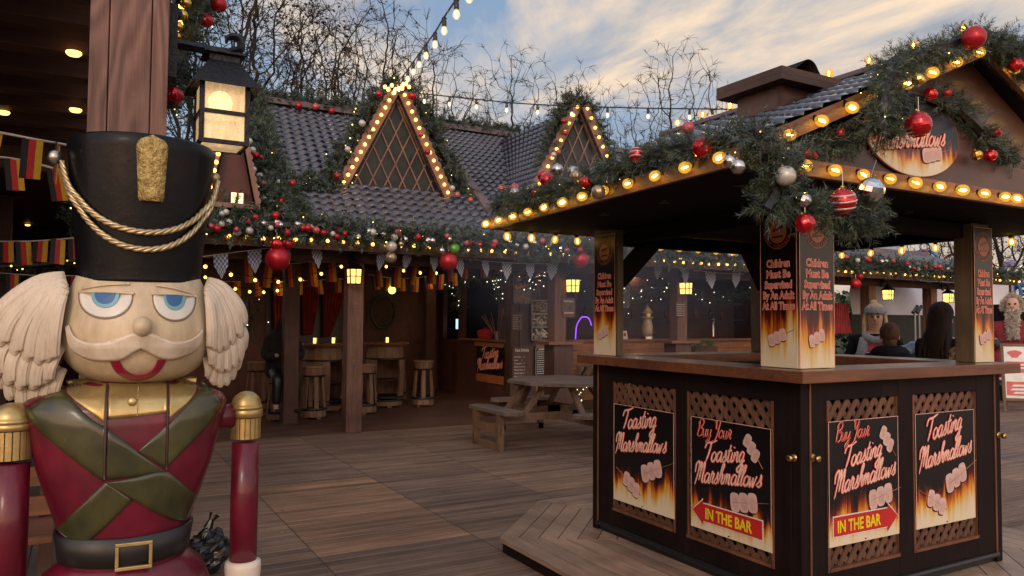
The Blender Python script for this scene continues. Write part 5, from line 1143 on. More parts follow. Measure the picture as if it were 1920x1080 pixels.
# ------------------------------------------------------------------ big lantern
LY = 2.52
c0 = at(415, 228, 1, LY); zb = at(415, 278, 1, LY).z; zt = at(415, 168, 1, LY).z; w = .066
LN = thing('lantern', (c0.x, LY, zb), 'black iron lantern with a glowing globe on a scrolled arm beside the hut post', 'lantern')
hh = zt-zb
mb = MB()
for sx in (-1,1):
    for sy in (-1,1): mb.box((c0.x+sx*w-.007*1, LY+sy*w-.007, zb),(c0.x+sx*w+.007, LY+sy*w+.007, zt))
for z in (zb, zb+hh*.49):
    for s in (-1,1):
        mb.box((c0.x-w+.0075, LY+s*(w+.001)-.005, z),(c0.x+w-.0075, LY+s*(w+.001)+.005, z+.013)); mb.box((c0.x+s*(w+.001)-.005, LY-w+.0075, z),(c0.x+s*(w+.001)+.005, LY+w-.0075, z+.013))
mb.build('frame', M['iron'], LN)
def seeded():
    m, t, b = newmat('seeded_glass'); out = t.nodes['Material Output']; tcn = N(t, 'ShaderNodeTexCoord')
    n = noi(t, tcn.outputs['Object'], 160, 3, .7); n2 = noi(t, mapping(t, tcn.outputs['Object'], scale=(1,1,.15)), 60, 3, .6)
    b.inputs['Base Color'].default_value = (.85,.72,.48,1); b.inputs['Roughness'].default_value = .15
    col_ = ramp(t, n2, [(.3, (.72,.52,.27)), (.7, (.95,.74,.44))]); L(t, col_, b.inputs['Base Color']); L(t, col_, b.inputs['Emission Color']); b.inputs['Emission Strength'].default_value = .30
    L(t, ramp(t, n, [(.3,(.42,.42,.42)),(.7,(.8,.8,.8))]), b.inputs['Alpha'])
    bn = N(t, 'ShaderNodeBump'); bn.inputs['Strength'].default_value = .8; bn.inputs['Distance'].default_value = .004; L(t, n, bn.inputs['Height']); L(t, bn.outputs[0], b.inputs['Normal'])
    return m
M['seeded'] = seeded()
for s in (-1,1):
    mb = MB(); mb.box((c0.x-w+.008, LY+s*w-.001, zb+.002),(c0.x+w-.008, LY+s*w+.001, zt)); mb.build('glass_pane', M['seeded'], LN)
    mb = MB(); mb.box((c0.x+s*w-.001, LY-w+.008, zb+.002),(c0.x+s*w+.001, LY+w-.008, zt)); mb.build('glass_pane', M['seeded'], LN)
mb = MB(); mb.box((c0.x-w+.009, LY-w+.009, zb+.001),(c0.x+w-.009, LY+w-.009, zb+.003)); mb.build('glass_bottom', M['seeded'], LN)
gp = at(413, 193, 1, LY); mb = MB(); mb.ball((gp.x, LY, gp.z), .037, 16, 12); mb.build('globe', M['lampcore'], LN, True)
mb = MB(); R4 = lambda r, z: [(c0.x+r*sx, LY+r*sy, z) for sx, sy in ((-1,-1),(1,-1),(1,1),(-1,1))]
zr = at(415, 152, 1, LY).z; ze = at(415, 171, 1, LY).z; znk = at(415,122,1,LY).z; ztp = at(415,108,1,LY).z
prof = [(.102, ze-.004),(.098, ze+.004),(.045, znk),(.045, znk+.018),(.060, znk+.022),(.060, znk+.028),(.015, ztp+.006)]
sub = 10; vs = []; 
for r, z in prof:
    cs = [Vector(q) for q in R4(r, z)]
    for k in range(4):
        for i in range(sub):
            p = cs[k].lerp(cs[(k+1) % 4], i/sub); jj = .0022*noise.noise(p*60); 
            if r > .09: p.z += .004*abs(sin(i*1.9))-.002
            vs.append(p+Vector((jj,jj,jj)))
nn = 4*sub; fs = [(a*nn+i, a*nn+(i+1) % nn, (a+1)*nn+(i+1) % nn, (a+1)*nn+i) for a in range(len(prof)-1) for i in range(nn)]+[tuple(range((len(prof)-1)*nn, len(prof)*nn))]
mb.add(vs, fs); mb.build('roof', M['iron'], LN)
pa = at(330, 82, 1, LY); pb_ = at(440, 97, 1, LY)
arm = [(xd+.03, LY, pa.z), (c0.x, LY, at(415,98,1,LY).z), (pb_.x-.004, LY, pb_.z+.002), (at(451,92,1,LY).x, LY, at(451,92,1,LY).z), (at(450,76,1,LY).x, LY, at(450,76,1,LY).z), (at(438,69,1,LY).x, LY, at(438,69,1,LY).z), (at(427,72,1,LY).x, LY, at(427,72,1,LY).z), (at(424,82,1,LY).x, LY, at(424,82,1,LY).z)]
mb = MB(); sp_ = spline(arm, 6); mb.tube(sp_, [.016]*8+[.013+.0*i for i in range(len(sp_)-8-12)]+[.012-.009*i/11 for i in range(12)], 4, up=(0,1,0)); mb.build('arm', M['iron'], LN)
mb = MB(); mb.box((xd+.001, LY-.035, at(325,150,1,LY).z),(xd+.03, LY+.035, at(325,15,1,LY).z)); mb.ball((xd+.025,LY,at(325,25,1,LY).z), .022, 10, 8); mb.build('wall_plate', M['iron'], LN)
mb = MB(); mb.tube([(c0.x,LY,ztp),(c0.x,LY,at(415,100,1,LY).z)], .006, 6); mb.build('hook', M['iron'], LN)
# ------------------------------------------------------------------ nutcracker
D0 = 1.80; s0 = D0/FPX; cpx = 255
cpx = 261
nb = EYE+(_f+_r2*((cpx-960)/FPX)+_u2*((540-590)/FPX))*D0
NUT = thing('nutcracker', (nb.x, nb.y, 0), 'tall painted nutcracker soldier statue with a black hat, white hair and crimson coat', 'statue')
vd = Vector((nb.x, nb.y)).normalized(); NUT.rotation_euler[2] = atan2(vd.y, vd.x)-pi/2; NUT.scale = (.9, .9, 1)   # local -y faces the viewer
def NX(px): return (px-cpx)*s0
def NZ(py, dep=0.0): return 1.6+(593-py)*s0*(1-dep/D0)
def nbuild(mb, name, m, smooth=True, parent=None, **k): return mb.build(name, m, parent or NUT, smooth, loc=(0,0,0), **k)
# hat
HB, HT = NZ(522, .14), NZ(268, .05)
def hatr(z):
    t = (z-HB)/(HT-HB); return .146+.032*t**1.4+.003*sin(pi*t)
prof = [(.13,HB-.012),(.146,HB-.004)]+[(hatr(HB+(HT-HB)*i/14), HB+(HT-HB)*i/14) for i in range(15)]+[(.172,HT+.006),(.160,HT+.005),(.0001,HT-.02)]
mb = MB(); mb.lathe(prof, 56); nbuild(mb, 'hat', M['hat'])
# plume plate
pz0, pz1, pxc = NZ(370,.17), NZ(238,.19), NX(276)
mb = MB(); nz = 16; nxn = 10; vs = []
for side in (0, 1):
    for i in range(nz+1):
        t = i/nz; z = pz0+(pz1-pz0)*t; hw_ = .0285+.0085*t
        if t > .78: hw_ = (.0285+.0085*.8)*sqrt(max(0, 1-((t-.78)/.22)**2))+.001
        if t < .05: hw_ *= .9
        for j in range(nxn+1):
            u = -1+2*j/nxn; x = pxc+hw_*u; yb = -hatr(min(z,HT))*1.0+.004 if z < HT else -hatr(HT)+.004
            th = .022*(1-abs(u)**3*.6)*(1-.5*max(0,(t-.85)/.15)); y = yb-(th if side == 0 else 0)
            y += (.0025*noise.noise(Vector((x*160,z*160,0)))) if side == 0 else 0; vs.append((x, y, z))
m1 = nxn+1; o1 = (nz+1)*m1; fs = []
for i in range(nz):
    for j in range(nxn): fs += [(i*m1+j, i*m1+j+1, (i+1)*m1+j+1, (i+1)*m1+j), (o1+i*m1+j, o1+(i+1)*m1+j, o1+(i+1)*m1+j+1, o1+i*m1+j+1)]
for i in range(nz): fs += [(i*m1, (i+1)*m1, o1+(i+1)*m1, o1+i*m1), (i*m1+nxn, o1+i*m1+nxn, o1+(i+1)*m1+nxn, (i+1)*m1+nxn)]
for j in range(nxn): fs += [(j, o1+j, o1+j+1, j+1), (nz*m1+j, nz*m1+j+1, o1+nz*m1+j+1, o1+nz*m1+j)]
mb.add(vs, fs); nbuild(mb, 'hat_plume', M['goldrough'])
# ropes and knobs
ends = [(-1, Vector((NX(103), -.02, NZ(298,.065)))), (1, Vector((NX(401), .0, NZ(330,-.065))))]
for sg, p in ends:
    mb = MB(); mb.ball(tuple(p), .0165 if sg < 0 else .0145, 16, 12); nbuild(mb, 'rope_knob', M['silverball'] if sg < 0 else M['gold'])
for zlow, nm in ((NZ(430,.17), 0), (NZ(463,.17), 1)):
    path = []; a0, a1 = radians(-78), radians(80); z0_, z1_ = ends[0][1].z-.012, ends[1][1].z-.012
    for i in range(61):
        t = i/60; a = a0+(a1-a0)*t; sg = 4*t*(1-t); base_ = z0_+(z1_-z0_)*t; lo = zlow-(z0_+z1_)/2
        z = base_+lo*(sg**.85); r = hatr(z)+.009; 
        if t < .12 or t > .88: r += .006
        path.append(Vector((r*sin(a)+NX(cpx), -r*cos(a), z)))
    mb = MB()
    for ph in (0, 2.094, 4.189):   # three twisted strands
        q = []
        for i, p in enumerate(path):
            pass
        dense = spline(path[::3], 14); tot = 0; prev = None
        for i, p in enumerate(dense):
            d = (dense[min(i+1,len(dense)-1)]-dense[max(i-1,0)]).normalized(); up = Vector((p.x, p.y, 0)).normalized(); sd_ = d.cross(up).normalized(); up = sd_.cross(d)
            if prev is not None: tot += (p-prev).length
            prev = p; an = ph+tot/.0105*1.15; q.append(p+(sd_*cos(an)+up*sin(an))*.0034)
        mb.tube(q, .0041, 6)
    nbuild(mb, 'hat_rope', M['rope'] if 'rope' in M else M['gold'])
# head
zj, zt_ = NZ(724,.10), HB
hp_ = [(724,.02),(721,.075),(712,.112),(697,.143),(675,.167),(650,.182),(625,.187),(600,.184),(575,.176),(550,.165),(530,.155),(512,.145)]
prof = [(.0001, NZ(725,.03))]+[(r, NZ(y, .10)) for y, r in hp_]
FYS = .92
def headr(z):
    for (r0,z0),(r1,z1) in zip(prof, prof[1:]):
        if z0 <= z <= z1: return r0+(r1-r0)*(z-z0)/(z1-z0+1e-9)
    return prof[-1][0]
pr2 = [(v.x, v.z) for v in spline([(r,0,z) for r, z in prof], 3)]
mb = MB(); mb.lathe(pr2, 56, sy=FYS); nbuild(mb, 'head', M['skin_nut'])
def facey(x, z): 
    r = headr(z); return -FYS*sqrt(max(1e-6, r*r-x*x))
def relief(poly_px, th, name, m, grid=None, smooth=False, off=0.0, rnd=.35, surf=None, dep=.165):
    """a raised shape on the head; outline in photo pixels relative to the statue"""
    P2 = [(NX(x), NZ(y, dep)) for x, y in poly_px]; n = len(P2); cx_ = sum(p[0] for p in P2)/n; cz_ = sum(p[1] for p in P2)/n; S_ = surf or facey
    vs = []; 
    rings = [(1.0, -.002), (1.0, th*(1-rnd)), (.93, th), (.6, th), (.25, th)]
    for k, t in rings:
        for x, z in P2:
            xx = cx_+(x-cx_)*k; zz = cz_+(z-cz_)*k; vs.append((xx, S_(xx, zz)-t-off, zz))
    vs.append((cx_, S_(cx_, cz_)-th-off, cz_)); fs = []
    for r in range(len(rings)-1):
        for i in range(n): fs.append((r*n+i, r*n+(i+1) % n, (r+1)*n+(i+1) % n, (r+1)*n+i))
    c_ = len(vs)-1
    for i in range(n): fs.append(((len(rings)-1)*n+i, (len(rings)-1)*n+(i+1) % n, c_))
    mb = MB(); mb.add(vs, fs); return nbuild(mb, name, m, smooth)
def bandrelief(top, bot, th, name, m, off=0, S_=facey, dep=.165, rnd=True, nd=8):
    """strip between two polylines (same length) laid on a surface"""
    A = [Vector((NX(x),0,NZ(y,dep))) for x, y in top]; B_ = [Vector((NX(x),0,NZ(y,dep))) for x, y in bot]
    A = spline(A, 6) if len(A) > 2 else [A[0].lerp(A[1], i/16) for i in range(17)]; B_ = spline(B_, 6) if len(B_) > 2 else [B_[0].lerp(B_[1], i/16) for i in range(17)]
    vs = []; n = len(A)
    for a, b in zip(A, B_):
        for j in range(nd+1):
            p = a.lerp(b, j/nd); e = 0 if j in (0, nd) else 1; t = th*(1 if 0 < j < nd else .55); vs.append((p.x, S_(p.x, p.z)-t-off, p.z))
        for j in range(nd+1):
            p = a.lerp(b, j/nd); vs.append((p.x, S_(p.x, p.z)+.002, p.z))
    m_ = 2*(nd+1); fs = []
    for i in range(n-1):
        for j in range(nd): fs += [(i*m_+j, i*m_+j+1, (i+1)*m_+j+1, (i+1)*m_+j), (i*m_+nd+1+j, (i+1)*m_+nd+1+j, (i+1)*m_+nd+2+j, i*m_+nd+2+j)]
        fs += [(i*m_, (i+1)*m_, (i+1)*m_+nd+1, i*m_+nd+1), (i*m_+nd, i*m_+2*nd+1, (i+1)*m_+2*nd+1, (i+1)*m_+nd)]
    for i in (0, n-1):
        for j in range(nd): fs.append((i*m_+j, i*m_+nd+1+j, i*m_+nd+2+j, i*m_+j+1))
    mb = MB(); mb.add(vs, fs); return nbuild(mb, name, m, True)
def halfm(cx_, y0, hw_, dn, n=16, tilt=0): # half disc hanging from a line
    return [(cx_-hw_*cos(pi*i/n), y0+tilt*(-cos(pi*i/n))+dn*sin(pi*i/n)**.8) for i in range(n+1)]
for cx_, y0, hw_, dn, tl in ((202,547,46,48,1),(324,549,39,50,1.5)):
    bandrelief([(cx_-hw_-3,y0-3),(cx_,y0-4),(cx_+hw_+3,y0-1)], [(cx_-hw_-3,y0+2),(cx_,y0+1),(cx_+hw_+3,y0+4)], .007, 'eyelid', M['skin_nut'])
    e = relief(halfm(cx_, y0, hw_, dn), .0035, 'eye', M['eyewhite'], tilt=0) if False else relief(halfm(cx_, y0, hw_, dn, tilt=tl), .0035, 'eye', M['eyewhite'])
    relief(halfm(cx_, y0, hw_*.54, dn*.63, tilt=tl*.5), .0052, 'iris_ring', M['blue2']); relief(halfm(cx_-1, y0, hw_*.40, dn*.47, tilt=tl*.4), .0066, 'iris', M['blue'])
    relief([(p, q) for p, q in halfm(cx_, y0+1, hw_+2.5, dn+3, tilt=tl)], .0016, 'eye_rim', M['rim'] if 'rim' in M else M['black'])
bandrelief([(160,536),(190,531),(215,528),(243,527)], [(160,542),(190,536.5),(215,533.5),(243,532)], .006, 'eyebrow', M['skin_nut']); bandrelief([(290,528),(315,531),(340,536),(362,542)], [(290,534),(315,537),(340,542.5),(361,549)], .006, 'eyebrow', M['skin_nut'])
nz_ = NZ(612,.19); mb = MB(); mb.ball((NX(267), facey(NX(267), nz_)-.013, nz_), .0225, 20, 14); nbuild(mb, 'nose', M['skin_nut'])
for top, bot in (([(266,626),(250,624),(225,634),(200,642),(175,642),(155,634),(146,622),(141,610)], [(266,655),(252,663),(232,676),(205,678),(180,676),(160,668),(142,652),(133,612)]), ([(266,626),(282,624),(305,634),(325,641),(345,640),(360,634),(371,626),(377,617)], [(266,655),(284,666),(305,676),(325,677),(345,672),(362,664),(374,648),(380,618)])):
    bandrelief(top, bot, .017, 'moustache', M['moust'], nd=12)
bandrelief([(212,674),(222,698),(245,715),(263,718),(285,713),(302,697),(312,676)], [(229,674),(236,690),(250,702),(263,704),(279,701),(290,690),(295,676)], .010, 'mouth', M['lipred'], dep=.15)
# hair: overlapping combed clumps
def clump(path, w0, nm, seed):
    rd = random.Random(seed); p = spline(path, 5); n = len(p); mb = MB(); K_ = 44; vs = []
    prev = None
    for i, q in enumerate(p):
        t = i/(n-1); d = (p[min(i+1,n-1)]-p[max(i-1,0)]).normalized(); out = Vector((q.x*1.0, -.6*abs(q.x)-.15, 0)).normalized()
        sd_ = d.cross(out).normalized(); out = sd_.cross(d).normalized()
        w_ = w0*(.50+.62*sin(pi*min(1,t*1.0+.10)*.60))*(1 if t < .70 else 1-.72*((t-.70)/.30)**1.6)
        for j in range(K_):
            a = 2*pi*j/K_; g_ = 1-.15*abs(sin(a*6+seed))+.03*sin(a*3+seed*2)+.06*noise.noise(Vector((a*2,seed,t*3)))
            vs.append(q+(sd_*cos(a)*w_+out*sin(a)*w_*.55)*g_)
    fs = [(i*K_+j, i*K_+(j+1) % K_, (i+1)*K_+(j+1) % K_, (i+1)*K_+j) for i in range(n-1) for j in range(K_)]+[tuple(range(K_-1,-1,-1)), tuple((n-1)*K_+j for j in range(K_))]
    mb.add(vs, fs); return nbuild(mb, nm, M['hair'])
def hairmat():
    m, t, b = newmat('sculpted_hair'); tcn = N(t, 'ShaderNodeTexCoord')
    v = mapping(t, tcn.outputs['Object'], scale=(1,1,.22), rot=(0,0,0)); n = noi(t, v, 120, 4, .65, .4); n2 = noi(t, tcn.outputs['Object'], 7, 3)
    L(t, mixc(t, 1.0, ramp(t, n, [(.28,(.50,.42,.33)),(.5,(.60,.52,.42))]), ramp(t, n2, [(.3,(.8,.78,.75)),(.7,(1.05,1.03,1))]), 'MULTIPLY'), b.inputs['Base Color']); b.inputs['Roughness'].default_value = .6
    bn = N(t, 'ShaderNodeBump'); bn.inputs['Strength'].default_value = .35; bn.inputs['Distance'].default_value = .003; L(t, n, bn.inputs['Height']); L(t, bn.outputs[0], b.inputs['Normal']); return m
M['hair'] = hairmat()
def HPp(x, y, yy): return (NX(x), yy, NZ(y, max(0,-yy)))
def hairside(side, rows):
    for k, (pts, w_) in enumerate(rows): clump([HPp(x, y, yy) for x, y, yy in pts], w_*s0, 'hair_lock', k+1+20*side)
def locks(side):
    mp = (lambda x, y: (x, y)) if side == 0 else (lambda x, y: (374+(150-x)*.66, 521+(y-520)*.88))
    tiers = [([(60,668),(76,672),(92,676),(106,680),(120,684),(130,690)], [(24,712),(40,732),(60,744),(80,748),(98,743),(114,730)], .018, 14.5),
             ([(50,600),(66,606),(84,614),(100,622),(116,634),(128,648)], [(10,668),(22,690),(42,704),(62,713),(84,714),(104,704)], -.008, 16),
             ([(128,522),(129,526),(130,530),(130,536),(130,544),(128,556)], [(16,610),(30,634),(54,650),(76,662),(96,668),(112,664)], -.034, 18)]
    for t, (A, B_, dep, w_) in enumerate(tiers):
        for i, (a, b) in enumerate(zip(A, B_)):
            u = i/5; dy = dep-.055*u; bow = 26*(1-u)+6
            p1 = (a[0]+(b[0]-a[0])*.35-bow*.25, a[1]+(b[1]-a[1])*.22-(bow*.15 if t == 2 else 0)); p2 = (a[0]+(b[0]-a[0])*.75-bow*.35, a[1]+(b[1]-a[1])*.62)
            pts = [a, p1, p2, b, (b[0]+3, b[1]+9)]
            clump([HPp(*mp(x, y), dy-(.012 if 0 < k < 3 else 0)+(.0 if side == 0 else .0)) for k, (x, y) in enumerate(pts)], w_*(1 if side == 0 else .80)*s0, 'hair_lock', i+7*t+20*side)
locks(0); locks(1)
for sg, cxp, cyp in ((-1, 84, 630), (1, 416, 618)):
    mb = MB(); mb.ball((NX(cxp), .05, NZ(cyp)), .085, 24, 16, f=lambda v: v*(1+.10*noise.noise(v*18)), sc=(.72,.8,1.15)); nbuild(mb, 'hair_mass', M['hair'])
# torso
tp = [(1062,.142,.112),(1040,.143,.112),(1015,.148,.115),(980,.162,.122),(930,.184,.131),(880,.205,.138),(830,.220,.142),(790,.236,.140),(765,.240,.132),(748,.226,.12),(735,.18,.10),(722,.12,.085),(716,.06,.06)]
TC = NX(247)
def NZt(y): return NZ(y, .12)
tz = [(NZt(y), a, b) for y, a, b in tp]
def tor(z):
    if z <= tz[0][0]: return tz[0][1:]
    for (z0,a0,b0),(z1,a1,b1) in zip(tz, tz[1:]):
        if z0 <= z <= z1: t = (z-z0)/(z1-z0); t = t; return (a0+(a1-a0)*t, b0+(b1-b0)*t)
    return (.02,.02)
def tory(x, z):
    a, b = tor(z); u = min(.999, abs((x-TC)/a)); return -b*(1-u**2.4)**(1/2.0)
mb = MB(); n = 64; rows_ = 60; vs = []; zlo, zhi = tz[0][0]-.02, tz[-1][0]
for i in range(rows_+1):
    z = zlo+(zhi-zlo)*i/rows_; a, b = tor(z)
    for j in range(n):
        th = 2*pi*j/n; c_, s_ = cos(th), sin(th); u = abs(c_)**.92*(1 if c_ > 0 else -1); y = -b*(1-abs(u)**2.4)**.5*(1 if s_ < 0 else -1) if True else 0
        vs.append((TC+a*u, -y if False else (y if s_ < 0 else y), z))
# top and bottom closed
fs = [(i*n+j, i*n+(j+1) % n, (i+1)*n+(j+1) % n, (i+1)*n+j) for i in range(rows_) for j in range(n)]+[tuple(range(n-1,-1,-1)), tuple(rows_*n+j for j in range(n))]
mb.add(vs, fs); nbuild(mb, 'torso', M['crimson'])
TD = .12
def strap(top, bot, th, name, m, off=0): return bandrelief(top, bot, th, name, m, off, S_=tory, dep=TD, nd=10)
strap([(130,722),(140,768)], [(380,722),(372,768)], .003, 'collar_yoke', M['gold']) if False else None
# gold yoke (front), green sashes, coat seams, belt
strap([(132,716),(170,714),(206,714)], [(140,736),(172,762),(206,790)], .003, 'yoke_gold', M['gold']); strap([(319,714),(350,714),(376,716)], [(319,790),(352,762),(372,738)], .003, 'yoke_gold', M['gold'])
strap([(210,714),(262,716),(315,714)], [(211,783),(262,780),(314,776)], .005, 'collar_plate', M['gold'])
strap([(262,716),(262,750),(262,779)], [(264,716),(264,750),(264,779)], .0058, 'collar_seam', M['goldrough'])
strap([(66,758),(120,716)], [(205,893),(212,795)], .005, 'green_sash', M['green']) if False else None
strap([(65,770),(110,815),(160,858),(207,897)], [(128,726),(150,748),(180,778),(207,797)], .006, 'green_sash', M['green'])
strap([(319,797),(345,772),(370,745),(385,722)], [(319,880),(350,850),(390,812),(425,768)], .006, 'green_sash', M['green'])
strap([(212,800),(250,832),(285,862),(314,886)], [(212,894),(245,893),(280,890),(314,886)], .006, 'green_sash', M['green'])
strap([(266,845),(290,822),(304,810),(314,800)], [(268,846),(290,862),(304,874),(314,880)], .005, 'green_sash', M['green'])
strap([(212,897),(180,930),(150,962),(128,992)], [(258,936),(230,965),(200,995),(170,1022)], .006, 'green_sash', M['green'])
strap([(212,899),(245,895),(280,891),(314,888)], [(258,936),(262,938),(300,965),(352,1000)], .0075, 'green_sash', M['green']) if False else strap([(212,899),(262,893),(314,887),(352,920),(379,952)], [(214,901),(258,934),(300,965),(330,985),(358,1000)], .008, 'green_sash', M['green'])
for x in (208.5, 316.5):
    strap([(x-2.2,714),(x-2.2,800),(x-1.2,893 if x < 300 else 884)], [(x+2.2,714),(x+2.2,800),(x+2.2,893 if x < 300 else 884)], .0085, 'coat_seam', M['seam'] if 'seam' in M else M['black'])
bz_ = NZt(753); mb = MB(); mb.ball((NX(253), tory(NX(253), bz_)-.006, bz_), .0115, 16, 10, sc=(1,.8,1)); nbuild(mb, 'button', M['gold'])
mb = MB(); vs = []
for y, e in ((1002,.002),(1004,.009),(1056,.009),(1059,.002)):
    z = NZt(y)
    for j in range(56):
        th = 2*pi*j/56; a, b = tor(z); c_, s_ = cos(th), sin(th); u = abs(c_)**.92*(1 if c_ > 0 else -1); yy = b*(1-abs(u)**2.4)**.5
        vs.append((TC+(a+e)*u, (-(yy+e) if s_ < 0 else yy+e), z-.006*(1-abs(u)) ))
mb.add(vs, [(i*56+j, i*56+(j+1) % 56, (i+1)*56+(j+1) % 56, (i+1)*56+j) for i in range(3) for j in range(56)]); nbuild(mb, 'belt', M['belt'])
bx0, bx1, bz0, bz1 = NX(231), NX(296), NZt(1066), NZt(1015); by = tory(TC, NZt(1040))-.012
mb = MB(); e = .008
for a_, b_ in (((bx0,bz0),(bx1,bz0+e)),((bx0,bz1-e),(bx1,bz1)),((bx0,bz0+e+.0005),(bx0+e,bz1-e-.0005)),((bx1-e,bz0+e+.0005),(bx1,bz1-e-.0005))): mb.box((a_[0],by-.006,a_[1]),(b_[0],by+.004,b_[1]))
nbuild(mb, 'buckle', M['gold'], False, bevel=.0015)
# trousers, boots, base
hz = NZ(1058,.12)
mb = MB(); mb.lathe([(.12,hz+.012),(.150,hz-.005),(.185,hz-.03),(.205,hz-.075),(.21,hz-.13),(.19,hz-.22),(.10,hz-.26),(.0001,hz-.27)], 44, (TC,0,0), sy=.72); nbuild(mb, 'trousers', M['crimson'])
for sx in (-1,1):
    mb = MB(); mb.lathe([(.0001,.10),(.075,.11),(.08,.2),(.07,.35),(.085,.6),(.10,hz-.22),(.09,hz-.12)], 24, (TC+sx*.095,0,0)); nbuild(mb, 'leg', M['black'])
    mb = MB(); mb.ball((TC+sx*.095,-.06,.13), .08, 16, 10, sc=(.9,1.5,.55)); nbuild(mb, 'boot', M['black'])
mb = MB(); mb.box((TC-.30,-.22,.017),(TC+.30,.22,.09)); nbuild(mb, 'base', M['green'], False, bevel=.01)
# arms with gold epaulettes
def arm_(cx_, topy, r, dep, wpx, ydome, yband0, yband1, yflute, ycuff, cuffm, yend):
    """dep: distance of the arm in front of (+) the statue axis"""
    D = dep; k = D/FPX; Z = lambda y: 1.6+(593-y)*k; q_ = EYE+(_f+_r2*((cx_-960)/FPX)+_u2*((540-800)/FPX))*D-nb; q_ = Matrix.Rotation(-NUT.rotation_euler[2], 3, 'Z') @ q_; X_ = q_.x/.9; dep = -q_.y/.9
    # statue-local x is measured at the axis; perspective offset handled through k
    R_ = wpx*k/2; Y_ = -dep
    mb = MB(); mb.lathe([(R_*.84,Z(yflute)-.01),(R_*.86,Z((yflute+ycuff)/2)),(R_*.84,Z(ycuff)-.01),(.0001,Z(ycuff)-.012)], 32, (X_,Y_,0)); nbuild(mb, 'arm', M['crimson'])
    mb = MB(); mb.lathe([(R_,Z(yband0)-.004),(R_*.98,Z(yband0)+.004)]+[(R_*.93*cos(radians(a)), Z(yband0)+.005+(Z(ydome)-Z(yband0)-.005)*sin(radians(a))) for a in range(0,91,10)], 32, (X_,Y_,0)); nbuild(mb, 'epaulette_dome', M['gold'])
    mb = MB(); mb.lathe([(R_*.93,Z(yband1)-.001),(R_*1.03,Z(yband1)+.002),(R_*1.03,Z(yband0)-.006),(R_*.98,Z(yband0)-.004)], 32, (X_,Y_,0)); nbuild(mb, 'epaulette_band', M['gold'])
    mb = MB(); N_ = 18
    for j in range(N_):
        a0, a1 = 2*pi*(j+.08)/N_, 2*pi*(j+.92)/N_
        pts = [(R_*.93*cos(a), R_*.93*sin(a)) for a in [a0+(a1-a0)*q/4 for q in range(5)]]+[(R_*.8*cos(a), R_*.8*sin(a)) for a in (a1, a0)]
        mb.prism([(X_+p, Y_+q) for p, q in pts], Z(yflute), Z(yband1)-.002, 'xy')
    nbuild(mb, 'epaulette_fringe', M['gold'], False)
    mb = MB(); mb.lathe([(R_*.82,Z(yflute)+.001),(R_*.84,Z(yband1))], 24, (X_,Y_,0)); nbuild(mb, 'epaulette_core', M['seam'] if 'seam' in M else M['black'])
    mb = MB(); zc_, zl = Z(ycuff), Z(yend)
    mb.lathe([(.0001,zl-.06),(R_*.8,zl-.055),(R_*1.05,zl-.02),(R_*1.12,zc_-.012),(R_*1.10,zc_),(R_*.86,zc_+.004)], 28, (X_,Y_,0)); nbuild(mb, 'cuff', cuffm)
    for i in range(4):
        mb = MB(); fx = X_+(-.75+.5*i)*R_*.9; mb.tube(spline([(fx,Y_-.01,zl-.05),(fx,Y_-.018,zl-.09),(fx*1.0,Y_-.012,zl-.115-.01*(i in (1,2)))],4), [.0115]*6+[.010,.009,.007], 10); nbuild(mb, 'finger', cuffm)
    mb = MB(); sg = 1 if X_ < 0 else -1; mb.tube(spline([(X_+sg*R_*.7,Y_-.02,zl-.03),(X_+sg*R_*1.15,Y_-.04,zl-.06),(X_+sg*R_*1.05,Y_-.045,zl-.09)],4), [.013]*5+[.011]*4, 10); nbuild(mb, 'thumb', cuffm)
    mb = MB(); mb.ball((X_,Y_,zl-.045), R_*.95, 16, 10, sc=(1,.75,.9)); nbuild(mb, 'palm', cuffm)
arm_(461, 730, 0, 1.90, 64, 731, 761, 779, 818, 1046, M['cuff'], 1075)
arm_(22, 757, 0, 1.66, 84, 756, 790, 806, 860, 1120, M['cuff'], 1160)
# shoulder joints
mb = MB(); mb.tube([(TC-.19,0,NZt(800)),(TC-.27,0,NZt(800))], .03, 12); nbuild(mb, 'shoulder_joint', M['crimson']); mb = MB(); mb.tube([(TC+.19,0.0,NZt(800)),(TC+.26,0,NZt(800))], .03, 12); nbuild(mb, 'shoulder_joint', M['crimson'])
# black bag behind the statue
bgp = at(395, 1010, 1, 2.9); bgp = at(388, 1072, 2, .0) 
bt_ = thing('bin_bag', (bgp.x, bgp.y, .0), 'crumpled black plastic bag lying on the deck behind the nutcracker arm', 'bag')
mb = MB(); mb.ball((0,0,.13), .145, 28, 20, f=lambda v: v*(1+.28*noise.noise(v*14)+.12*noise.noise(v*40)), sc=(.9,.9,.9)); mb.build('bag_body', M['bag'], bt_, loc=(0,0,0)); mb = MB(); mb.tube([(0,0,.27),(.02,0,.32),(.04,.01,.35)], [.03,.018,.035], 8); mb.build('bag_knot', M['bag'], bt_, loc=(0,0,0))
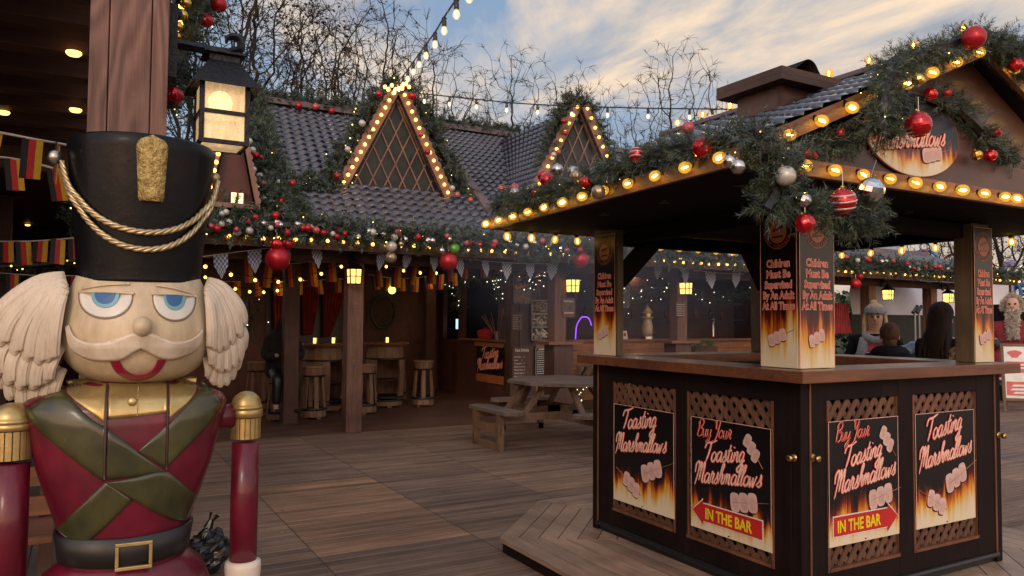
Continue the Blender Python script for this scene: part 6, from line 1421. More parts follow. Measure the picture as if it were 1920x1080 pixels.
# ------------------------------------------------------------------ trees
from mathutils.kdtree import KDTree
def grow(seed, H=13, leaves=0, low=.25, wide=.3, n=1100, step=.30, forks=1):
    """winter tree grown by space colonisation: limbs reach for points spread through a rounded crown"""
    rd = random.Random(seed); cz = H*(low+(1-low)*.5); rz = H*(1-low)*.5; rx = H*wide; att = []
    while len(att) < n:
        v = Vector((rd.uniform(-1,1), rd.uniform(-1,1), rd.uniform(-1,1))); l = v.length
        if l > 1 or rd.random() > .25+.75*l: continue
        lob = 1+.16*noise.noise(v*2.3+Vector((seed,0,0))); att.append(Vector((v.x*rx*lob, v.y*rx*lob, cz+v.z*rz*lob)))
    nodes = [Vector((0,0,0))]; par = [-1]; z = 0
    while z < H*low*.85:
        z += step*1.3; nodes.append(Vector((.10*noise.noise(Vector((z*.5,seed,0)))*z*.5, .10*noise.noise(Vector((seed,z*.5,3)))*z*.5, z))); par.append(len(nodes)-2)
    for it in range(90):
        kd = KDTree(len(nodes))
        for i, q in enumerate(nodes): kd.insert(q, i)
        kd.balance(); pull = {}; keep = []
        for a_ in att:
            q, i, d = kd.find(a_)
            if d < step*1.7: continue
            keep.append(a_)
            if d < H*.34: pull.setdefault(i, Vector((0,0,0))); pull[i] += (a_-q).normalized()
        if len(keep) == len(att) and not pull: break
        att = keep; new = []
        for i, v in pull.items():
            if v.length < 1e-3: continue
            dn = (v.normalized()+Vector((rd.gauss(0,.20),rd.gauss(0,.20),rd.gauss(0,.12)+.06))).normalized(); p = nodes[i]+dn*step
            if kd.find(p)[2] > step*.35: new.append((p, i))
        if not new: break
        for p, i in new: nodes.append(p); par.append(i)
    N_ = len(nodes); w = [0.0]*N_; kids = [[] for _ in range(N_)]
    for i in range(N_-1, 0, -1):
        if w[i] == 0: w[i] = 1.0
        w[par[i]] += w[i]; kids[par[i]].append(i)
    rad = lambda i: max(.0095, .0098*w[i]**.52)
    tr = MB(); br = MB(); lf = MB(); stack = [(0, None)]
    while stack:
        i, src = stack.pop(); pts = [nodes[src]] if src is not None else []; rs = [rad(i)] if src is not None else []; j = i
        while True:
            pts.append(nodes[j]); rs.append(rad(j))
            if not kids[j]: break
            ks = sorted(kids[j], key=lambda k: -w[k])
            for k in ks[1:]: stack.append((k, j))
            j = ks[0]
        if len(pts) > 1: 
            m_ = tr if i == 0 else br; mx = rs[min(1,len(rs)-1)]; m_.tube(pts, rs, 8 if mx > .1 else (5 if mx > .04 else 3), caps=False)
        e = pts[-1]; dd = (e-pts[-2]).normalized() if len(pts) > 1 else Vector((0,0,1))
        for _ in range(6):
            t_ = (dd+Vector((rd.gauss(0,.75),rd.gauss(0,.75),rd.gauss(0,.6)))).normalized()*rd.uniform(.2,.6); br.tube([e, e+t_*.55+Vector((0,0,.04)), e+t_], [.009,.008,.005], 3, caps=False)
            if leaves and rd.random() < leaves:
                c = e+t_; a_ = Vector((rd.gauss(0,1),rd.gauss(0,1),rd.gauss(0,1))).normalized()*.06; b_ = a_.cross(Vector((rd.gauss(0,1),rd.gauss(0,1),1))).normalized()*.05; lf.add([c-a_,c-b_,c+a_,c+b_],[(0,1,2,3)])
    return tr, br, lf
def tree(seed, loc, label, H, **k):
    t = thing('bare_tree', loc, label, 'tree', 'bare winter trees behind the bar'); tr, br, lf = grow(seed, H, **k)
    tr.build('trunk', M['bark'], t, loc=(0,0,0)); c = br.build('crown', M['bark'], t, loc=(0,0,0))
    if lf.v: lf.build('leaves', M['leafdry'], c, loc=(0,0,0))
    return t
def TP(px, d): 
    v = (_f+_r2*((px-960)/FPX)); return (v.x*d, v.y*d, 0)
T1 = tree(3, TP(345,19), 'bare tree with a few dry leaves between the hut post and the lantern', 12.5, leaves=.55, low=.22, wide=.34, n=1500, step=.24)
T2 = tree(8, TP(575,30), 'bare tree above the left stretch of the bar ridge, nearest the lantern hook', 14.2, low=.34, wide=.21, n=900)
T3 = tree(12, TP(700,31), 'tall bare tree directly behind the diamond-paned dormer', 15.2, low=.32, wide=.22, n=1000, leaves=.1)
T4 = tree(21, TP(1270,36), 'round-crowned bare tree just left of the kiosk chimney', 15.4, low=.24, wide=.19, n=1200, step=.28)
for o, px, d, sc, rz, lb in ((T1,455,27,1.12,2.0,'leafy-twigged bare tree rising behind the black lantern arm'),(T3,640,34,1.08,1.3,'slender bare tree with a clear stem left of the diamond-paned dormer'),(T2,790,30,.93,2.6,'bare tree behind the descending bulb string right of the diamond-paned dormer'),(T4,965,36,.98,.9,'rounded bare tree in the gap between the two dormers'),(T4,1085,38,.95,2.2,'faint bare tree behind the far dormer'),(T2,1165,40,.80,4.0,'low bare tree between the far dormer and the round-crowned tree'),(T1,1890,30,.75,3.1,'bare tree right of the right kiosk post'),(T3,1745,42,.6,1.0,'small bare tree beyond the fairground seen through the kiosk'),(T4,1960,34,.8,2.0,'bare tree at the right edge of the picture')):
    c = dup(o, TP(px, d), rz, lb, 'bare winter trees behind the bar', sc)
# far hedge
def hedge(x0, y0, x1, y1, h, n, seed, label, name='hedge'):
    rd = random.Random(seed); mb = MB(); m_ = MB()
    for i in range(n):
        t = rd.random(); z = h*rd.random()**.8; c = Vector((x0+(x1-x0)*t+rd.gauss(0,.5), y0+(y1-y0)*t+rd.gauss(0,.5), z*(1+.25*noise.noise(Vector((t*20,seed,0))))))
        a = Vector((rd.gauss(0,1),rd.gauss(0,1),rd.gauss(0,1))).normalized()*.16; b = a.cross(Vector((rd.gauss(0,1),rd.gauss(0,1),1))).normalized()*.13; mb.add([c-a,c-b,c+a,c+b],[(0,1,2,3)])
    o = mb.build(name, M['needle']); o['label'] = label; o['category'] = 'hedge'; o['kind'] = 'stuff'; return o
hedge(-8, 34, 60, 24, 3.2, 16000, 5, 'dark evergreen hedge beyond the bar and the fairground')
hedge(24, 22, 44, 4, 2.6, 6000, 6, 'dark green hedge behind the fairground at the right')
# ------------------------------------------------------------------ string lights in the sky
mb = MB(); mb.lathe([(.0001,-.075),(.014,-.070),(.026,-.050),(.027,-.035),(.018,-.010),(.013,0)], 12); EDG = proto(mb, 'light_bulb', M['bulbglass2'] if 'bulbglass2' in M else M['bulbglass'])
mb = MB(); mb.lathe([(.006,-.062),(.010,-.04),(.006,-.016)], 8); EDF = proto(mb, 'filament', M['filament'], False)
mb = MB(); mb.lathe([(.016,-.004),(.019,0),(.019,.04),(.012,.052),(.022,.06),(.012,.075)], 10); EDS = proto(mb, 'socket', M['rubber'])
def festoon(label, pts, sc, group='festoon strings across the sky'):
    t = thing('festoon_string', tuple(pts[0]), label, 'light string', group); c = MB(); c.tube(spline(pts, 6), .009, 5); c.build('cable', M['rubber'], t)
    return t
def ad(px, py, d): return EYE+(_f+_r2*((px-960)/FPX)+_u2*((540-py)/FPX))*d
cab = [(905,-75,4.6),(880,-38,5.4),(856,-2,6.2),(833,32,7.0),(816,60,7.7),(799,83,8.4),(786,101,9.0),(775,116,9.6),(765,130,10.1),(756,142,10.5),(748,150,10.8),(740,156,11.0)]
t = festoon('festoon string dropping steeply from the top edge to the dormer peak', [ad(*q) for q in cab], 1)
for (x, y, d) in cab[1:]:
    p = ad(x, y, d)-Vector((0,0,.085)); sc = 1.15
    b = inst('light_bulb', EDG, p, t, None, sc)
    for pr, nm in ((EDF,'filament'),(EDS,'socket')): c = pr.copy(); c.name = nm; COL.objects.link(c); c.parent = b
cab = [(760,172,11.2),(796,176,11.1),(843,181,11.0),(893,186,10.9),(950,192,10.8),(1008,196,10.7),(1072,199,10.6),(1139,201,10.4),(1215,203,10.2),(1293,204,10.0),(1336,204.5,9.9),(1380,205,9.8),(1440,204,9.6)]
t = festoon('festoon string running level from the dormer peak towards the kiosk chimney', [ad(*q) for q in cab], 1)
for (x, y, d) in cab[1:-1]:
    p = ad(x, y, d)-Vector((0,0,.075)); b = inst('light_bulb', EDG, p, t, None, .95)
    for pr, nm in ((EDF,'filament'),(EDS,'socket')): c = pr.copy(); c.name = nm; COL.objects.link(c); c.parent = b
farstring('bunch of amber bulbs wound around the dormer peak', [ad(x,y,11.0) for x, y in ((722,163),(728,168),(735,160),(741,167),(748,160),(754,166),(761,157),(767,163))], None, .028)
# ------------------------------------------------------------------ bar fittings
def panel(name, w, h, loc, rz, label, cat, m, edge=None, rounded=0, group=None):
    t = thing(name, tuple(loc), label, cat, group, rz); b = MB()
    if rounded:
        r = rounded; pts = []
        for cx_, cz_, a0 in ((w-r,h-r,0),(r,h-r,90),(r,r,180),(w-r,r,270)): pts += [(cx_+r*cos(radians(a0+k*18)), cz_+r*sin(radians(a0+k*18))) for k in range(6)]
        b.prism(pts, -.01, 0, 'xz')
    else: b.box((0,-.01,0),(w,0,h)); pts = [(0,0),(w,0),(w,h),(0,h)]
    b.build('sign_board', m, t, loc=(0,0,0))
    if edge:
        b = MB(); b.tube([(w/2+(p-w/2)*.95, -.012, h/2+(q-h/2)*.97) for p, q in pts], .005, 4, closed=True); b.build('border', edge, t, loc=(0,0,0))
    return t
def place(px0, py0, px1, py1, axis, val):
    a = at(px0, py1, axis, val); b = at(px1, py1, axis, val); c = at(px0, py0, axis, val); return a, abs((b-a)[1-axis] if axis < 2 else 0), c.z-a.z
def bars(t, n, w, h, m, top=.82):
    rd = random.Random(n*3+int(w*900))
    for i in range(n):
        z = h*(top-(top-.1)*i/(n-1)); x = w*.10
        b = MB()
        while x < w*(.55 if rd.random() < .4 else .68): l_ = w*rd.uniform(.05,.14); b.box((x,-.014,z-h*.010),(x+l_,-.0115,z+h*.012)); x += l_+w*.03
        b.box((w*.80,-.014,z-h*.010),(w*.90,-.0115,z+h*.012)); b.build('lettering_row', m, t, loc=(0,0,0))
def lines(t, rows, w, h, m, n=9):
    rd = random.Random(len(rows)*7+int(w*1000)); 
    for i, r in enumerate(rows): text(r, w*.08, h*(.80-.74*i/max(1,len(rows)-1 or 1)), h*.62/len(rows), t, m, -.013, sx=.8, ext=.001)
a, w, h = place(961,505,995,570,1,12.30); t = panel('marshmallow_sign', w, h, a, 0, 'tall black sign with curly salmon lettering at the corner of the bar', 'sign', M['board'], M['panefar'] if False else M['metalgrey'], .05)
script('Toasting', w*.16, h*.62, w*.13, t, M['salmon'], M['red_text'], .35, .8, face=-.013, wt=.16); script('Marshmallows', w*.08, h*.40, w*.105, t, M['salmon'], M['red_text'], .30, .7, face=-.013, wt=.16)
b = MB(); b.prism([(w*.1,h*.12),(w*.5,h*.17),(w*.9,h*.12),(w*.9,h*.20),(w*.5,h*.25),(w*.1,h*.20)], -.014, -.0105, 'xz'); b.build('ribbon', M['orange'], t, loc=(0,0,0)); b = MB(); b.prism([(w*.15,h*.84),(w*.5,h*.90),(w*.85,h*.84),(w*.85,h*.90),(w*.5,h*.95),(w*.15,h*.90)], -.014, -.0105, 'xz'); b.build('ribbon', M['orange'], t, loc=(0,0,0))
a, w, h = place(959,585,979,620,1,12.38); t = panel('price_card', w, h, a, 0, 'small brown price card below the tall black marshmallow sign', 'sign', M['signwood']); bars(t, 8, w, h, M['white'])
a, w, h = place(960,650,1001,718,1,12.36); t = panel('drinks_menu', w, h, a, 0, 'brown Hot Drinks menu board with white writing', 'sign', M['signwood']); text('Hot Drinks', w*.12, h*.86, h*.12, t, M['white'], -.013, sx=.8, off=.002); lines(t, ['','Hot Choc     3','Latte        3','Cappuccino   3','Flavoured Latte','Mulled Wine  5','Mulled Cider 5','Black Coffee 2','Tea          2'], w, h*.98, M['white'])
a, w, h = place(1003,650,1036,706,1,12.30); t = panel('slate_menu', w, h, a, 0, 'dark blue-green menu slate with a cream border beside the brown one', 'sign', M['slate'], M['cream'], .05); bars(t, 11, w, h, M['white'])
b = MB(); b.prism([(w*.15,h*.88),(w*.85,h*.88),(w*.8,h*.94),(w*.2,h*.94)], -.014, -.0105, 'xz'); b.build('header', M['cream'], t, loc=(0,0,0))
a, w, h = place(1054,558,1078,595,1,10.36); t = panel('post_sign', w, h, a, 0, 'brown marshmallow price sign on the post behind the picnic table', 'sign', M['signwood'], None, .03); text('Marshmallow', w*.08, h*.78, h*.15, t, M['white'], -.013, sx=.7); b = MB(); b.box((w*.45,-.014,h*.42),(w*.75,-.0115,h*.62)); b.build('price_patch', M['board'], t, loc=(0,0,0)); b = MB(); b.tube(spline([(w*(.12+.1*i),-.013,h*(.2+.06*(i % 2))) for i in range(8)],3), w*.03, 5); b.build('scroll', M['salmon'], t, loc=(0,0,0))
a, w, h = place(1267,566,1284,594,1,10.36); t = panel('post_sign', w, h, a, 0, 'small brown notice with white lines on the post seen through the kiosk', 'sign', M['signwood']); bars(t, 6, w, h, M['white'])
a, w, h = place(1153,515,1180,577,1,12.2); t = panel('bordered_sign', w, h, a, 0, 'dark sign with a pale green scroll border seen through the left kiosk opening', 'sign', M['board'], mat('sage_line',(.22,.34,.28),rough=.5), .06); b = MB(); b.tube([(w*.5+w*.035*a*cos(a),-.014,h*.55+w*.035*a*sin(a)) for a in [i*.35 for i in range(28)]], w*.02, 5); b.build('scroll', mat('sage_text',(.25,.33,.28),rough=.5), t, loc=(0,0,0))
pa_ = at(945,722,0,6.985); pb2 = at(894,650,0,6.985); w = abs(pb2.y-pa_.y); t = thing('poster', (6.985, pb2.y, pa_.z), 'toasting marshmallows poster on the red wall left of the menus', 'poster', None, -pi/2); h = at(945,650,0,6.985).z-pa_.z
b = MB(); b.box((0,-.006,0),(w,0,h)); b.build('poster_board', M['board'], t, loc=(0,0,0)); b = MB(); b.box((0,-.009,0),(w,-.0065,h*.22)); b.build('poster_base', M['orange'], t, loc=(0,0,0))
script('Toasting', w*.22, h*.62, h*.15, t, M['salmon'], M['flagred2'], .12, 1.0, face=-.011, wt=.15); script('Marshmallows', w*.06, h*.30, h*.145, t, M['salmon'], M['flagred2'], .10, .95, face=-.011, wt=.15)
# marshmallow display
for k, (y0, y1, mt) in enumerate(((562,588,'cream'),(589,612,'white'),(613,638,'white'))):
    a, w, h = place(997,y0,1035,y1,1,12.32); t = thing('display_box', (a.x, 12.32, a.z), ('top','middle','bottom')[k]+' clear box of puffy sweets in the stack above the bar counter', 'box', 'clear boxes of sweets'); rd = random.Random(k)
    b = MB(); b.box((0,0,0),(w,.3,.01)); b.box((0,.29,.011),(w,.3,h-.01)); b.box((0,0,h-.012),(w,.3,h-.003)); b.box((0,0,.011),(.01,.289,h-.013)); b.box((w-.01,0,.011),(w,.289,h-.013)); b.build('case', M['metalgrey'], t, loc=(0,0,0))
    b = MB()
    for i in range(70): b.ball((rd.uniform(.04,w-.04), rd.uniform(.02,.2), .03+rd.random()*(h-.07)), rd.uniform(.02,.035), 6, 5, sc=(1,1,rd.uniform(.7,1.1)))
    o = b.build('sweets', M[mt], t, True, loc=(0,0,0)); o['kind'] = 'stuff'
# neon
mb = MB(); mb.tube(spline([at(1079,636,1,12.9),at(1081,612,1,12.9),at(1088,598,1,12.9),at(1094,594,1,12.9),at(1104,597,1,12.9),at(1109,610,1,12.9)],6), .010, 6); tag(mb.build('neon_arch', M['purple'], smooth=True), 'glowing purple neon arch behind the bar, beside the left kiosk post', 'neon light')
mb = MB(); mb.box((7.5,13.6,1.6),(14.2,13.9,1.64)); mb.box((7.5,13.6,2.0),(14.2,13.9,2.04)); mb.box((7.5,13.91,1.0),(14.2,13.95,2.6)); o = mb.build('back_shelf', M['brown_x']); tag(o, 'long brown bottle shelf on the wall behind the bar', 'shelf')
rbt = random.Random(4)
cols = [mat('bottle_green',(.02,.06,.02),rough=.1), mat('bottle_amber',(.16,.06,.01),rough=.1), mat('bottle_clear',(.25,.27,.28),rough=.1), mat('bottle_dark',(.02,.015,.012),rough=.1)]
mb = MB(); mb.lathe([(.036,0),(.038,.18),(.014,.23),(.013,.29),(.0001,.29)], 10); BO = proto(mb, 'bottle', cols[0])
for i in range(26):
    m2 = BO.copy(); m2.data = BO.data.copy() if i < 4 else bottles[i % 4].data; 
    if i == 0: bottles = []
    if i < 4: m2.data.materials[0] = cols[i]; bottles.append(m2)
    COL.objects.link(m2); m2.name = 'bottle'; m2.location = (7.9+i*.23+rbt.uniform(-.05,.05), 13.74, 1.642 if i % 2 else 2.042)
    tag(m2, 'glass bottle in the dim rows on the bar back shelf', 'bottle', 'bottles on the back shelf')
# beer tower, tap, card, window things
bp = at(1214,632,1,12.5); t = thing('beer_tower', (bp.x, 12.5, 1.216), 'cream ceramic beer tower with a domed top on the bar counter', 'beer tower')
mb = MB(); mb.lathe([(.13,0),(.13,.05),(.10,.06)], 20); mb.build('foot', M['steel'], t, loc=(0,0,0)); mb = MB(); mb.lathe([(.10,.061),(.115,.14),(.12,.22),(.10,.32),(.085,.40),(.09,.42),(.12,.44),(.12,.46),(.085,.465)], 24); mb.build('body', M['cream'], t, True, loc=(0,0,0)); mb = MB(); mb.lathe([(.085,.466),(.085,.53)], 20); mb.build('collar', M['brass'], t, loc=(0,0,0)); mb = MB(); mb.lathe([(.11,.531),(.11,.545),(.09,.60),(.05,.65),(.02,.67),(.025,.69),(.0001,.72)], 20); mb.build('dome', M['cream'], t, True, loc=(0,0,0)); mb = MB(); mb.beam((.06,-.11,.2),(.06,-.16,.12),.03,.03); mb.build('tap', M['brass'], t, loc=(0,0,0))
bp = at(1337,634,1,12.5); t = thing('beer_tap', (bp.x, 12.5, 1.216), 'tall curved chrome beer tap on the bar counter', 'beer tap'); mb = MB(); mb.tube(spline([(0,0,0),(0,0,.3),(0,-.02,.40),(-.05,-.04,.44),(-.08,-.05,.41)],5), .03, 10); mb.build('column', M['steel'], t, True, loc=(0,0,0)); mb = MB(); mb.tube([(-.05,-.04,.45),(-.07,-.05,.56)], [.015,.03], 8); mb.build('handle', M['black'], t, loc=(0,0,0))
bp = at(1171,632,1,12.4); mb = MB(); mb.prism([(-.08,0),(.08,0),(.05,.17),(-.05,.17)], -.01, .0, 'xz'); t = thing('table_card', (bp.x, 12.4, 1.217), 'small white folded card standing on the bar counter', 'card'); mb.build('card', M['white'], t, loc=(0,0,0)); mb = MB(); mb.box((-.03,-.013,.06),(.03,-.0105,.12)); mb.build('emblem', M['red_text'], t, loc=(0,0,0))
bp = at(1318,652,1,11.9); t = thing('planter', (bp.x, 11.9, .95), 'trough of green plants with pale flowers on a stand before the bar', 'planter'); mb = MB(); mb.box((-.32,-.1,0),(.32,.1,.12)); mb.box((-.28,-.06,-.95),(.28,.06,-.001)); mb.build('trough', M['brown_x'], t, loc=(0,0,0)); mb = MB(); sprigs(mb, [(-.3,0,.14),(.3,0,.14)], .09, 240, .12, .05, .012, 10, seed=9); mb.build('plants', mat('fresh_green',(.10,.18,.05),(.05,.10,.03),8,.6,island=.6), t, loc=(0,0,0))
p = at(908,622,0,7.1); t = thing('red_pot', (7.12,p.y,1.201), 'dull red lidded pot on the serving window sill', 'pot'); mb = MB(); mb.lathe([(.13,0),(.16,.08),(.17,.14),(.0001,.14)], 20); mb.build('pot_body', M['flag_red'], t, loc=(0,0,0)); mb = MB(); mb.lathe([(.18,.141),(.12,.18),(.03,.2),(.03,.23),(.0001,.23)], 20); mb.build('lid', M['flag_red'], t, loc=(0,0,0))
p = at(932,618,0,7.1); t = thing('skewer_jar', (7.1,p.y,1.201), 'jar bristling with long pale wooden skewers on the serving window sill', 'jar'); mb = MB(); mb.lathe([(.05,0),(.06,.16)], 14); mb.build('jar_body', M['metalgrey'], t, loc=(0,0,0))
for i in range(9): mb = MB(); a = i*.7; mb.tube([(0,0,.02),(.12*cos(a)-.1,.42*sin(a),.38+.03*i)], .006, 4); mb.build('skewer', M['stick'], t, loc=(0,0,0))
p = at(870,604,0,7.3); t = thing('till', (7.3,p.y,1.18), 'till with a small pale glowing screen inside the serving window', 'till'); mb = MB(); mb.box((-.1,-.2,0),(.15,.2,.18)); mb.build('till_body', M['black'], t, loc=(0,0,0)); mb = MB(); mb.box((-.12,-.17,.2),(-.1,.17,.42)); mb.build('till_screen', M['screen'], t, loc=(0,0,0))
# ------------------------------------------------------------------ people
SK = mat('skin', (.50,.30,.22), (.42,.24,.17), 8, .5)
def skinmesh(name, chains, m, parent, sub=2):
    """chains: list of [(pos, (rx, ry)), ...]; a chain may start from an existing vertex by repeating its position"""
    vs = []; es = []; rs = []; idx = {}
    for ch in chains:
        prev = None
        for p, r in ch:
            key = tuple(round(c, 4) for c in p)
            if key not in idx: idx[key] = len(vs); vs.append(p); rs.append(r if isinstance(r, tuple) else (r, r))
            i = idx[key]
            if prev is not None: es.append((prev, i))
            prev = i
    me = bpy.data.meshes.new(name); me.from_pydata(vs, es, []); me.materials.append(m); o = bpy.data.objects.new(name, me); COL.objects.link(o); o.parent = parent
    md = o.modifiers.new('skin', 'SKIN'); md.use_smooth_shade = True
    for i, r in enumerate(rs): me.skin_vertices[0].data[i].radius = r
    me.skin_vertices[0].data[0].use_root = True
    s = o.modifiers.new('sub', 'SUBSURF'); s.levels = sub; s.render_levels = sub; return o
def person(loc, face, label, H, coat, trouser, hair, arms='down', coatw=1.0):
    """face: heading in radians the figure looks along (local -y)"""
    k = H/1.75; t = thing('person', tuple(loc), label, 'person', None, face); V = lambda x, y, z: (x*k, y*k, z*k)
    head = [(V(0,0,1.0),(.14*k,.10*k)),(V(0,0,1.2),(.15*k,.10*k)),(V(0,.01,1.38),(.15*k,.085*k)),(V(0,.015,1.47),(.055*k,.055*k)),(V(0,.0,1.54),(.06*k,.07*k)),(V(0,-.005,1.60),(.074*k,.088*k)),(V(0,.0,1.68),(.074*k,.088*k)),(V(0,.005,1.735),(.045*k,.055*k))]
    def armc(s):
        el = V(s*.25,.02,1.13) if arms == 'down' else V(s*.24,-.05,1.14); ha = V(s*.22,-.08,.90) if arms == 'down' else V(s*.10,-.27,1.10)
        return [(V(0,.01,1.38),.1*k),(V(s*.17,.01,1.39),.062*k),(el,.045*k),(ha,.03*k)], ha
    chains = [head]
    for s in (-1,1):
        c, ha = armc(s); chains.append(c); hv = Vector(ha)
        pl = tuple(hv+Vector((0,-.02,-.05))*k); chains.append([(ha,.03*k),(pl,(.036*k,.016*k))])
        for f in range(4):
            bx_ = tuple(hv+Vector(((-.027+.018*f),-.03,-.085))*k); bx2 = tuple(hv+Vector(((-.027+.018*f),-.04,-.125-.012*(f in (1,2))))*k); chains.append([(pl,(.036*k,.016*k)),(bx_,.009*k),(bx2,.007*k)])
        th = tuple(hv+Vector((-s*.045,-.03,-.06))*k); chains.append([(pl,(.036*k,.016*k)),(th,.010*k)])
        chains.append([(V(0,0,1.0),(.14*k,.10*k)),(V(s*.09,0,.88),.085*k),(V(s*.10,-.01,.48),.055*k),(V(s*.10,.01,.09),.038*k),(V(s*.10,-.12,.035),.035*k)])
    skinmesh('body', chains, SK, t)
    # coat over torso and arms, trousers
    ch = [[(V(0,0,.80),(.19*k*coatw,.135*k)),(V(0,0,1.0),(.175*k*coatw,.13*k)),(V(0,0,1.2),(.18*k*coatw,.13*k)),(V(0,.01,1.37),(.17*k,.105*k)),(V(0,.02,1.455),(.085*k,.08*k))]]
    for s in (-1,1):
        c, ha = armc(s); ch.append([(V(0,.01,1.37),.1*k),(c[1][0],.082*k),(c[2][0],.066*k),(tuple(Vector(c[2][0]).lerp(Vector(c[3][0]),.9)),.05*k)])
    skinmesh('coat', ch, coat, t)
    skinmesh('trousers', [[(V(0,0,.95),(.15*k,.11*k)),(V(-.09,0,.84),.10*k),(V(-.10,-.01,.48),.075*k),(V(-.10,.01,.12),.06*k)],[(V(0,0,.95),.15*k),(V(.09,0,.84),.10*k),(V(.10,-.01,.48),.075*k),(V(.10,.01,.12),.06*k)]], trouser, t)
    for s in (-1,1):
        b = MB(); b.ball(V(s*.028,-.082,1.625), .011*k, 8, 6); b.build('eye', M['black'], t, loc=(0,0,0)); b = MB(); b.ball(V(s*.078,.005,1.61), .02*k, 8, 6, sc=(.5,.8,1.4)); b.build('ear', SK, t, loc=(0,0,0))
        b = MB(); b.ball(V(s*.10,-.07,.035), .05*k, 10, 6, sc=(.9,1.9,.7)); b.build('shoe', M['black'], t, loc=(0,0,0)); b = MB(); b.tube([V(s*.014,-.095,1.647),V(s*.03,-.096,1.652),V(s*.045,-.086,1.646)], .003*k, 4); b.build('eyebrow', M['bark'], t, loc=(0,0,0))
    b = MB(); b.tube([V(0,-.088,1.64),V(0,-.108,1.59),V(0,-.09,1.585)], [.006*k,.014*k,.008*k], 8); b.build('nose', SK, t, True, loc=(0,0,0))
    b = MB(); b.tube([V(-.024,-.084,1.555),V(0,-.092,1.557),V(.024,-.084,1.555)], .0045*k, 6); b.build('mouth', M['lipred'] if False else mat('lip',(.35,.12,.10),rough=.4), t, loc=(0,0,0))
    return t, k, V
def hairm(name, c): return mat(name, c, tuple(x*.5 for x in c), 60, .65, bump=.6, bscale=90, stretch=(1,1,.1), spec=.15)
navy = mat('navy_coat',(.012,.015,.024),(.008,.010,.015),12,.8,bump=.3,spec=.12); blackc = mat('black_coat',(.009,.008,.009),rough=.85,spec=.1,bump=.4,bscale=60)
jeans = mat('jeans',(.05,.07,.12),rough=.8); blond = hairm('blond_hair',(.52,.40,.24)); brownh = hairm('short_brown_hair',(.11,.065,.045)); darkh = hairm('dark_brown_hair',(.018,.010,.008))
fc = lambda x, y: atan2(y, x)-pi/2     # heading so that local -y looks at the camera
def ring_scarf(t, V, k, m, y0=-.10):
    pts = spline([V(-.09,-.02,1.44),V(-.06,-.10,1.42),V(.0,-.12,1.40),V(.07,-.10,1.42),V(.10,-.01,1.44),V(.06,.09,1.45),V(-.06,.09,1.45),V(-.09,-.02,1.44)],4); b = MB(); b.tube(pts, .04*k, 10); b.build('scarf_loop', m, t, True, loc=(0,0,0))
    for s in (-1,1):
        b = MB(); b.tube(spline([V(s*.09,-.09,1.42),V(s*.115,-.155,1.30),V(s*.14,-.165,1.10),V(s*.155,-.16,.88)],4), [.045*k]*5+[.055*k]*8, 8, flat=.45, up=(0,1,0)); b.build('scarf_end', m, t, True, loc=(0,0,0))
# woman with headband
pw = ad(1641,600,7.35); wz = 1.76; tW, k, V = person((pw.x,pw.y,0), fc(pw.x,pw.y), 'woman in a grey headband, long grey scarf and pink jumper facing the viewer', 1.78, blackc, jeans, None, 'front')
grey = mat('grey_knit',(.28,.29,.32),(.16,.17,.19),40,.9,bump=.8,bscale=70); pink = mat('pink_jumper',(.52,.045,.12),rough=.8)
ring_scarf(tW, V, k, grey)
b = MB(); b.tube([V(0,-.10,1.40),V(0,-.135,1.25),V(0,-.14,1.05),V(0,-.135,.85)], [.07*k,.095*k,.10*k,.10*k], 14, flat=.35, up=(0,1,0)); b.build('jumper', pink, tW, True, loc=(0,0,0))
o = text('L.S', -.075*k, 1.22*k, .10*k, tW, M['white'], -.185*k, ext=.003, off=.004, name='jumper_lettering'); o = text('ic2' if False else 'i<', -.07*k, 1.13*k, .08*k, tW, M['white'], -.185*k, ext=.003, off=.004, name='jumper_lettering')
b = MB(); b.lathe([(.086*k,0),(.095*k,.02*k),(.093*k,.055*k),(.08*k,.075*k)], 20, V(0,.005,1.645), sy=1.1); b.build('headband', grey, tW, True, loc=(0,0,0)); b = MB(); b.ball(V(0,.03,1.69), .085*k, 16, 10, sc=(1,1.1,.8)); b.ball(V(-.01,.04,1.755), .035*k, 12, 8); b.build('hair', blond, tW, True, loc=(0,0,0))
for s in (-1,1): b = MB(); b.tube(spline([V(s*.08,.01,1.65),V(s*.092,.0,1.56),V(s*.095,-.03,1.44)],4), .02*k, 8); b.build('hair_strand', blond, tW, True, loc=(0,0,0))
b = MB(); b.tube(spline([V(.12,-.02,1.44),V(.16,-.03,1.43),V(.20,-.02,1.38),V(.24,-.05,1.2),V(.22,-.16,1.0)],4), .03*k, 8); b.build('pink_hood', pink, tW, True, loc=(0,0,0))
# man from behind
pm_ = ad(1668,620,6.6); tM, k, V = person((pm_.x,pm_.y,0), fc(pm_.x,pm_.y)+pi, 'man with short brown hair in a dark navy coat seen from behind', 1.60, navy, jeans, None, 'front', 1.12)
b = MB(); b.ball(V(0,.022,1.655), .09*k, 20, 14, sc=(.98,1.06,1.08)); b.ball(V(0,.035,1.57), .062*k, 16, 10, sc=(1,.9,1.1)); b.build('hair', brownh, tM, True, loc=(0,0,0)); b = MB(); b.tube(spline([V(-.12,.0,1.45),V(-.08,.08,1.48),V(.0,.11,1.47),V(.08,.08,1.48),V(.12,.0,1.45)],4), .055*k, 10); b.build('hood', navy, tM, True, loc=(0,0,0))
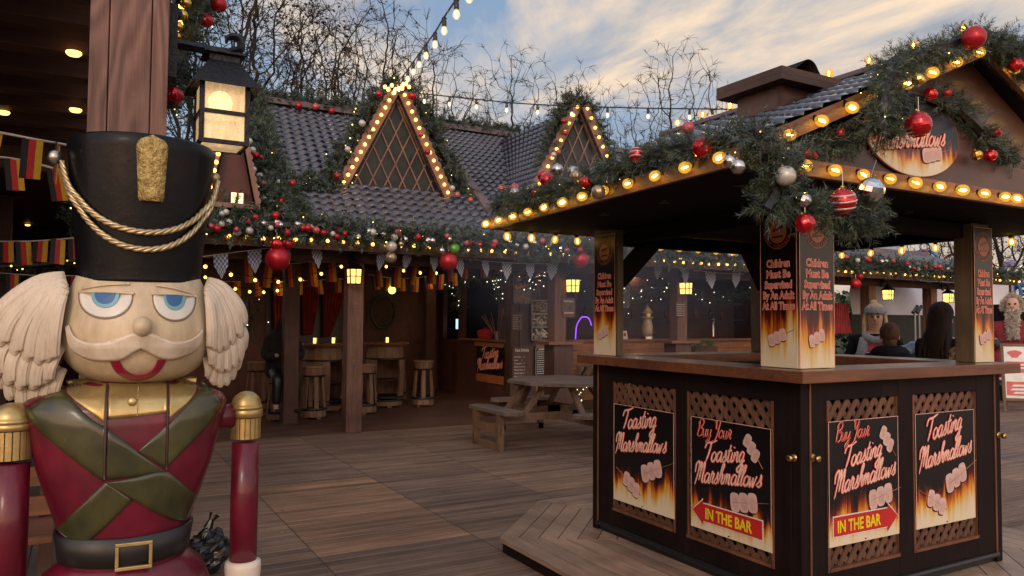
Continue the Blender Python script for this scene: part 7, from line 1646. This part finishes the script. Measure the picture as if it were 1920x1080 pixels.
# woman with long dark hair and fur trimmed coat
pl_ = ad(1768,620,6.7); tL, k, V = person((pl_.x,pl_.y,0), fc(pl_.x,pl_.y)+pi-.5, 'woman with long dark brown hair and a fur-trimmed black coat seen from behind', 1.76, blackc, jeans, None, 'front', 1.15)
b = MB(); hv = []
b.tube(spline([V(0,.0,1.765),V(0,.03,1.70),V(0,.055,1.60),V(-.01,.085,1.45),V(-.02,.11,1.28),V(-.02,.12,1.16)],5), [.03*k,.055*k,.075*k,.085*k,.095*k]+[.10*k]*3+[.105*k]*5+[.11*k]*5+[.10*k]*4+[.085*k]*2+[.06*k]*2, 18, flat=.75, up=(0,1,0)); b.ball(V(0,.02,1.67), .10*k, 16, 12, sc=(.95,1.05,1.1)); b.build('hair', darkh, tL, True, loc=(0,0,0))
for i in range(7): b = MB(); x = -.09+.03*i; b.tube(spline([V(x,.10,1.5),V(x*1.25,.155,1.34),V(x*1.3+.012*(-1)**i,.15,1.2),V(x*1.2,.155,1.08)],4), [.022*k]*10+[.012*k]*3, 6); b.build('hair_lock', darkh, tL, True, loc=(0,0,0))
fur = MB(); sprigs(fur, spline([V(-.26,.0,1.30),V(-.2,.08,1.36),V(-.12,.13,1.30),V(-.20,.10,1.18)],4), .03, 700, .03, .03, .004, 8, seed=4); fur.build('fur_trim', mat('fur',(.45,.36,.28),(.25,.18,.14),20,.9), tL, loc=(0,0,0))
# dark seated figure on the porch
ps = at(508,782,2,.017); tS = thing('person', (ps.x+.05,ps.y-.4,0), 'person hunched in a bulky black hooded coat at the left barrel table', 'person'); V = lambda x,y,z: (x,y,z)
skinmesh('body', [[(V(0,0,.80),(.15,.13)),(V(0,-.03,1.05),(.15,.12)),(V(0,-.06,1.25),(.14,.10)),(V(0,-.10,1.36),.055),(V(0,-.13,1.45),(.075,.085)),(V(0,-.13,1.53),(.06,.07))]]+[[(V(0,0,.80),(.15,.13)),(V(s*.12,-.1,.78),.08),(V(s*.14,-.40,.70),.06),(V(s*.14,-.36,.25),.045),(V(s*.14,-.46,.20),.04)] for s in (-1,1)]+[[(V(0,-.06,1.25),(.14,.10)),(V(s*.18,-.06,1.25),.06),(V(s*.24,-.15,1.02),.045),(V(s*.12,-.36,1.03),.032)]+[] for s in (-1,1)], SK, tS)
skinmesh('coat', [[(V(0,0,.62),(.25,.22)),(V(0,0,.80),(.26,.24)),(V(0,-.02,1.05),(.27,.22)),(V(0,-.05,1.24),(.25,.18)),(V(0,-.10,1.40),(.13,.13)),(V(0,-.13,1.50),(.125,.13)),(V(0,-.13,1.60),(.07,.08))]]+[[(V(0,-.05,1.24),(.25,.18)),(V(s*.20,-.06,1.24),.10),(V(s*.27,-.15,1.0),.085),(V(s*.14,-.34,1.02),.06)] for s in (-1,1)], mat('furry_black',(.006,.006,.007),rough=.9,bump=1,bscale=50), tS)
skinmesh('trousers', [[(V(0,0,.72),(.17,.14)),(V(s*.12,-.1,.78),.10),(V(s*.14,-.40,.70),.085),(V(s*.14,-.36,.28),.07)] for s in (-1,1)], M['black'], tS)
for s in (-1,1):
    b = MB(); b.ball((s*.14,-.42,.20), .055, 10, 6, sc=(.9,1.8,.8)); b.build('shoe', M['black'], tS, loc=(0,0,0))
o = dup(st, (tS.location.x, tS.location.y, 0), .3, 'barrel stool under the person in the black hooded coat', 'barrel stools on the porch', (1,1,.86))
# ------------------------------------------------------------------ right background
c = ad(1899,612,16); SN = thing('santa_statue', (c.x, c.y, 0), 'seated santa figure with a big white beard and dark mittens at the right edge', 'statue', None, fc(c.x,c.y))
SN.scale = (1.18,)*3
redcoat = mat('santa_coat',(.20,.012,.02),rough=.8); whitef = mat('white_fur',(.62,.56,.47),(.42,.36,.30),14,.9,bump=1,bscale=40); mit = mat('mitten',(.03,.032,.035),rough=.8)
zt_ = 1.6+(612-572)*13.5/FPX
skinmesh('body', [[((0,0,.75),(.28,.22)),((0,0,1.05),(.27,.2)),((0,-.02,1.32),(.22,.16)),((0,-.03,1.47),.08),((0,-.05,1.60),(.12,.13)),((0,-.04,1.72),(.12,.13)),((0,-.04,1.82),.08)]]+[[((0,0,.75),(.28,.22)),((s*.16,-.15,.80),.13),((s*.2,-.5,.78),.11),((s*.2,-.52,.35),.08),((s*.2,-.62,.30),.07)] for s in (-1,1)], SK, SN)
skinmesh('coat', [[((0,0,.62),(.34,.27)),((0,0,.95),(.33,.25)),((0,-.02,1.25),(.29,.2)),((0,-.01,1.40),(.17,.14))]]+[[((0,-.02,1.25),(.29,.2)),((s*.28,-.03,1.28),.13),((s*.38,-.14,1.02),.11),((s*.28,-.40,1.0),.09)] for s in (-1,1)], redcoat, SN)
for s in (-1,1):
    b = MB(); b.ball((s*.25,-.47,1.0), .085, 12, 8, f=lambda v: v*(1+.1*noise.noise(v*20)), sc=(1,1.2,.9)); b.ball((s*.18,-.47,1.05), .035, 8, 6); b.build('mitten', mit, SN, True, loc=(0,0,0)); b = MB(); sprigs(b, [(s*.29,-.36,1.0),(s*.27,-.42,1.0)], .09, 1500, .05, .04, .01, 6, seed=3); b.build('cuff', whitef, SN, loc=(0,0,0))
    b = MB(); b.ball((s*.045,-.165,1.70), .018, 8, 6); b.build('eye', M['black'], SN, loc=(0,0,0)); skinmesh('trouser_leg', [[((s*.16,-.15,.80),.16),((s*.2,-.5,.78),.14),((s*.2,-.52,.38),.11)]], redcoat, SN); b = MB(); b.ball((s*.2,-.58,.30), .1, 12, 8, sc=(.9,1.7,.8)); b.build('boot', M['black'], SN, loc=(0,0,0))
b = MB(); b.ball((0,-.17,1.65), .03, 10, 8); b.build('nose', SK, SN, True, loc=(0,0,0))
b = MB(); sprigs(b, [(0,-.14,1.60),(0,-.20,1.42),(0,-.22,1.25),(0,-.24,1.12)], .13, 1800, .07, .05, .012, 9, seed=5, droop=1.8); b.build('beard', whitef, SN, loc=(0,0,0)); b = MB(); sprigs(b, [(-.13,0,1.60),(-.12,.02,1.75),(0,.02,1.86),(.12,.02,1.75),(.13,0,1.60)], .055, 1500, .05, .035, .01, 8, seed=6, droop=.8); b.build('hair', whitef, SN, loc=(0,0,0))
b = MB(); b.box((-.45,-.35,.0),(.45,.4,.5)); b.box((-.5,.3,.5),(.5,.42,1.7)); b.build('seat', M['dark'], SN, loc=(0,0,0))
p = at(1884,772,2,0); t = thing('a_board', (p.x,p.y,0), 'leaning wooden notice board with white and red lettering at the right edge', 'sign', None, fc(p.x,p.y)+.15); RX_ = Matrix.Rotation(radians(-12), 4, 'X')
for nm, bxs, mt in (('frame', [((-.02,-.02,0),(.03,.02,1.25)),((.62,-.02,0),(.67,.02,1.25)),((.031,-.02,1.2),(.619,.02,1.25)),((.031,-.02,.2),(.619,.02,.25))], 'table_leg'), ('board', [((.031,-.01,.251),(.619,.01,1.199))], 'white'), ('red_band', [((.05,-.016,.72),(.60,-.0105,.92))], 'flagred2'), ('red_band', [((.05,-.016,.30),(.60,-.0105,.55))], 'flagred2')):
    b = MB()
    for q0, q1 in bxs: b.box(q0, q1)
    b.v = [tuple(RX_ @ Vector(v)) for v in b.v]; b.build(nm, M[mt], t, loc=(0,0,0))
for k_, (x0_, x1_, z) in enumerate(((.12,.5,.80),(.10,.42,.86),(.12,.5,.48),(.10,.55,.41),(.14,.45,.35))):
    b = MB(); b.prism([(x0_,z-.02),(x1_,z-.012),(x1_-.03,z+.022),(x0_+.04,z+.016)], -.021, -.0165, 'xz'); b.v = [tuple(RX_ @ Vector(v)) for v in b.v]; b.build('lettering_band', M['white'], t, loc=(0,0,0))
b = MB(); b.prism([(.20+.10*cos(a)*(1+.3*sin(3*a)), 1.06+.07*sin(a)) for a in [i*pi/10 for i in range(20)]], -.016, -.0105, 'xz'); b.v = [tuple(RX_ @ Vector(v)) for v in b.v]; b.build('emblem', M['flagred2'], t, loc=(0,0,0))
b = MB(); b.beam((.1,.55,0),(.1,.25,1.2),.04,.03); b.beam((.55,.55,0),(.55,.25,1.2),.04,.03); b.build('rear_leg', M['table_leg'], t, loc=(0,0,0))
# white canvas wall and green fence seen through the kiosk
a0 = at(1655,590,1,12.5); a1 = at(1800,590,1,12.5); zt2 = at(1700,538,1,12.5).z
n = 30; m_ = 10; vs = [(a0.x-1.2+(a1.x-a0.x+3.5)*i/n, 12.5+.10*sin(i*.9+j*.35)*(.3+j/m_), a0.z+(zt2+.2-a0.z)*j/m_) for j in range(m_+1) for i in range(n+1)]
b = MB(); b.add(vs, [(j*(n+1)+i, j*(n+1)+i+1, (j+1)*(n+1)+i+1, (j+1)*(n+1)+i) for j in range(m_) for i in range(n)]); tag(b.build('canvas_wall', M['canvas'], smooth=True), 'white canvas tent wall stretched beyond the far porch posts', 'tent wall')
b = MB(); b.box((a0.x-1.2,12.56,0),(a1.x+2.3,12.6,a0.z+.05)); tag(b.build('green_fence', mat('dark_green_fence',(.03,.035,.025),(.018,.02,.014),8,.8)), 'dark green solid fence below the white canvas wall', 'fence')
for i, (px, lb) in enumerate(((1716,'left'),(1724,'right'))):
    q = ad(px, 640, 8.6); t = thing('handle_pole', (q.x,q.y,0), lb+' one of two thin grey poles with black grips beside the couple', 'pole', 'thin poles with black grips'); b = MB(); b.tube([(0,0,.02),(0,0,1.72)], .012, 8); b.build('shaft', M['metalgrey'], t, loc=(0,0,0)); b = MB(); b.tube([(-.04,0,1.71),(0,0,1.74),(.05,0,1.79)], .018, 8); b.build('grip', M['black'], t, True, loc=(0,0,0)); b = MB(); b.lathe([(.12,.0),(.12,.015),(.02,.02),(.0001,.02)], 14); b.build('foot', M['black'], t, loc=(0,0,0))
q = ad(1712,665,7.0); t = thing('folded_blanket', (q.x,q.y,0), 'pale blue checked blanket draped over a stand next to the man', 'blanket'); b = MB(); b.ball((0,0,1.30), .15, 24, 16, f=lambda v: v*(1+.25*noise.noise(v*11)), sc=(1.1,.9,.8)); b.build('cloth', mat('blue_cloth',(.34,.42,.52),(.08,.10,.14),16,.85), t, True, loc=(0,0,0)); b = MB(); b.tube([(0,0,0),(0,0,1.25)], .03, 8); b.lathe([(.2,0),(.2,.02),(.03,.03)], 14); b.build('stand', M['black'], t, loc=(0,0,0))
# fairground beyond
q = ad(1650,500,60); t = thing('giant_wheel', (q.x,q.y,0), 'pale blue giant wheel disc with a beaded rim far behind the roof', 'fairground ride'); wz_ = 1.6+(608-500)*60/FPX; fr_ = fc(q.x,q.y); t.rotation_euler[2] = fr_
R0 = 48*60/FPX; b = MB(); b.tube([(R0*cos(2*pi*i/48),0,wz_+R0*sin(2*pi*i/48)) for i in range(48)], .06, 5, closed=True); 
b.build('rim', mat('wheel_white',(.55,.6,.68),rough=.5), t, loc=(0,0,0)); b = MB(); b.prism([(R0*.97*cos(2*pi*i/48),wz_+R0*.97*sin(2*pi*i/48)) for i in range(48)], .05, .12, 'xz'); b.build('disc', mat('wheel_blue',(.34,.42,.52),rough=.6), t, loc=(0,0,0))
for i in range(40): b = MB(); b.ball((R0*1.03*cos(2*pi*i/40),-.1,wz_+R0*1.03*sin(2*pi*i/40)), .11, 6, 4); b.build('bead', M['white'], t, loc=(0,0,0))
b = MB(); b.beam((-1.3,.2,0),(0,.2,wz_),.15,.15); b.beam((1.3,.2,0),(0,.2,wz_),.15,.15); b.build('support', M['metalgrey'], t, loc=(0,0,0))
ridered = mat('ride_red',(.42,.02,.03),rough=.4); rideblue = mat('ride_blue',(.03,.16,.42),rough=.4); rideyel = mat('ride_yellow',(.55,.38,.03),rough=.4)
q = ad(1733,500,48); t = thing('arch_ride', (q.x,q.y,0), 'fairground ride with a blue arch and a red ribbed column', 'fairground ride', None, fc(q.x,q.y)); k = 48/FPX; zc_ = 1.6+(608-497)*k
for rr, mt in ((24,rideblue),(18,mat('ride_lightblue',(.25,.45,.6),rough=.4))): b = MB(); b.tube([(rr*k*cos(radians(a)),0 if rr == 24 else -.1,zc_+rr*k*sin(radians(a))) for a in range(0,181,12)], 3.2*k, 8); b.build('arch', mt, t, loc=(0,0,0))
b = MB(); 
for i in range(7): b.lathe([(4*k,zc_+(i*3.6)*k),(5*k,zc_+(i*3.6+1.2)*k),(5*k,zc_+(i*3.6+2.6)*k),(4*k,zc_+(i*3.6+3.5)*k)], 12)
b.box((-.15,-.15,0),(.15,.15,zc_)); b.build('column', ridered, t, loc=(0,0,0))
for s in (-1,1): b = MB(); b.beam((s*24*k,0,0),(s*24*k,0,zc_),.2,.2); b.build('leg', M['metalgrey'], t, loc=(0,0,0)); b = MB(); b.tube([(s*5*k,0,zc_+26*k),(s*5*k,0,zc_+52*k)], .03, 4); b.build('mast', M['black'], t, loc=(0,0,0))
q = ad(1790,500,46); t = thing('fairground_front', (q.x,q.y,0), 'red and white fairground facade with curved top and yellow ornament', 'fairground ride', None, fc(q.x,q.y)); k = 46/FPX; z0 = 1.6+(608-508)*k
b = MB(); b.prism([(-40*k,0),(60*k,0),(60*k,z0),(-40*k,z0)], 0, .3, 'xz'); b.build('front_panel', mat('ride_dull',(.3,.32,.38),rough=.6), t, loc=(0,0,0))
b = MB(); b.prism([(-40*k,z0+.001),(60*k,z0+.001),(60*k,z0+14*k),(-40*k,z0+7*k)], -.1, .2, 'xz'); b.build('sign_band', ridered, t, loc=(0,0,0)); text('MISSOURI', -34*k, z0+.5*k, 9*k, t, M['white'], -.12, ext=.01, off=.01)
b = MB(); b.prism([(-20*k+20*k*cos(radians(a))*1.0+20*k, z0+10*k+18*k*sin(radians(a))) for a in range(0,181,15)], -.2, .1, 'xz'); b.build('curved_top', M['white'], t, loc=(0,0,0)); b = MB(); b.tube([(20*k*cos(radians(a)), -.25, z0+10*k+18*k*sin(radians(a))) for a in range(0,181,15)], 2*k, 6); b.build('curved_edge', ridered, t, loc=(0,0,0)); b = MB(); b.prism([(7*k*cos(2*pi*i/20), z0+16*k+6*k*sin(2*pi*i/20)) for i in range(20)], -.35, -.21, 'xz'); b.build('window', rideblue, t, loc=(0,0,0))
b = MB(); b.ball((-22*k,-.3,z0+16*k), 8*k, 12, 8, sc=(1.2,.5,.5)); b.build('yellow_ornament', rideyel, t, loc=(0,0,0))
q = ad(1893,545,38); t = thing('octopus_ride', (q.x,q.y,0), 'blue octopus-shaped fairground ride right of the right kiosk post', 'fairground ride', None, fc(q.x,q.y)); k = 38/FPX; zc_ = 1.6+(614-540)*k
b = MB(); b.ball((0,0,zc_), 17*k, 18, 12, sc=(1,1,.9)); b.build('head', rideblue, t, True, loc=(0,0,0))
for i in range(6): a = -1.3+i*.52; b = MB(); b.tube(spline([(6*k*a,-.2,zc_-8*k),(17*k*a,-.4,zc_-4*k),(22*k*a,-.4,zc_-16*k),(19*k*a,-.4,zc_-28*k)],4), [4*k]*5+[3*k]*5+[2*k]*3, 8); b.build('arm', rideblue, t, True, loc=(0,0,0))
for s in (-1,1): b = MB(); b.ball((s*7*k,-16*k,zc_+3*k), 3.6*k, 10, 8); b.build('eye', M['white'], t, loc=(0,0,0))
b = MB(); b.lathe([(12*k,0),(10*k,zc_-10*k)], 12); b.build('base', ridered, t, loc=(0,0,0))
q = ad(1776,535,30); t = thing('blue_mask_sign', (q.x,q.y,0), 'blue fairground sign with two white rings above the right porch lantern', 'sign', None, fc(q.x,q.y)); k = 30/FPX; zc_ = 1.6+(608-532)*k
b = MB(); b.prism([(-13*k,zc_-9*k),(13*k,zc_-9*k),(15*k,zc_+8*k),(-15*k,zc_+8*k)], 0, .1, 'xz'); b.build('board', mat('sign_navy',(.04,.10,.32),rough=.5), t, loc=(0,0,0))
for s in (-1,1): b = MB(); b.tube([(s*6.5*k+4.5*k*cos(2*pi*i/20),-.04,zc_+2*k+4.5*k*sin(2*pi*i/20)) for i in range(20)], 1.3*k, 6, closed=True); b.build('ring', M['white'], t, loc=(0,0,0))
b = MB(); b.box((-.05,.02,0),(.05,.09,zc_-9*k)); b.build('pole', M['metalgrey'], t, loc=(0,0,0))
q = ad(1897,500,33); t = thing('parasol_top', (q.x,q.y,0), 'lilac fairground canopy with a yellow lamp under it', 'canopy'); k = 33/FPX; zc_ = 1.6+(614-508)*k; b = MB(); b.lathe([(17*k,zc_),(9*k,zc_+9*k),(.0001,zc_+14*k)], 12); b.build('canopy', mat('lilac',(.30,.22,.42),rough=.6), t, loc=(0,0,0)); b = MB(); b.ball((2*k,-16*k,zc_-1*k), 2.6*k, 8, 6); b.build('lamp', M['fairy'], t, loc=(0,0,0)); b = MB(); b.tube([(0,0,0),(0,0,zc_)], .05, 6); b.build('mast', M['metalgrey'], t, loc=(0,0,0))
b = MB(); 
for z in (.5,.8,1.1): b.tube([tuple(Vector(TP(1840,22))+Vector((0,0,z+.45))), tuple(Vector(TP(2000,20))+Vector((0,0,z+.45)))], .03, 5)
t = thing('railing', TP(1840,22), 'pale metal railing behind the santa figure', 'railing'); b.build('rail', M['white'], t)
for px in (1850,1890,1930,1970): b = MB(); q = Vector(TP(px,21.5)); b.tube([q, q+Vector((0,0,1.6))], .035, 5); b.build('baluster', M['white'], t)
# ------------------------------------------------------------------ names for bookkeeping

# thin smoke drifting from the toasting grill towards the bar
def smoke():
    m = bpy.data.materials.new('smoke_volume'); m.use_nodes = True; t = m.node_tree; t.nodes.remove(t.nodes['Principled BSDF']); out = t.nodes['Material Output']
    v = N(t, 'ShaderNodeVolumePrincipled'); v.inputs['Color'].default_value = (.75,.82,1,1); v.inputs['Anisotropy'].default_value = .2
    tcn = N(t, 'ShaderNodeTexCoord'); ln = N(t, 'ShaderNodeVectorMath'); ln.operation = 'LENGTH'; L(t, tcn.outputs['Object'], ln.inputs[0])
    f = mth(t, 'MAXIMUM', mth(t, 'SUBTRACT', 1.0, ln.outputs['Value']), 0.0); n = noi(t, tcn.outputs['Object'], 2.2, 3, .5, .3)
    d = mth(t, 'MULTIPLY', mth(t, 'MULTIPLY', f, mth(t, 'MAXIMUM', mth(t, 'SUBTRACT', mth(t, 'MULTIPLY', n, 2.4), .5), 0.0)), .22); L(t, d, v.inputs['Density']); L(t, v.outputs[0], out.inputs['Volume']); return m
mb = MB(); mb.ball((0,0,0), 1, 24, 16); o = mb.build('smoke', smoke()); o.location = ad(1170, 480, 6.9); o.scale = (1.9, 1.35, 1.15); o['kind'] = 'stuff'; o['label'] = 'thin bluish smoke drifting behind the kiosk towards the bar'; o['category'] = 'smoke'
S.cycles.volume_step_rate = 4; S.cycles.volume_max_steps = 64
